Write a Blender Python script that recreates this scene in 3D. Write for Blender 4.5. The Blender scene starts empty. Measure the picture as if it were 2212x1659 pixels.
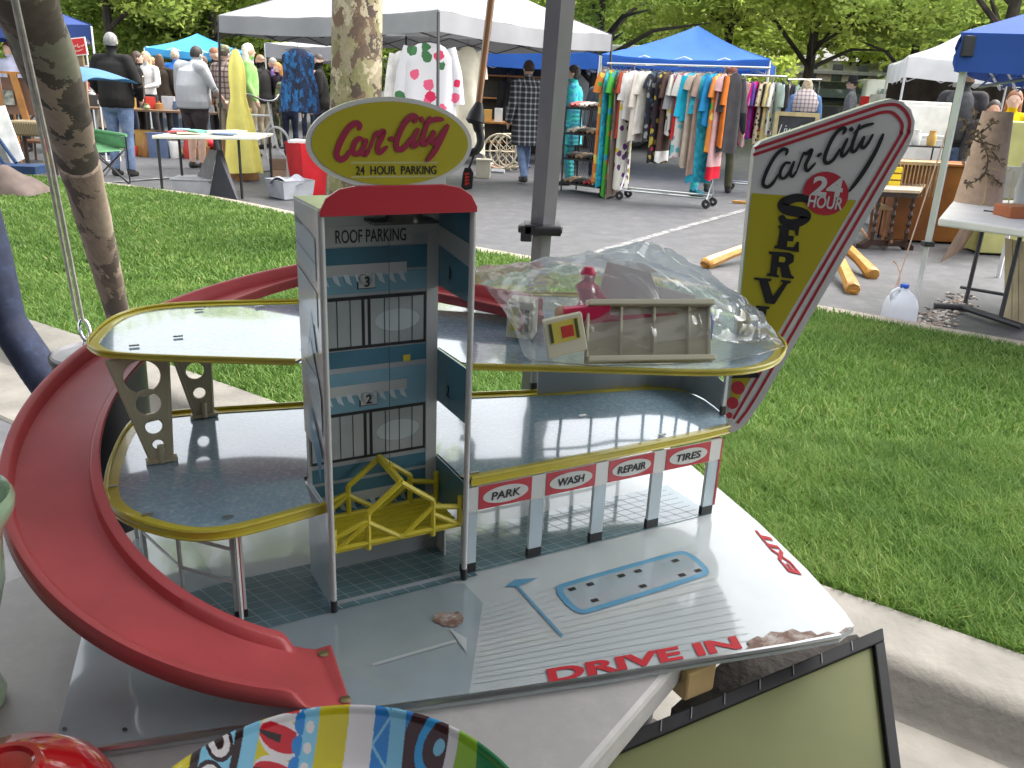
import bpy, bmesh, math, random
import numpy as np
from mathutils import Vector, Matrix
from math import sin, cos, pi, radians, atan, atan2, sqrt
random.seed(7); rng = np.random.default_rng(7)
SC = bpy.context.scene; COL = SC.collection
V = Vector
# ------------------------------------------------------------ camera
FPX, CX, CY, CAMH = 1810.0, 1106.0, 829.5, 1.35
PITCH = atan((829.5 - 190) / FPX); RHO = atan(.044)
_R0, _U0, FW = V((1, 0, 0)), V((0, sin(PITCH), cos(PITCH))), V((0, cos(PITCH), -sin(PITCH)))
CR = cos(RHO) * _R0 + sin(RHO) * _U0; CU = -sin(RHO) * _R0 + cos(RHO) * _U0
CAM = V((0, 0, CAMH))
cd = bpy.data.cameras.new('camera'); cam = bpy.data.objects.new('camera', cd); COL.objects.link(cam)
cd.sensor_fit = 'HORIZONTAL'; cd.sensor_width = 36; cd.lens = 36 * FPX / 2212; cd.clip_start = .02; cd.clip_end = 2000
mw = Matrix.Identity(4)
for i in range(3):
    mw[i][0] = CR[i]; mw[i][1] = CU[i]; mw[i][2] = -FW[i]; mw[i][3] = CAM[i]
cam.matrix_world = mw
SC.camera = cam
# ------------------------------------------------------------ light
EXPOSURE = 1.98
SUN_EL, SUN_AZ = radians(58), radians(70)      # azimuth from +Y towards +X
wd = bpy.data.worlds.new("World"); SC.world = wd; wd.use_nodes = True
nt = wd.node_tree; nt.nodes.clear()
sky = nt.nodes.new('ShaderNodeTexSky'); sky.sky_type = 'NISHITA'; sky.sun_disc = False
sky.sun_elevation = SUN_EL; sky.sun_rotation = SUN_AZ; sky.dust_density = 6; sky.air_density = 1.3; sky.ozone_density = .6
hs = nt.nodes.new('ShaderNodeHueSaturation'); hs.inputs['Saturation'].default_value = .22
bg = nt.nodes.new('ShaderNodeBackground'); bg.inputs['Strength'].default_value = .15
wo = nt.nodes.new('ShaderNodeOutputWorld')
nt.links.new(sky.outputs[0], hs.inputs['Color']); nt.links.new(hs.outputs[0], bg.inputs[0]); nt.links.new(bg.outputs[0], wo.inputs[0])
sl = bpy.data.lights.new('sun', 'SUN'); sl.energy = .9; sl.angle = radians(60); sl.color = (1, .96, .9)
so = bpy.data.objects.new('sun', sl); COL.objects.link(so)
sd = V((sin(SUN_AZ) * cos(SUN_EL), cos(SUN_AZ) * cos(SUN_EL), sin(SUN_EL)))
so.rotation_euler = (-sd).to_track_quat('-Z', 'Y').to_euler()
SC.view_settings.view_transform = 'Standard'; SC.view_settings.look = 'None'
SC.view_settings.exposure = EXPOSURE; SC.view_settings.gamma = 1; SC.view_settings.use_curve_mapping = False
SC.cycles.max_bounces = 8; SC.cycles.transparent_max_bounces = 12
# ------------------------------------------------------------ pixel to place
def ray(x, y): return FW + CR * ((x - CX) / FPX) + CU * ((CY - y) / FPX)
def gp(x, y, z):
    d = ray(x, y); return CAM + d * ((z - CAMH) / d.z)
def dp(x, y, Y):
    d = ray(x, y); return CAM + d * (Y / d.y)
def gz(Y): return 0.0 if Y < 15 else min(.033 * (Y - 15), 1.2)
def gr(x, y):
    z = 0
    for _ in range(30):
        p = gp(x, y, z); z = gz(p.y)
    return V((p.x, p.y, z))
# ------------------------------------------------------------ objects
def tag(o, label, cat, group=None, kind=None):
    if label: o['label'] = label
    if cat: o['category'] = cat
    if group: o['group'] = group
    if kind: o['kind'] = kind
    return o
def thing(name, label, cat, loc=(0, 0, 0), rz=0, group=None):
    o = bpy.data.objects.new(name, None); COL.objects.link(o)
    o.location = loc; o.rotation_euler = (0, 0, rz); o.empty_display_size = .1
    return tag(o, label, cat, group)
def copy_tree(o, parent=None):
    c = o.copy(); COL.objects.link(c)
    if parent: c.parent = parent
    for ch in list(o.children): copy_tree(ch, c)
    return c
def rot(p, a):
    c, s = cos(a), sin(a); return V((p[0] * c - p[1] * s, p[0] * s + p[1] * c, p[2] if len(p) > 2 else 0))
class MB:
    def __init__(s): s.v = []; s.f = []; s.m = []; s.cur = 0
    def add(s, vs, fs, m=None):
        o = len(s.v); s.v += [tuple(p) for p in vs]
        for f in fs: s.f.append([i + o for i in f]); s.m.append(s.cur if m is None else m)
        return s
    def poly(s, pts, m=None): return s.add(pts, [range(len(pts))], m)
    def obox(s, o, X, Y, Z, m=None):
        o, X, Y, Z = V(o), V(X), V(Y), V(Z)
        vs = [o, o + X, o + X + Y, o + Y, o + Z, o + X + Z, o + X + Y + Z, o + Y + Z]
        return s.add(vs, [(3, 2, 1, 0), (4, 5, 6, 7), (0, 1, 5, 4), (1, 2, 6, 5), (2, 3, 7, 6), (3, 0, 4, 7)], m)
    def box(s, c, d, rz=0, m=None):
        X, Y, Z = rot((d[0], 0, 0), rz), rot((0, d[1], 0), rz), V((0, 0, d[2]))
        return s.obox(V(c) - X / 2 - Y / 2 - Z / 2, X, Y, Z, m)
    def slab(s, pts, n, m=None, side=None):
        pts = [V(p) for p in pts]; n = V(n); k = len(pts)
        s.add(pts + [p + n for p in pts], [list(range(k))[::-1], [i + k for i in range(k)]], m)
        o = len(s.v) - 2 * k
        for i in range(k):
            j = (i + 1) % k; s.f.append([o + i, o + j, o + k + j, o + k + i]); s.m.append((s.cur if m is None else m) if side is None else side)
        return s
    def tube(s, pts, r, n=8, m=None, cap=True, flat=None, closed=False):
        pts = [V(p) for p in pts]; k = len(pts)
        if not hasattr(r, '__len__'): r = [r] * k
        rings = []; ref = None
        for i, p in enumerate(pts):
            a = pts[(i - 1) % k] if (i or closed) else p; b = pts[(i + 1) % k] if (i < k - 1 or closed) else p
            d = (b - a); d = d.normalized() if d.length > 1e-9 else V((0, 0, 1))
            if ref is None:
                ref = V((0, 0, 1)) if abs(d.z) < .9 else V((0, 1, 0))
            u = d.cross(ref)
            if u.length < 1e-4: u = d.cross(V((1, .3, 0)))
            u.normalize(); w = u.cross(d); ref = w
            ry = r[i] * (flat or 1)
            rings.append([p + u * (r[i] * cos(2 * pi * j / n)) + w * (ry * sin(2 * pi * j / n)) for j in range(n)])
        fs = []
        for i in range(k if closed else k - 1):
            q = (i + 1) % k
            for j in range(n):
                jj = (j + 1) % n; fs.append((i * n + j, i * n + jj, q * n + jj, q * n + j))
        if cap and not closed: fs += [list(range(n))[::-1], [(k - 1) * n + j for j in range(n)]]
        return s.add([p for rg in rings for p in rg], fs, m)
    def rings(s, rg, m=None, cap=True):
        n = len(rg[0]); k = len(rg); fs = []
        for i in range(k - 1):
            for j in range(n):
                jj = (j + 1) % n; fs.append((i * n + j, i * n + jj, (i + 1) * n + jj, (i + 1) * n + j))
        if cap: fs += [list(range(n))[::-1], [(k - 1) * n + j for j in range(n)]]
        return s.add([p for r in rg for p in r], fs, m)
    def lathe(s, prof, c=(0, 0, 0), n=32, m=None, ax=None):
        c = V(c); q = V((0, 0, 1)).rotation_difference(V(ax).normalized()) if ax is not None else None
        rg = []
        for r, z in prof:
            row = []
            for j in range(n):
                p = V((max(r, 1e-5) * cos(2 * pi * j / n), max(r, 1e-5) * sin(2 * pi * j / n), z))
                if q: p = q @ p
                row.append(c + p)
            rg.append(row)
        return s.rings(rg, m, cap=False)
    def ell(s, c, r, n=12, k=8, m=None):
        rx, ry, rz = r if hasattr(r, '__len__') else (r, r, r)
        rg = []
        for i in range(k + 1):
            a = -pi / 2 + pi * i / k; a = max(min(a, pi / 2 - .02), -pi / 2 + .02)
            rg.append([V(c) + V((rx * cos(a) * cos(2 * pi * j / n), ry * cos(a) * sin(2 * pi * j / n), rz * sin(a))) for j in range(n)])
        return s.rings(rg, m)
    def grid(s, fn, nu, nv, m=None):
        vs = [fn(i / nu, j / nv) for j in range(nv + 1) for i in range(nu + 1)]
        fs = [(j * (nu + 1) + i, j * (nu + 1) + i + 1, (j + 1) * (nu + 1) + i + 1, (j + 1) * (nu + 1) + i) for j in range(nv) for i in range(nu)]
        return s.add(vs, fs, m)
    def build(s, name, mats, parent=None, smooth=False, bevel=0, solid=0, local=False, recalc=True, sub=0):
        me = bpy.data.meshes.new(name)
        off = V((0, 0, 0)) if (parent is None or local) else wloc(parent)
        me.from_pydata([(p[0] - off[0], p[1] - off[1], p[2] - off[2]) for p in s.v], [], [list(f) for f in s.f])
        if not isinstance(mats, (list, tuple)): mats = [mats]
        for mt in mats: me.materials.append(mt)
        me.polygons.foreach_set('material_index', s.m)
        if recalc:
            bm = bmesh.new(); bm.from_mesh(me); bmesh.ops.recalc_face_normals(bm, faces=bm.faces); bm.to_mesh(me); bm.free()
        if smooth:
            me.polygons.foreach_set('use_smooth', [True] * len(me.polygons)); me.set_sharp_from_angle(angle=radians(42 if smooth is True else smooth))
        me.update()
        o = bpy.data.objects.new(name, me); COL.objects.link(o)
        if parent: o.parent = parent
        if solid:
            md = o.modifiers.new('solid', 'SOLIDIFY'); md.thickness = solid; md.offset = 0
        if sub:
            md = o.modifiers.new('sub', 'SUBSURF'); md.levels = md.render_levels = sub
        if bevel:
            md = o.modifiers.new('bevel', 'BEVEL'); md.width = bevel; md.segments = 2; md.limit_method = 'ANGLE'; md.angle_limit = radians(40)
        return o
def wloc(o):
    p = V(o.location)
    while o.parent: o = o.parent; p = p + V(o.location)
    return p
def chaikin(pts, it=2, closed=True, keep=()):
    pts = [V(p) for p in pts]; flag = [i in keep for i in range(len(pts))]
    for _ in range(it):
        q = []; fl = []; n = len(pts)
        for i in range(n):
            if flag[i] or (not closed and i in (0, n - 1)): q.append(pts[i]); fl.append(True)
            else:
                a, b, c = pts[i - 1], pts[i], pts[(i + 1) % n]
                q += [b * .75 + a * .25, b * .75 + c * .25]; fl += [False, False]
        pts, flag = q, fl
    return pts
def inset(pts, d):
    n = len(pts); ar = sum(pts[i].x * pts[(i + 1) % n].y - pts[(i + 1) % n].x * pts[i].y for i in range(n))
    sg = 1 if ar > 0 else -1; out = []
    for i in range(n):
        a = (pts[i] - pts[i - 1]); b = (pts[(i + 1) % n] - pts[i])
        a = V((a.x, a.y, 0)).normalized(); b = V((b.x, b.y, 0)).normalized()
        na = V((-a.y, a.x, 0)) * sg; nb = V((-b.y, b.x, 0)) * sg
        k = (na + nb); l = k.length
        k = k / l if l > 1e-6 else na
        out.append(pts[i] + k * (d / max(.45, k.dot(na))))
    return out
def catmull(pts, k=8, closed=False):
    pts = [V(p) for p in pts]; n = len(pts); out = []
    for i in range(n if closed else n - 1):
        g = lambda j: pts[j % n] if closed else pts[max(0, min(n - 1, j))]
        p0, p1, p2, p3 = g(i - 1), g(i), g(i + 1), g(i + 2)
        for t in np.linspace(0, 1, k, endpoint=False):
            out.append(.5 * ((2 * p1) + (p2 - p0) * t + (2 * p0 - 5 * p1 + 4 * p2 - p3) * t * t + (3 * p1 - p0 - 3 * p2 + p3) * t ** 3))
    if not closed: out.append(pts[-1])
    return out
# ------------------------------------------------------------ materials
MATS = {}
def M(name, col, rough=.55, metal=0, coat=0, var=.12, vs=6., bump=0, bs=60., spec=.5, trans=0, ior=1.45, cior=1.5, col2=None, sheen=0, detail=4):
    if name in MATS: return MATS[name]
    m = bpy.data.materials.new(name); MATS[name] = m; m.use_nodes = True
    t = m.node_tree; b = t.nodes['Principled BSDF']
    b.inputs['Roughness'].default_value = rough; b.inputs['Metallic'].default_value = metal
    b.inputs['Coat Weight'].default_value = coat; b.inputs['Coat Roughness'].default_value = .06; b.inputs['Coat IOR'].default_value = cior
    b.inputs['Specular IOR Level'].default_value = spec; b.inputs['IOR'].default_value = ior
    b.inputs['Transmission Weight'].default_value = trans; b.inputs['Sheen Weight'].default_value = sheen
    tc = t.nodes.new('ShaderNodeTexCoord')
    c1 = tuple(max(0, c * (1 - var)) for c in col[:3]); c2 = tuple(min(1, c * (1 + var)) for c in col[:3])
    if col2: c1, c2 = col[:3], col2[:3]
    n = t.nodes.new('ShaderNodeTexNoise'); n.inputs['Scale'].default_value = vs; n.inputs['Detail'].default_value = detail
    t.links.new(tc.outputs['Object'], n.inputs['Vector'])
    r = t.nodes.new('ShaderNodeValToRGB'); r.color_ramp.elements[0].position = .35; r.color_ramp.elements[1].position = .65
    r.color_ramp.elements[0].color = (*c1, 1); r.color_ramp.elements[1].color = (*c2, 1)
    t.links.new(n.outputs['Fac'], r.inputs[0]); t.links.new(r.outputs[0], b.inputs['Base Color'])
    if bump:
        n2 = t.nodes.new('ShaderNodeTexNoise'); n2.inputs['Scale'].default_value = bs; n2.inputs['Detail'].default_value = 3
        bp = t.nodes.new('ShaderNodeBump'); bp.inputs['Strength'].default_value = bump; bp.inputs['Distance'].default_value = .01
        t.links.new(tc.outputs['Object'], n2.inputs['Vector']); t.links.new(n2.outputs['Fac'], bp.inputs['Height'])
        t.links.new(bp.outputs[0], b.inputs['Normal']); 
        if coat: t.links.new(bp.outputs[0], b.inputs['Coat Normal'])
    return m
def ramp(t, stops, interp='CONSTANT'):
    r = t.nodes.new('ShaderNodeValToRGB'); cr = r.color_ramp; cr.interpolation = interp
    while len(cr.elements) < len(stops): cr.elements.new(.5)
    for e, (p, c) in zip(cr.elements, stops): e.position = p; e.color = (*c[:3], 1)
    return r
def pattern(name, kind, cols, scale=12., rough=.8, stretch=(1, 1, 1), coat=0, bump=0):
    """procedural surface patterns: 'cells', 'camo', 'stripe', 'plaid', 'floral', 'speckle'"""
    if name in MATS: return MATS[name]
    m = bpy.data.materials.new(name); MATS[name] = m; m.use_nodes = True
    t = m.node_tree; b = t.nodes['Principled BSDF']; b.inputs['Roughness'].default_value = rough
    b.inputs['Coat Weight'].default_value = coat; b.inputs['Coat Roughness'].default_value = .05; b.inputs['Coat IOR'].default_value = 1.5 if coat < 1 else 2.1
    tc = t.nodes.new('ShaderNodeTexCoord'); mp = t.nodes.new('ShaderNodeMapping'); mp.inputs['Scale'].default_value = stretch
    t.links.new(tc.outputs['Object'], mp.inputs['Vector']); L = t.links.new
    k = len(cols); st = [(i / k, c) for i, c in enumerate(cols)]
    if kind == 'cells':
        v = t.nodes.new('ShaderNodeTexVoronoi'); v.inputs['Scale'].default_value = scale; L(mp.outputs[0], v.inputs['Vector'])
        s = t.nodes.new('ShaderNodeSeparateColor'); L(v.outputs['Color'], s.inputs[0]); r = ramp(t, st); L(s.outputs[0], r.inputs[0]); out = r.outputs[0]
    elif kind == 'camo':
        n = t.nodes.new('ShaderNodeTexNoise'); n.inputs['Scale'].default_value = scale * 1.3; n.inputs['Detail'].default_value = 5; n.inputs['Roughness'].default_value = .65
        L(mp.outputs[0], n.inputs['Vector']); sb = t.nodes.new('ShaderNodeVectorMath'); sb.operation = 'MULTIPLY_ADD'; sb.inputs[1].default_value = (1.1 / scale * 2,) * 3; L(n.outputs['Color'], sb.inputs[0]); L(mp.outputs[0], sb.inputs[2])
        v = t.nodes.new('ShaderNodeTexVoronoi'); v.inputs['Scale'].default_value = scale * 1.6; L(sb.outputs[0], v.inputs['Vector']); s = t.nodes.new('ShaderNodeSeparateColor'); L(v.outputs['Color'], s.inputs[0])
        r = ramp(t, st); L(s.outputs[0], r.inputs[0]); n3 = t.nodes.new('ShaderNodeTexNoise'); n3.inputs['Scale'].default_value = scale * 7; n3.inputs['Detail'].default_value = 4; L(mp.outputs[0], n3.inputs['Vector'])
        m3 = t.nodes.new('ShaderNodeMapRange'); m3.inputs[3].default_value = .65; m3.inputs[4].default_value = 1.3; L(n3.outputs['Fac'], m3.inputs[0]); mm = t.nodes.new('ShaderNodeVectorMath'); mm.operation = 'SCALE'; L(r.outputs[0], mm.inputs[0]); L(m3.outputs[0], mm.inputs['Scale']); out = mm.outputs[0]
    elif kind == 'stripe':
        w = t.nodes.new('ShaderNodeTexWave'); w.inputs['Scale'].default_value = scale; w.inputs['Distortion'].default_value = .6; w.inputs['Detail Scale'].default_value = 1
        L(mp.outputs[0], w.inputs['Vector']); r = ramp(t, st); L(w.outputs['Fac'], r.inputs[0]); out = r.outputs[0]
    elif kind == 'plaid':
        fs = []
        for ax in (0, 2):
            sx = t.nodes.new('ShaderNodeSeparateXYZ'); L(mp.outputs[0], sx.inputs[0])
            mu = t.nodes.new('ShaderNodeMath'); mu.operation = 'MULTIPLY'; mu.inputs[1].default_value = scale; L(sx.outputs[ax], mu.inputs[0])
            fr = t.nodes.new('ShaderNodeMath'); fr.operation = 'FRACT'; L(mu.outputs[0], fr.inputs[0])
            gt = t.nodes.new('ShaderNodeMath'); gt.operation = 'GREATER_THAN'; gt.inputs[1].default_value = .68; L(fr.outputs[0], gt.inputs[0]); fs.append(gt)
        ad = t.nodes.new('ShaderNodeMath'); ad.operation = 'ADD'; L(fs[0].outputs[0], ad.inputs[0]); L(fs[1].outputs[0], ad.inputs[1])
        hf = t.nodes.new('ShaderNodeMath'); hf.operation = 'MULTIPLY'; hf.inputs[1].default_value = .45; L(ad.outputs[0], hf.inputs[0])
        r = ramp(t, [(0, cols[0]), (.3, cols[1]), (.7, cols[-1])]); L(hf.outputs[0], r.inputs[0]); out = r.outputs[0]
    elif kind == 'floral':
        v = t.nodes.new('ShaderNodeTexVoronoi'); v.inputs['Scale'].default_value = scale; L(mp.outputs[0], v.inputs['Vector'])
        s = t.nodes.new('ShaderNodeSeparateColor'); L(v.outputs['Color'], s.inputs[0])
        r = ramp(t, [(i / (k - 1), c) for i, c in enumerate(cols[1:])]); L(s.outputs[0], r.inputs[0])
        nz = t.nodes.new('ShaderNodeTexNoise'); nz.inputs['Scale'].default_value = scale * 3; L(mp.outputs[0], nz.inputs['Vector'])
        a2 = t.nodes.new('ShaderNodeMath'); a2.operation = 'MULTIPLY_ADD'; a2.inputs[1].default_value = .35; L(nz.outputs['Fac'], a2.inputs[0]); L(v.outputs['Distance'], a2.inputs[2])
        lt = t.nodes.new('ShaderNodeMath'); lt.operation = 'LESS_THAN'; lt.inputs[1].default_value = .58; L(a2.outputs[0], lt.inputs[0])
        mx = t.nodes.new('ShaderNodeMix'); mx.data_type = 'RGBA'; mx.inputs[6].default_value = (*cols[0], 1); L(lt.outputs[0], mx.inputs[0]); L(r.outputs[0], mx.inputs[7]); out = mx.outputs[2]
    elif kind == 'speckle':
        n = t.nodes.new('ShaderNodeTexNoise'); n.inputs['Scale'].default_value = scale; n.inputs['Detail'].default_value = 6; n.inputs['Roughness'].default_value = .75
        L(mp.outputs[0], n.inputs['Vector']); r = ramp(t, [(0, cols[0]), (.42, cols[0]), (.56, cols[1]), (.74, cols[-1])], 'LINEAR'); L(n.outputs['Fac'], r.inputs[0]); out = r.outputs[0]
    L(out, b.inputs['Base Color'])
    if bump:
        n2 = t.nodes.new('ShaderNodeTexNoise'); n2.inputs['Scale'].default_value = 7; n2.inputs['Detail'].default_value = 1
        bp = t.nodes.new('ShaderNodeBump'); bp.inputs['Strength'].default_value = bump; bp.inputs['Distance'].default_value = .02
        L(tc.outputs['Object'], n2.inputs['Vector']); L(n2.outputs['Fac'], bp.inputs['Height']); L(bp.outputs[0], b.inputs['Normal']); L(bp.outputs[0], b.inputs['Coat Normal'])
    return m
# ------------------------------------------------------------ lettering
def letters(s, mat, parent, o, X, Y, depth=.0006, bold=0., xs=1., shear=0., align='LEFT', fit=None, space=1.0, name='lettering'):
    """text as a real raised mesh: o = baseline start, X = unit vector along, Y = vector of one letter height"""
    cu = bpy.data.curves.new('txt', 'FONT'); cu.body = s; cu.size = 1; cu.offset = bold; cu.extrude = .5; cu.shear = shear; cu.space_character = space; cu.resolution_u = 6
    ob = bpy.data.objects.new('txt', cu); COL.objects.link(ob); bpy.context.view_layer.update()
    dg = bpy.context.evaluated_depsgraph_get(); me = bpy.data.meshes.new_from_object(ob.evaluated_get(dg))
    bpy.data.objects.remove(ob)
    xs_ = [v.co.x for v in me.vertices]; ys_ = [v.co.y for v in me.vertices]
    x0, w, y0, h = min(xs_), max(xs_) - min(xs_), 0, .73
    X, Y, o = V(X), V(Y), V(o); hh = Y.length
    sx = (fit / w) if fit else hh / h * xs
    N = X.cross(Y).normalized(); off = wloc(parent) if parent else V((0, 0, 0))
    sh = {'LEFT': 0, 'CENTER': -.5}[align] * w * sx
    for v in me.vertices:
        p = o + X * ((v.co.x - x0) * sx + sh) + Y * (v.co.y / h) + N * (v.co.z + .5) * depth
        v.co = p - off
    me.materials.clear(); me.materials.append(mat); me.name = name
    for p in me.polygons: p.material_index = 0; p.use_smooth = False
    r = bpy.data.objects.new(name, me); COL.objects.link(r)
    if parent: r.parent = parent
    return r
def strokes(sts, fmap, N, w, mat, parent, name='lettering', depth=.0006):
    """brush script: each stroke a polyline of (x, y[, width factor]) mapped by fmap, drawn as a raised ribbon"""
    mb = MB(); N = V(N).normalized(); lift = 0
    for st in sts:
        pts = catmull([V((q[0], q[1], q[2] if len(q) > 2 else 1)) for q in st], 6); lift += depth * .12
        L, R = [], []
        for i, p in enumerate(pts):
            a = pts[max(0, i - 1)]; b = pts[min(len(pts) - 1, i + 1)]
            d = fmap(b.x, b.y) - fmap(a.x, a.y); d.normalize(); s = N.cross(d)
            k = w * p.z * .5 * min(1, .55 + .45 * min(i, len(pts) - 1 - i) / 2)
            c = fmap(p.x, p.y) + N * (depth + lift); L.append(c + s * k); R.append(c - s * k)
        n = len(L); vs = L + R + [p - N * (depth + lift) for p in L + R]
        fs = []
        for i in range(n - 1):
            fs += [(i, i + 1, n + i + 1, n + i), (i + 1, i, 2 * n + i, 2 * n + i + 1), (n + i, n + i + 1, 3 * n + i + 1, 3 * n + i)]
        fs += [(0, n, 3 * n, 2 * n), (n - 1, 2 * n - 1, 4 * n - 1, 3 * n - 1)]
        mb.add(vs, fs)
    return mb.build(name, mat, parent)
# ============================================================ ground
asph = pattern('asphalt', 'speckle', [(.055, .055, .06), (.075, .075, .08), (.115, .115, .12)], 5, .62)
conc = M('concrete', (.12, .112, .098), .85, var=.14, vs=5, bump=.25, bs=45, col2=(.18, .168, .146))
concf = M('far_concrete', (.27, .23, .185), .85, var=.15, vs=4)
paintw = pattern('worn_paint', 'speckle', [(.08, .08, .085), (.2, .2, .2), (.36, .36, .35)], 9, .7)
soil = M('soil', (.07, .14, .025), .95, var=.3, vs=9, col2=(.10, .18, .035))
mb = MB(); ys = [-4, 2, 5, 8, 11, 15, 18, 22, 26, 32, 40, 51.4, 60, 400, 900]; xs = [-700, -60, -20, -8, 0, 8, 20, 60, 700]
mb.grid(lambda u, v: V((xs[int(round(u * 8))], ys[int(round(v * 14))], gz(ys[int(round(v * 14))]))), 8, 14)
tag(mb.build('asphalt_ground', asph), None, None, kind='structure')
near = lambda x: 2.50 - .655 * x + .012 * sin(3 * x)
nd = V((1, -.655, 0)).normalized(); nn = V((-nd.y, nd.x, 0))          # nn points to the lawn
NP = [V((x, near(x), 0)) for x in np.linspace(-9, 7, 60)]
def sweep(path, prof, m=None, nrm=nn):
    return lambda u, v: path[int(round(u * (len(path) - 1)))] + nrm * prof[int(round(v * (len(prof) - 1)))][0] + V((0, 0, prof[int(round(v * (len(prof) - 1)))][1]))
mb = MB(); prof = [(-.62, .002), (-.61, .012), (-.26, .006), (-.235, .03), (-.215, .095), (-.20, .118), (-.17, .13), (-.0, .132), (.0, .0)]
mb.grid(sweep(NP, prof), 59, len(prof) - 1); tag(mb.build('kerb', conc, smooth=True), None, None, kind='structure')
far_pts = [(-12, 12.6), (-9, 11.55), (-6.35, 10.4), (-3.61, 9.14), (-2.0, 7.9), (-.36, 6.64), (1.48, 5.41), (2.81, 4.46), (4.5, 3.3), (6.5, 1.9), (9, .2)]
FP = catmull([V((x, y, 0)) for x, y in far_pts], 6)
mb = MB(); prof2 = [(0, 0), (.0, .115), (.03, .125), (.12, .125), (.15, .11), (.155, .0)]
fn = [(V((-(FP[min(i + 1, len(FP) - 1)] - FP[max(i - 1, 0)]).y, (FP[min(i + 1, len(FP) - 1)] - FP[max(i - 1, 0)]).x, 0))).normalized() for i in range(len(FP))]
def farsw(u, v):
    i = int(round(u * (len(FP) - 1))); q = prof2[int(round(v * 5))]; return FP[i] + fn[i] * q[0] + V((0, 0, q[1]))
mb.grid(farsw, len(FP) - 1, 5); tag(mb.build('far_kerb', concf, smooth=True), None, None, kind='structure')
mb = MB(); outl = [p + V((0, 0, .112)) for p in NP if -9 <= p.x] + [p + V((0, 0, .112)) for p in FP[::-1]]
mb.poly(outl); tag(mb.build('lawn', soil), None, None, kind='structure')
# painted line and gravel strip on the car park
a, b = gr(1235, 560), gr(1640, 445); d = (b - a).normalized(); s = V((-d.y, d.x, 0)) * .045
mb = MB(); mb.poly([a - s + V((0, 0, .004)), b - s + V((0, 0, .004)), b + s + V((0, 0, .004)), a + s + V((0, 0, .004))])
a, b = gr(1240, 365), gr(1700, 352)
a, b = gr(170, 400), gr(1010, 330); d = (b - a).normalized(); s = V((-d.y, d.x, 0)) * .05
mb.poly([a - s + V((0, 0, .004)), b - s + V((0, 0, .004)), b + s + V((0, 0, .004)), a + s + V((0, 0, .004))])
tag(mb.build('road_marking', paintw), None, None, kind='structure')
mb = MB(); A, B = gr(1960, 735), gr(2085, 640)
for i in range(620):
    t = random.random() ** 1.3; c = A.lerp(B, t) + V((random.gauss(0, .05), random.gauss(0, .05), 0)); r = random.uniform(.007, .019)
    mb.ell(c + V((0, 0, r * .45)), (r * random.uniform(.8, 1.3), r, r * .6), 6, 4, random.choice([0, 0, 1, 2]))
tag(mb.build('gravel_strip', [M('stone_a', (.3, .24, .2), .9), M('stone_b', (.5, .46, .42), .9), M('stone_c', (.13, .12, .12), .9)]), 'loose crushed gravel and leaf crumbs on the dark asphalt', 'gravel', kind='stuff')
# ------------------------------------------------------------ grass blades (one mesh)
fx = np.array([p.x for p in FP]); fy = np.array([p.y for p in FP])
def grass(n, y0, y1, h, w):
    P = []
    while sum(len(q) for q in P) < n:
        x = rng.uniform(-8.5, 5.5, 200000); y = rng.uniform(y0, y1, 200000)
        ok = (y > 2.50 - .655 * x + .01 * np.sin(3 * x) + .005) & (y < np.interp(x, fx, fy) - .0)
        px = CX + FPX * (x * CR.x) / (y * FW.y + .9); ok &= (px > -160) & (px < 2400)
        P.append(np.stack([x[ok], y[ok]], 1))
    P = np.concatenate(P)[:n]; n = len(P)
    # clumpy height and hue, from smooth value noise
    def vn(s, k):
        g = np.random.default_rng(k).random((64, 64)); q = P * s; i = np.floor(q).astype(int); f = q - i; f = f * f * (3 - 2 * f)
        a = g[i[:, 0] % 64, i[:, 1] % 64]; b = g[(i[:, 0] + 1) % 64, i[:, 1] % 64]; c = g[i[:, 0] % 64, (i[:, 1] + 1) % 64]; d = g[(i[:, 0] + 1) % 64, (i[:, 1] + 1) % 64]
        return (a * (1 - f[:, 0]) + b * f[:, 0]) * (1 - f[:, 1]) + (c * (1 - f[:, 0]) + d * f[:, 0]) * f[:, 1]
    cl = vn(9, 1) * .6 + vn(2.1, 2) * .4
    hh = h * (.75 + .45 * cl) * rng.uniform(.6, 1.25, n); ww = w * rng.uniform(.7, 1.3, n)
    th = rng.uniform(0, 2 * pi, n) + 2.0 * vn(5, 5); le = hh * rng.uniform(.25, 1.1, n); ph = th + rng.uniform(-1, 1, n) + pi / 2
    z0 = .108
    s = np.stack([np.cos(th), np.sin(th), 0 * th], 1) * ww[:, None] / 2; ld = np.stack([np.cos(ph), np.sin(ph), 0 * ph], 1)
    b = np.concatenate([P, np.full((n, 1), z0)], 1)
    m1 = b + ld * (le * .3)[:, None] + np.array([0, 0, 1]) * (hh * .6)[:, None]; tp = b + ld * le[:, None] + np.array([0, 0, 1]) * hh[:, None]
    vs = np.stack([b - s, b + s, m1 + s * .8, m1 - s * .8, tp], 1).reshape(-1, 3)
    hue = np.clip(rng.normal(.33, .12, n) + .26 * (vn(3, 7) - .5) + .26 * (vn(14, 8) - .5) + (rng.random(n) < .05) * .5, 0, 1)
    return vs, np.repeat(hue, 5)
GV, GH = zip(*[grass(*q) for q in [(150000, 1.0, 3.0, .044, .0030), (130000, 3.0, 5.0, .042, .0052), (90000, 5.0, 11.5, .044, .011)]])
gv = np.concatenate(GV); gh = np.concatenate(GH); n = len(gv) // 5
me = bpy.data.meshes.new('grass'); me.vertices.add(n * 5); me.vertices.foreach_set('co', gv.ravel())
base = np.arange(n)[:, None] * 5
li = np.concatenate([base + np.array([0, 1, 2, 3]), base + np.array([3, 2, 4])], 1).ravel()
me.loops.add(len(li)); me.loops.foreach_set('vertex_index', li.astype(np.int32))
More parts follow.
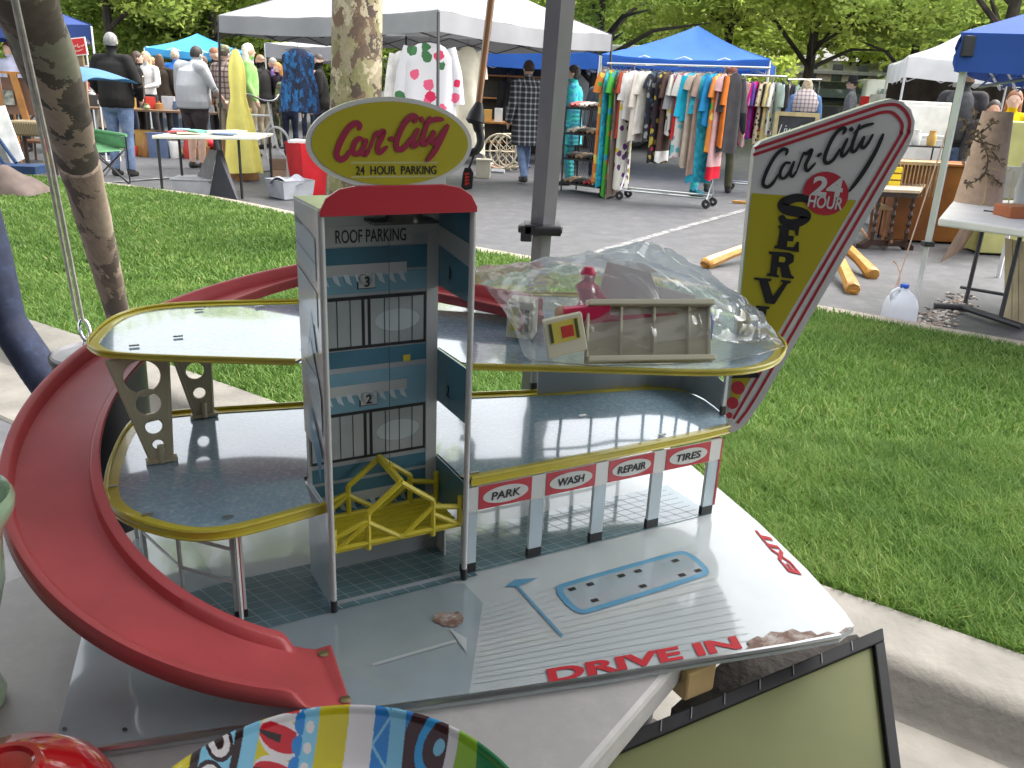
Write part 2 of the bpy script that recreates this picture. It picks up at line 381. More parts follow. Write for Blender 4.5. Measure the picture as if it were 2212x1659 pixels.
ls = np.concatenate([np.arange(n)[:, None] * 7, np.arange(n)[:, None] * 7 + 4], 1).ravel()
me.polygons.add(2 * n); me.polygons.foreach_set('loop_start', ls.astype(np.int32))
at = me.attributes.new('hue', 'FLOAT', 'POINT'); at.data.foreach_set('value', gh.astype(np.float32)); me.update(calc_edges=True); me.validate()
def leafmat(name, stops, attr='hue', tr=.35, rough=.55):
    m = bpy.data.materials.new(name); m.use_nodes = True; t = m.node_tree; b = t.nodes['Principled BSDF']; b.inputs['Roughness'].default_value = rough; b.inputs['Specular IOR Level'].default_value = .25
    an = t.nodes.new('ShaderNodeAttribute'); an.attribute_name = attr; r = ramp(t, stops, 'LINEAR'); t.links.new(an.outputs['Fac'], r.inputs[0]); t.links.new(r.outputs[0], b.inputs['Base Color'])
    tl = t.nodes.new('ShaderNodeBsdfTranslucent'); mx = t.nodes.new('ShaderNodeMixShader'); mx.inputs[0].default_value = tr
    t.links.new(r.outputs[0], tl.inputs[0]); t.links.new(b.outputs[0], mx.inputs[1]); t.links.new(tl.outputs[0], mx.inputs[2]); t.links.new(mx.outputs[0], t.nodes['Material Output'].inputs[0])
    return m
me.materials.append(leafmat('grass_blade', [(0, (.06, .125, .024)), (.35, (.11, .20, .038)), (.7, (.175, .265, .058)), (1, (.34, .34, .15))]))
go = bpy.data.objects.new('grass', me); COL.objects.link(go); tag(go, 'freshly mown bright green lawn grass between the two kerbs', 'grass', kind='stuff')
# ============================================================ trees
def crown(cs, n, size, parent, mat, seed, name='crown'):
    r = np.random.default_rng(seed); C = []; Hs = []
    for (c, rad) in cs:
        k = int(n * (rad[0] * rad[1]) / sum(q[1][0] * q[1][1] for q in cs)); nc = max(10, k // 45)
        d = r.normal(size=(nc, 3)); d /= np.linalg.norm(d, axis=1)[:, None]; rr = r.uniform(.35, 1.05, nc) ** .6
        cc = np.array(c) + d * rr[:, None] * np.array(rad)
        idx = r.integers(0, nc, k); sp = r.uniform(.25, .5, nc) * min(rad) * .5
        C.append(cc[idx] + r.normal(size=(k, 3)) * sp[idx][:, None] * np.array([1, 1, .55])); Hs.append(np.clip(r.uniform(.15, .85, nc)[idx] + r.normal(0, .14, k), 0, 1))
    C = np.concatenate(C); Hs = np.concatenate(Hs); k = len(C)
    a = r.normal(size=(k, 3)); a[:, 2] *= .5; a /= np.linalg.norm(a, axis=1)[:, None]; b = np.cross(a, r.normal(size=(k, 3))); b /= np.linalg.norm(b, axis=1)[:, None]
    s = size * r.uniform(.6, 1.4, k)[:, None]
    vs = np.stack([C - a * s, C + b * s * .45, C + a * s, C - b * s * .45], 1).reshape(-1, 3) - np.array(wloc(parent))
    me = bpy.data.meshes.new(name); me.vertices.add(4 * k); me.vertices.foreach_set('co', vs.ravel()); me.loops.add(4 * k)
    me.loops.foreach_set('vertex_index', np.arange(4 * k, dtype=np.int32)); me.polygons.add(k); me.polygons.foreach_set('loop_start', np.arange(k, dtype=np.int32) * 4)
    me.update(calc_edges=True); me.attributes.new('hue', 'FLOAT', 'POINT').data.foreach_set('value', np.repeat(Hs, 4).astype(np.float32)); me.materials.append(mat)
    o = bpy.data.objects.new(name, me); COL.objects.link(o); o.parent = parent; return o
LM = {'bright': leafmat('leaf_bright', [(0, (.24, .30, .07)), (.5, (.42, .51, .11)), (1, (.60, .67, .18))], tr=.62),
      'mid': leafmat('leaf_mid', [(0, (.19, .27, .065)), (.5, (.35, .46, .105)), (1, (.52, .62, .17))], tr=.62),
      'dark': leafmat('leaf_dark', [(0, (.11, .18, .055)), (.5, (.20, .30, .085)), (1, (.32, .43, .13))], tr=.58)}
bark = M('bark', (.05, .04, .032), .9, var=.4, vs=4, bump=.5, bs=12)
def tree(px, Y, rad, zc, n, lm, label, seed, trunk=.16, lean=0, size=.11, lobes=5, lowz=None, group='trees behind the car park', pine=False):
    x = dp(px, 200, Y).x; g = gz(Y); r = random.Random(seed)
    t = thing('tree', label, 'tree', (x, Y, g), 0, group)
    mb = MB(); top = V((x + lean, Y, g + zc)); pts = [V((x, Y, g - .1)), V((x + lean * .2, Y, g + zc * .35)), top]
    mb.tube(catmull(pts, 5), list(np.linspace(trunk * 1.25, trunk * .5, 11)), 8)
    for i in range(6):
        a = r.uniform(0, 2 * pi); s = pts[1].lerp(top, r.uniform(0, .7)); e = s + V((cos(a) * rad * .8, sin(a) * rad * .8, r.uniform(.5, 1.6)))
        mb.tube([s, s.lerp(e, .5) + V((0, 0, .25)), e], [trunk * .42, trunk * .28, trunk * .08], 6)
    mb.build('trunk', bark, t, smooth=True)
    cs = [((x + lean, Y, g + zc + rad * .5), (rad * .8, rad * .8, rad * .8))]
    for i in range(lobes):
        a = 2 * pi * i / lobes + r.uniform(-.4, .4); q = r.uniform(.5, .75); z = g + zc + r.uniform(-.35, .5) * rad
        cs.append(((x + lean + cos(a) * rad * q, Y + sin(a) * rad * q, z), (rad * .55, rad * .55, rad * .42)))
    crown(cs, n, size, t, LM[lm], seed); return t
TR = [  # px, Y, radius, centre z, leaves, kind, label
 (1285, 19.5, 2.6, 3.9, 9000, 'mid', 'green maple standing between the silver gray tent and the blue peaked tent'),
 (1740, 24, 3.1, 4.6, 11000, 'bright', 'broad bright green tree whose dark trunk stands behind the scarf woman and the cars'),
 (1560, 27, 3.2, 5.0, 8000, 'bright', 'yellow green tree rising directly behind the peak of the blue tent'),
 (1960, 26, 3.2, 4.4, 9000, 'mid', 'leafy tree overhanging the silver hatchback, left of the white tent'),
 (2150, 17.5, 2.8, 5.2, 8000, 'mid', 'tree with a forked dark limb spreading above the white tent'),
 (1415, 31, 3.0, 4.6, 6000, 'mid', 'darker green tree filling the gap left of the blue peaked tent'),
 (250, 24, 2.4, 4.4, 7000, 'bright', 'light green young tree behind the bald man and the red sign'),
 (330, 27, 2.6, 3.0, 7500, 'mid', 'dense dark green bush like tree behind the pale blue tent'),
 (470, 26, 2.4, 4.6, 6500, 'bright', 'yellow green tree left of the silver gray tent roof'),
 (560, 30, 2.8, 3.0, 6500, 'mid', 'green tree showing under the left eave of the silver gray tent'),
 (60, 30, 3.2, 4.2, 6000, 'mid', 'tree behind the camouflage pole and the dark blue tent at far left'),
 (900, 33, 3.4, 4.4, 5000, 'mid', 'distant tree seen behind the silver gray tent roof'),
]
for i, q in enumerate(TR): tree(q[0], q[1], q[2] * 1.12, q[3] - .35, int(q[4] * 3.0), q[5], q[6], 100 + i, size=.07 + .003 * (q[1] - 17))
for i, (px, Y, r_, n_) in enumerate([(-40, 33, 1.9, 'at the far left edge'), (90, 35, 1.7, 'behind the camouflage pole'), (215, 33, 1.9, 'behind the bald man'), (450, 36, 2.0, 'behind the azure tent'), (590, 34, 1.8, 'behind the small gray tent'), (700, 36, 1.8, 'left of the sycamore trunk'), (850, 37, 1.9, 'right of the sycamore trunk'), (1020, 37, 1.9, 'beyond the low blue tent'), (1350, 36, 1.9, 'behind the blue peaked tent'), (1480, 35, 1.9, 'behind the chrome rack'), (1620, 37, 1.8, 'left of the parked cars'), (2010, 36, 1.7, 'right of the silver hatchback'), (2120, 37, 2.0, 'behind the white tent')]):
    x = dp(px, 200, Y).x; g = gz(Y); t = thing('shrub', 'round green shrub ' + n_, 'shrub', (x, Y, g), 0, 'shrubs along the car park edge'); mb = MB()
    for k in range(5): mb.tube([V((x, Y, g)), V((x + cos(k * 1.3) * .6, Y + sin(k * 1.3) * .6, g + 1.5))], [.06, .02], 5)
    mb.build('stems', bark, t); crown([((x + cos(k) * r_ * .5, Y, g + r_ * (.55 + .18 * (k % 3))), (r_ * .75, r_ * .6, r_ * .6)) for k in range(5)], 2600, .17, t, LM[('mid', 'bright', 'dark')[i % 3]], 300 + i, 'foliage')
for i, (px, Y, r_) in enumerate([(-60, 46, 4.5), (210, 48, 4.6), (640, 47, 4.6), (1150, 46, 4.4), (1490, 44, 4.6), (1830, 43, 4.6), (2110, 44, 4.4), (2400, 42, 4.6)]):
    tree(px, Y, r_ * 1.2, 3.6, 15000, 'bright', 'tall tree in the far row closing off the car park', 200 + i, .22, size=.19, group='far row of trees')
# second trunk behind
# sycamore
syc = thing('sycamore_tree', 'thick sycamore trunk with flaking cream, olive and brown bark behind the oval sign', 'tree', (dp(764, 400, 6.6).x, 6.6, .1))
bm_ = pattern('sycamore_bark', 'camo', [(.06, .04, .028), (.10, .065, .045), (.24, .20, .13), (.17, .155, .07), (.36, .31, .21), (.13, .08, .05), (.22, .19, .10)], 6.5, .85, (1.2, .6, .8))
mb = MB(); A = dp(766, 520, 6.6); A.z = .08; B = dp(773, -120, 6.75); pts = [A + V((0, 0, -.05)), A + V((0, 0, .1)), A.lerp(B, .3) + V((-.015, 0, 0)), A.lerp(B, .6), B, B + (B - A) * .7]
mb.tube(catmull(pts, 8), list(np.linspace(.215, .172, 41)), 24); mb.build('trunk', bm_, syc, smooth=True)
tp = B + (B - A) * .7; mb = MB()
for i in range(7):
    a = i * .95; mb.tube([tp - V((0, 0, .3 + .1 * i)), tp + V((cos(a) * .8, sin(a) * .8, .6)), tp + V((cos(a) * 1.9, sin(a) * 1.9, 1.3))], [.08, .05, .02], 8)
mb.build('limbs', bm_, syc, smooth=True)
crown([((tp.x + cos(a) * 1.3, tp.y + .3 + sin(a) * 1.3, tp.z + 1.4), (1.1, 1.1, .7)) for a in (0, 1.6, 3.1, 4.7)], 3500, .09, syc, LM['mid'], 77)
# ============================================================ the toy parking garage
ZB = .83
WH = M('tin_white', (.66, .67, .65), .22, coat=.9, var=.03, vs=20, bump=.02, bs=9)
FLOORW = M('tin_floor_white', (.45, .49, .50), .22, coat=1, cior=1.5, var=.05, vs=14, bump=.10, bs=6)
FLOORG = M('tin_floor_grey_blue', (.30, .365, .395), .2, coat=1, cior=1.8, var=.06, vs=14, bump=.03, bs=7)
TILE = M('tin_tile', (.10, .19, .22), .16, coat=1, cior=1.8, var=.12, vs=30, bump=.02, bs=6)
LINE = M('tin_line', (.40, .46, .47), .3, coat=.6, var=.03); LINEW = M('tin_thin_line', (.36, .40, .415), .3, coat=.6, var=.03)
DECK = pattern('tin_deck', 'speckle', [(.22, .35, .45), (.30, .43, .52), (.62, .69, .72)], 190, .16, (1, 1, 1), 1, .10)
YEL = M('tin_yellow', (.56, .47, .035), .3, coat=.6, var=.08, vs=25); YELP = M('yellow_plastic', (.56, .47, .03), .38, var=.08, vs=30)
REDM = M('tin_red_matte', (.46, .03, .04), .55, spec=.25, var=.06); RED = M('tin_red', (.50, .035, .05), .3, coat=.5, var=.06); RAMP = M('ramp_plastic', (.47, .075, .08), .36, spec=.5, var=.10, vs=14, bump=.05, bs=25)
BLK = M('tin_black', (.022, .022, .024), .4, var=.1); BLUE = M('tin_blue', (.09, .27, .42), .3, coat=.6, var=.06)
BLUED = M('tin_blue_dark', (.055, .16, .225), .25, coat=.6, var=.08, vs=20); BLUEM = M('tin_blue_mid', (.17, .33, .42), .25, coat=.6, var=.08, vs=20)
PALE = M('tin_pale_blue', (.47, .57, .62), .25, coat=.6, var=.08, vs=12); GREY = M('tin_grey', (.33, .36, .38), .3, coat=.6, var=.05)
CREAM = M('cream_plastic', (.52, .46, .31), .45, var=.05, vs=20); RUST = pattern('rust', 'speckle', [(.17, .10, .075), (.34, .27, .235), (.60, .59, .57)], 60, .8)
STEEL = M('bare_steel', (.5, .5, .5), .3, metal=1, var=.1); SIGNW = M('sign_white', (.62, .62, .60), .35, coat=.4, var=.03); SIGNY = M('sign_yellow', (.44, .385, .022), .35, coat=.4, var=.05)
O_ = gp(722, 1322, ZB); ang = radians(28.8); UX = V((cos(ang), sin(ang), 0)); VY = V((-sin(ang), cos(ang), 0)); UZ = V((0, 0, 1))
def tw(u, v, z): return V((O_.x, O_.y, ZB)) + UX * u + VY * v + UZ * z
def twp(x, y, v):
    d = ray(x, y); t = ((V((O_.x, O_.y, ZB)) - CAM).dot(VY) + v) / d.dot(VY); p = CAM + d * t
    q = p - V((O_.x, O_.y, ZB)); return q.dot(UX), q.z
toy = thing('toy_parking_garage', 'old tin toy car park with elevator tower, red spiral ramp and yellow rimmed decks', 'toy garage', (-.05, .85, ZB))
def sheet(mb, pxs, z, m, lift=.0004): mb.poly([gp(x, y, ZB + z) + UZ * lift for x, y in pxs], m)
def strip(mb, a, b, w, m, lift=.0008, z=0):
    a, b = V(a), V(b); d = (b - a).normalized(); s = V((-d.y, d.x, 0)) * w / 2; l = UZ * lift
    mb.poly([a - s + l, b - s + l, b + s + l, a + s + l], m)
# --- base
front = [gp(131, 1596, ZB), gp(189, 1622, ZB), gp(600, 1562, ZB), gp(1012, 1506, ZB)]
base_out = [gp(126, 1580, ZB)] + front + [gp(1330, 1459, ZB), gp(1502, 1428, ZB), gp(1700, 1396, ZB), gp(1815, 1374, ZB), gp(1845, 1352, ZB), gp(1826, 1322, ZB), gp(1745, 1232, ZB), gp(1640, 1130, ZB), gp(1491, 1003, ZB), V((.235, 1.25, ZB)), V((-.44, .885, ZB)), gp(179, 1365, ZB)]
for p in base_out: p.z = ZB
mb = MB(); mb.slab([p - UZ * .008 for p in base_out], UZ * .008, 0)
left = [base_out[0]] + front + [gp(1019, 1464, ZB), gp(1043, 1303, ZB), gp(1003, 1261, ZB), tw(-.1, .12, 0), V((-.40, .905, ZB)), V((-.44, .885, ZB)), gp(179, 1365, ZB)]
mb.poly([p + UZ * .0004 for p in left], 1)
tq = [(.335, -.0), (.335, .10), (-.075, .098), (-.20, .085), (-.17, -.0)]
cu_, cz_ = 0, 0
wv = (gp(1013, 1240, ZB) - V((O_.x, O_.y, ZB))).dot(VY)
mb.poly([tw(-.155, .0, .0008), tw(.165, .0, .0008), tw(.165, wv, .0008), tw(.51, wv, .0008), tw(.51, .10, .0008), tw(-.10, .10, .0008), tw(-.19, .085, .0008)], 2)
for i in range(34):
    u = -.14 + i * .0185
    strip(mb, tw(u + .02, max(.001, 0 if u < .15 else wv), 0), tw(u - .015, .098, 0), .0008, 3, .0012)
for i in range(1, 8): strip(mb, tw(-.16 if i < 6 else -.1, i * .0125, 0), tw(.50, i * .0125, 0), .0007, 3, .0012)
for i in range(15):
    y0 = 1295 + i * 11.5; strip(mb, gp(1047 - i * 1.6, y0 + 22, ZB), gp(1500 + i * 9, y0 - 118 + i * 3.2, ZB), .0007, 5, .0006)
isl = [gp(x, y, ZB) for x, y in [(1188, 1268), (1247, 1335), (1545, 1240), (1482, 1186)]]
ring = chaikin([p for i in range(4) for p in (isl[i].lerp(isl[i - 1], .05 if i % 2 else .13), isl[i].lerp(isl[(i + 1) % 4], .13 if i % 2 else .05))], 2); rin = inset(ring, .0075)
ring = [p + UZ * .001 for p in ring]; rin = [p + UZ * .001 for p in rin]; n = len(ring)
mb.add(ring + rin, [(i, (i + 1) % n, n + (i + 1) % n, n + i) for i in range(n)], 6); mb.poly([p for p in rin], 1)
for x, y in [(230, 630), (335, 602), (515, 552), (612, 525), (828, 465), (958, 522), (866, 548), (640, 612), (360, 695)]:
    c = gp(1150.2 + x * .3733, 1039.6 + y * .3733, ZB); mb.poly([c + UX * a * .0042 + VY * b * .0028 + UZ * .0016 for a, b in ((-1, -1), (1, -1), (1, 1), (-1, 1))], 7)
strip(mb, gp(1215, 1376, ZB), gp(1112, 1262, ZB), .0032, 6, .0012); mb.poly([gp(x, y, ZB) + UZ * .0014 for x, y in ((1090, 1270), (1112, 1254), (1163, 1250), (1122, 1268))], 6)
strip(mb, gp(805, 1438, ZB), gp(985, 1386, ZB), .0042, 0, .0012); mb.poly([gp(x, y, ZB) + UZ * .0014 for x, y in ((971, 1360), (1008, 1381), (1008, 1413))], 0)
spot = [gp(972 + 36 * cos(a) * q, 1340 + 19 * sin(a) * q, ZB) + UZ * .0014 for a, q in [(i * pi / 14, random.uniform(.7, 1.08)) for i in range(28)]]; mb.poly(spot, 4)
for x, y in ((140, 1577), (270, 1578)): mb.poly([gp(x + 6 * cos(a), y + 4.5 * sin(a), ZB) + UZ * .0012 for a in np.linspace(0, 2 * pi, 16, endpoint=False)], 7)
band = [(1606, 1409), (1618, 1396), (1612, 1388), (1636, 1376), (1648, 1380), (1664, 1366), (1690, 1368), (1712, 1360), (1730, 1368), (1752, 1364), (1765, 1374), (1788, 1366), (1808, 1372), (1826, 1358), (1841, 1356), (1815, 1372), (1700, 1394)]
mb.poly([gp(x, y, ZB) + UZ * .0012 for x, y in band], 4)
mb.tube(front + base_out[5:9], .003, 6, 8)
mb.build('base', [FLOORW, FLOORG, TILE, LINE, RUST, LINEW, BLUE, BLK, STEEL], toy, recalc=True)
bend = MB()   # creased metal patches catch the light beside the curled corner
basep = [o for o in toy.children if o.name == 'base'][0]
letters('DRIVE IN', REDM, basep, gp(1186, 1476, ZB) + UZ * .0008, (gp(1603, 1400, ZB) - gp(1186, 1476, ZB)).normalized(), (gp(1183, 1440, ZB) - gp(1191, 1476, ZB)) * .80, .0002, .04, fit=(gp(1603, 1400, ZB) - gp(1186, 1476, ZB)).length)
letters('EXIT', REDM, basep, gp(1731, 1243, ZB) + UZ * .0008, (gp(1655, 1152, ZB) - gp(1731, 1243, ZB)).normalized(), (gp(1700, 1236, ZB) - gp(1728, 1243, ZB)), .0002, .04, fit=(gp(1655, 1152, ZB) - gp(1731, 1243, ZB)).length)
# --- decks
TBL, TBR, TFR, TFL = tw(-.004, .086, 0), tw(.152, .086, 0), tw(.152, -.002, 0), tw(-.004, -.002, 0)
def deck(name, outl, z, rim=.0115, lip=.006, dn=.006, tr_=.0022):
    out = [V((p.x, p.y, ZB + z)) for p in outl]; isn = lambda p: any((V((p.x, p.y, 0)) - V((q.x, q.y, 0))).length < .0015 for q in (TBL, TBR, TFR, tw(.153, .03, 0)))
    nf = [isn(p) for p in out]; k0 = max(i for i in range(len(out)) if nf[i - 1] and not nf[i]); out = out[k0:] + out[:k0]; nf = nf[k0:] + nf[:k0]
    inn = [o if f else q for o, q, f in zip(out, inset(out, rim), nf)]; ou2 = [o if f else q for o, q, f in zip(out, inset(out, -.0015), nf)]; n = len(out); m_ = nf.index(True); mb = MB(); E = range(m_ - 1)
    mb.poly([p - UZ * .0012 for p in inn], 0)
    mb.add(out + inn, [(i, i + 1, n + i + 1, n + i) for i in E], 1)
    mb.add([p - UZ * .0012 for p in inn] + inn, [(i, i + 1, n + i + 1, n + i) for i in E], 1)
    mb.tube([p + UZ * lip * .35 for p in ou2[:m_]], tr_, 6, 1)
    mb.add([p + UZ * lip * .35 for p in ou2] + [p - UZ * dn for p in ou2], [(i, i + 1, n + i + 1, n + i) for i in E], 1)
    mb.tube([p - UZ * dn for p in ou2[:m_]], tr_ * .7, 6, 1)
    mb.poly([p - UZ * max(.002, dn - .001) for p in out], 2)
    return mb.build(name, [DECK, YEL, GREY], toy, smooth=True, recalc=False)
Z2, Z3 = .118, .247
up = lambda L, z: [gp(x, y, ZB + z) for x, y in L]
TBL, TBR, TFR, TFL = tw(-.004, .086, 0), tw(.152, .086, 0), tw(.152, -.002, 0), tw(-.004, -.002, 0)
l3 = chaikin(up([(640, 780), (232, 768), (196, 750), (190, 738), (238, 690), (300, 668), (390, 657), (638, 651)], Z3), 2, False)
r3 = chaikin(up([(1022, 790), (1300, 797), (1560, 806), (1665, 792), (1697, 757), (1690, 735), (1620, 680), (1500, 640), (1040, 632)], Z3), 2, False)
d3 = deck('upper_deck', l3[::-1] + [TBL, TBR, TFR][:2] + [tw(.153, .03, 0)] + r3, Z3, .0095, .005, .0032, .0017)
l2 = chaikin(up([(702, 1090), (560, 1131), (480, 1149), (400, 1152), (300, 1127), (243, 1097), (229, 1060), (240, 1000), (268, 935), (298, 903), (400, 889), (652, 874)], Z2), 2, False)
r2 = chaikin(up([(1015, 1035), (1300, 981), (1575, 926), (1598, 908), (1585, 880), (1545, 855), (1480, 838), (1400, 833), (1290, 842), (1022, 853)], Z2), 2, False)
d2 = deck('lower_deck', l2[::-1] + [TBL, TBR, TFR] + r2, Z2, .0105, .005, .007)
for x, y in [(242, 1052), (318, 1113), (492, 1118), (1430, 940), (1258, 898), (1025, 1022)]:
    c = gp(x, y, ZB + Z2); rv = MB(); rv.obox(c - UX * .005 - VY * .0018, UX * .010, VY * .0035, UZ * .0016); rv.build('tab', STEEL, d2)
for x, y in [(290, 748), (385, 728), (430, 670), (560, 664)]:
    c = gp(x, y, ZB + Z3); rv = MB(); rv.obox(c - UX * .005, UX * .010, VY * .003, UZ * .0016); rv.build('tab', STEEL, d3)
# --- elevator tower
HT = .411; W_, D_ = .148, .083
tower = MB()
back = MB(); back.obox(tw(0, D_, 0), UX * W_, VY * .002, UZ * HT, 0)
def bp(u0, u1, z0, z1, m, l=.0005): back.obox(tw(u0, D_ - l, z0), UX * (u1 - u0), VY * l, UZ * (z1 - z0), m)
bands = [(.395, .41, 2), (.374, .394, 1), (.338, .362, 2), (.315, .336, 3), (.236, .254, 2), (.182, .230, 3), (.108, .124, 2), (.066, .104, 2), (.02, .06, 4)]
for z0, z1, m in bands: bp(.004, .135, z0, z1, m)
bp(.002, .118, .3635, .384, 1, .0010)
for zt in (.345, .216, .09):                       # awnings with scalloped pleats
    bp(.004, .112, zt - .012, zt, 1, .0010)
    for i in range(9):
        u = .008 + i * .0118; back.poly([tw(u, D_ - .0014, zt - .010), tw(u + .0055, D_ - .0014, zt - .010), tw(u + .0095, D_ - .0014, zt - .022), tw(u + .003, D_ - .0014, zt - .018)], 4)
for zc in (.2835, .1575):                          # window pairs
    h = .0245; bp(.002, .134, zc - h - .0035, zc + h + .0035, 5, .0008)
    for u0, u1 in ((.005, .062), (.0655, .0685), (.072, .131)):
        bp(u0, u1, zc - h, zc + h, 8, .0013)
    for u in (.02, .036, .05, .087, .103, .118): bp(u - .0004, u + .0004, zc - h, zc + h, 5, .0017)
    back.poly([tw(.1015 + .025 * cos(a), D_ - .0015, zc + .012 * sin(a)) for a in np.linspace(0, 2 * pi, 20, endpoint=False)], 6)
for u in (.014, .108): bp(u, u + .008, .236, .243, 7, .0012)
for zc in (.3265, .198): bp(.058, .078, zc - .0075, zc + .0075, 5, .0010); bp(.0595, .0775, zc - .0065, zc + .007, 1, .0014)
bp(.135, .148, 0, HT, 1, .0008); bp(.0, .004, 0, HT, 1, .0008)
bk = back.build('back_wall', [GREY, M('tin_wall_white', (.44, .46, .46), .25, coat=.6, var=.04), BLUED, BLUEM, PALE, BLK, LINE, YEL, M('tin_window', (.33, .365, .37), .2, coat=.8, var=.08, vs=14)], toy)
letters('ROOF PARKING', BLK, bk, tw(twp(724, 520, D_)[0], D_ - .0012, .3672), UX, UZ * .0135, .0004, .006, fit=twp(876, 510, D_)[0] - twp(724, 520, D_)[0])
for c, zc in (('3', .3265), ('2', .198)): letters(c, BLK, bk, tw(.0685, D_ - .0016, zc - .005), UX, UZ * .0105, .0003, .02, align='CENTER')
def wall(name, u, thick, pieces, mats):
    mb = MB()
    for (v0, z0a, v1, z0b, z1, m) in pieces:    # quad from front v0 (bottom z0a) to back v1 (bottom z0b)
        a, b, c, d = tw(u, v0, z0a), tw(u, v1, z0b), tw(u, v1, z1), tw(u, v0, z1); mb.slab([a, b, c, d], UX * thick, m)
    return mb.build(name, mats, toy)
lw = MB()
lw.slab([tw(0, v, z) for v, z in [(.0, 0), (.012, 0), (.012, Z2), (.012, .165), (D_, .172), (D_, HT), (0, HT)]], UX * -.0018, 0)
lw.slab([tw(0, v, z) for v, z in [(.012, .004), (D_, 0), (D_, .116), (.012, .116)]], UX * -.0018, 1)
def lp(pts, m): lw.poly([tw(-.0022 - .0003 * m, v, z) for v, z in pts], m)
lp([(.014, .345), (.08, .36), (.08, .398), (.014, .385)], 1); lp([(.014, .30), (.08, .31), (.08, .35), (.014, .335)], 1)
lp([(.02, .275), (.052, .27), (.035, .315)], 2); lp([(.01, .19), (.07, .245), (.04, .285), (.01, .235)], 3); lp([(.02, .14), (.055, .19), (.05, .215), (.013, .175)], 4)
for z0 in (.362, .338, .25): strip_ = lw.poly([tw(-.0035, .012, z0), tw(-.0035, .082, z0 + .012), tw(-.0035, .082, z0 + .0128), tw(-.0035, .012, z0 + .0008)], 5)
lw.build('left_wall', [WH, PALE, BLUEM, PALE, BLUE, BLUED], toy, recalc=False)
rw = wall('right_wall', W_, .0018, [(.002, .316, D_, .317, HT, 0)], [BLUED, WH, WH]); rw2 = wall('right_wall', W_, .0018, [(.002, .185, D_, .186, .246, 0)], [BLUED, WH, WH]); wall('right_wall', W_, .0018, [(.002, .085, D_, .055, .117, 0), (.055, 0, D_, 0, .055, 2)], [BLUED, WH, WH])
mb = MB(); mb.slab([tw(W_ - .0005, v, z) for v, z in [(.004, .375), (D_, .382), (D_, .362), (.004, .352)]], UX * -.0004); mb.build('stripe', GREY, toy).parent = rw
rw.children[0].location = (0, 0, 0)
for c, zc in (('3', .330), ('2', .200)): letters(c, BLK, rw if c == '3' else rw2, tw(W_ - .0006, .052, zc), -VY, UZ * .0135, .0003, .01, align='CENTER')
for u in (0, W_):
    mb = MB(); mb.tube([tw(u, 0, .014), tw(u, 0, HT)], .0032, 10); po = mb.build('corner_post', M('tin_post', (.50, .50, .49), .3, coat=.6, var=.06), toy, smooth=True)
    mb = MB(); mb.tube([tw(u, 0, 0.001), tw(u, 0, .0145)], .0036, 10); mb.build('foot', BLK, po, smooth=True)
mb = MB(); mb.obox(tw(-.002, -.001, HT), UX * (W_ + .004), VY * (D_ + .003), UZ * .003); mb.obox(tw(-.0025, 0, HT - .02), UX * .0012, VY * D_, UZ * .021)
rf = mb.build('roof', WH, toy)
prof_ = [(-.002, HT - .004), (-.002, HT + .001), (.004, HT + .012), (.016, HT + .0195), (.034, HT + .0225), (W_ - .034, HT + .0225), (W_ - .016, HT + .0195), (W_ - .004, HT + .012), (W_ + .002, HT + .001), (W_ + .002, HT - .004)]
mb = MB(); mb.slab([tw(u, -.0055, z) for u, z in prof_], VY * .004); mb.build('red_fascia', RED, rf, bevel=.001)
# bell inside the roof
mb = MB(); mb.lathe([(0, .016), (.009, .016), (.016, .010), (.019, .002), (.019, 0), (0, 0)], tw(.098, .05, .3925), 20); mb.tube([tw(.098, .05, .405), tw(.098, .05, HT)], .004, 8)
mb.obox(tw(.066, .05, .3885), UX * .068, VY * .03, UZ * .003); mb.build('bell', M('dark_bell', (.10, .10, .10), .3, metal=.6), toy, smooth=True)
# --- oval sign
ou, oz = twp(848, 312, -.004); a1, b1 = .0775, .0455
def ov(x, y):        # region-two zoom pixels to sign plane
    u, z = twp(442.4 + .32 * x, .32 * y, -.0045); return tw(u, -.0045, z)
eu, ez = twp(849, 311, -.0045); ex = (twp(1028, 305, -.0045)[0] - twp(672, 318, -.0045)[0]) / 2; ey = (twp(848, 212, -.0045)[1] - twp(848, 412, -.0045)[1]) / 2
def ell(rx, ry, n=56): return [tw(eu + rx * cos(a), -.0045, ez + ry * sin(a)) for a in np.linspace(0, 2 * pi, n, endpoint=False)]
mb = MB(); mb.slab(ell(ex, ey), VY * .003, 0)
us = W_ / 2; mb.slab([tw(.030, -.0043, HT + .020), tw(W_ - .030, -.0043, HT + .020), tw(W_ - .034, -.0043, HT + .05), tw(.034, -.0043, HT + .05)], VY * .0026, 0)
mb.poly([p - VY * .0006 for p in ell(ex * .945, ey * .90)], 1)
px0 = twp(757, 351, -.0045); px1 = twp(945, 351, -.0045); c0, c1 = px0[0], px1[0]; zp = (px0[1] + px1[1]) / 2
for z_ in (0, -.0122): mb.poly([tw(c0, -.0054, zp + z_ - .0009), tw(c1, -.0054, zp + z_ - .0009), tw(c1, -.0054, zp + z_ + .0009), tw(c0, -.0054, zp + z_ + .0009)], 2)
osn = mb.build('oval_sign', [SIGNW, SIGNY, M('sign_pale', (.5, .47, .2), .4)], toy)
letters('24  HOUR  PARKING', BLK, osn, tw(c0 + .0045, -.0050, zp - .0100), UX, UZ * .0074, .0006, .012, fit=(c1 - c0) * .93)
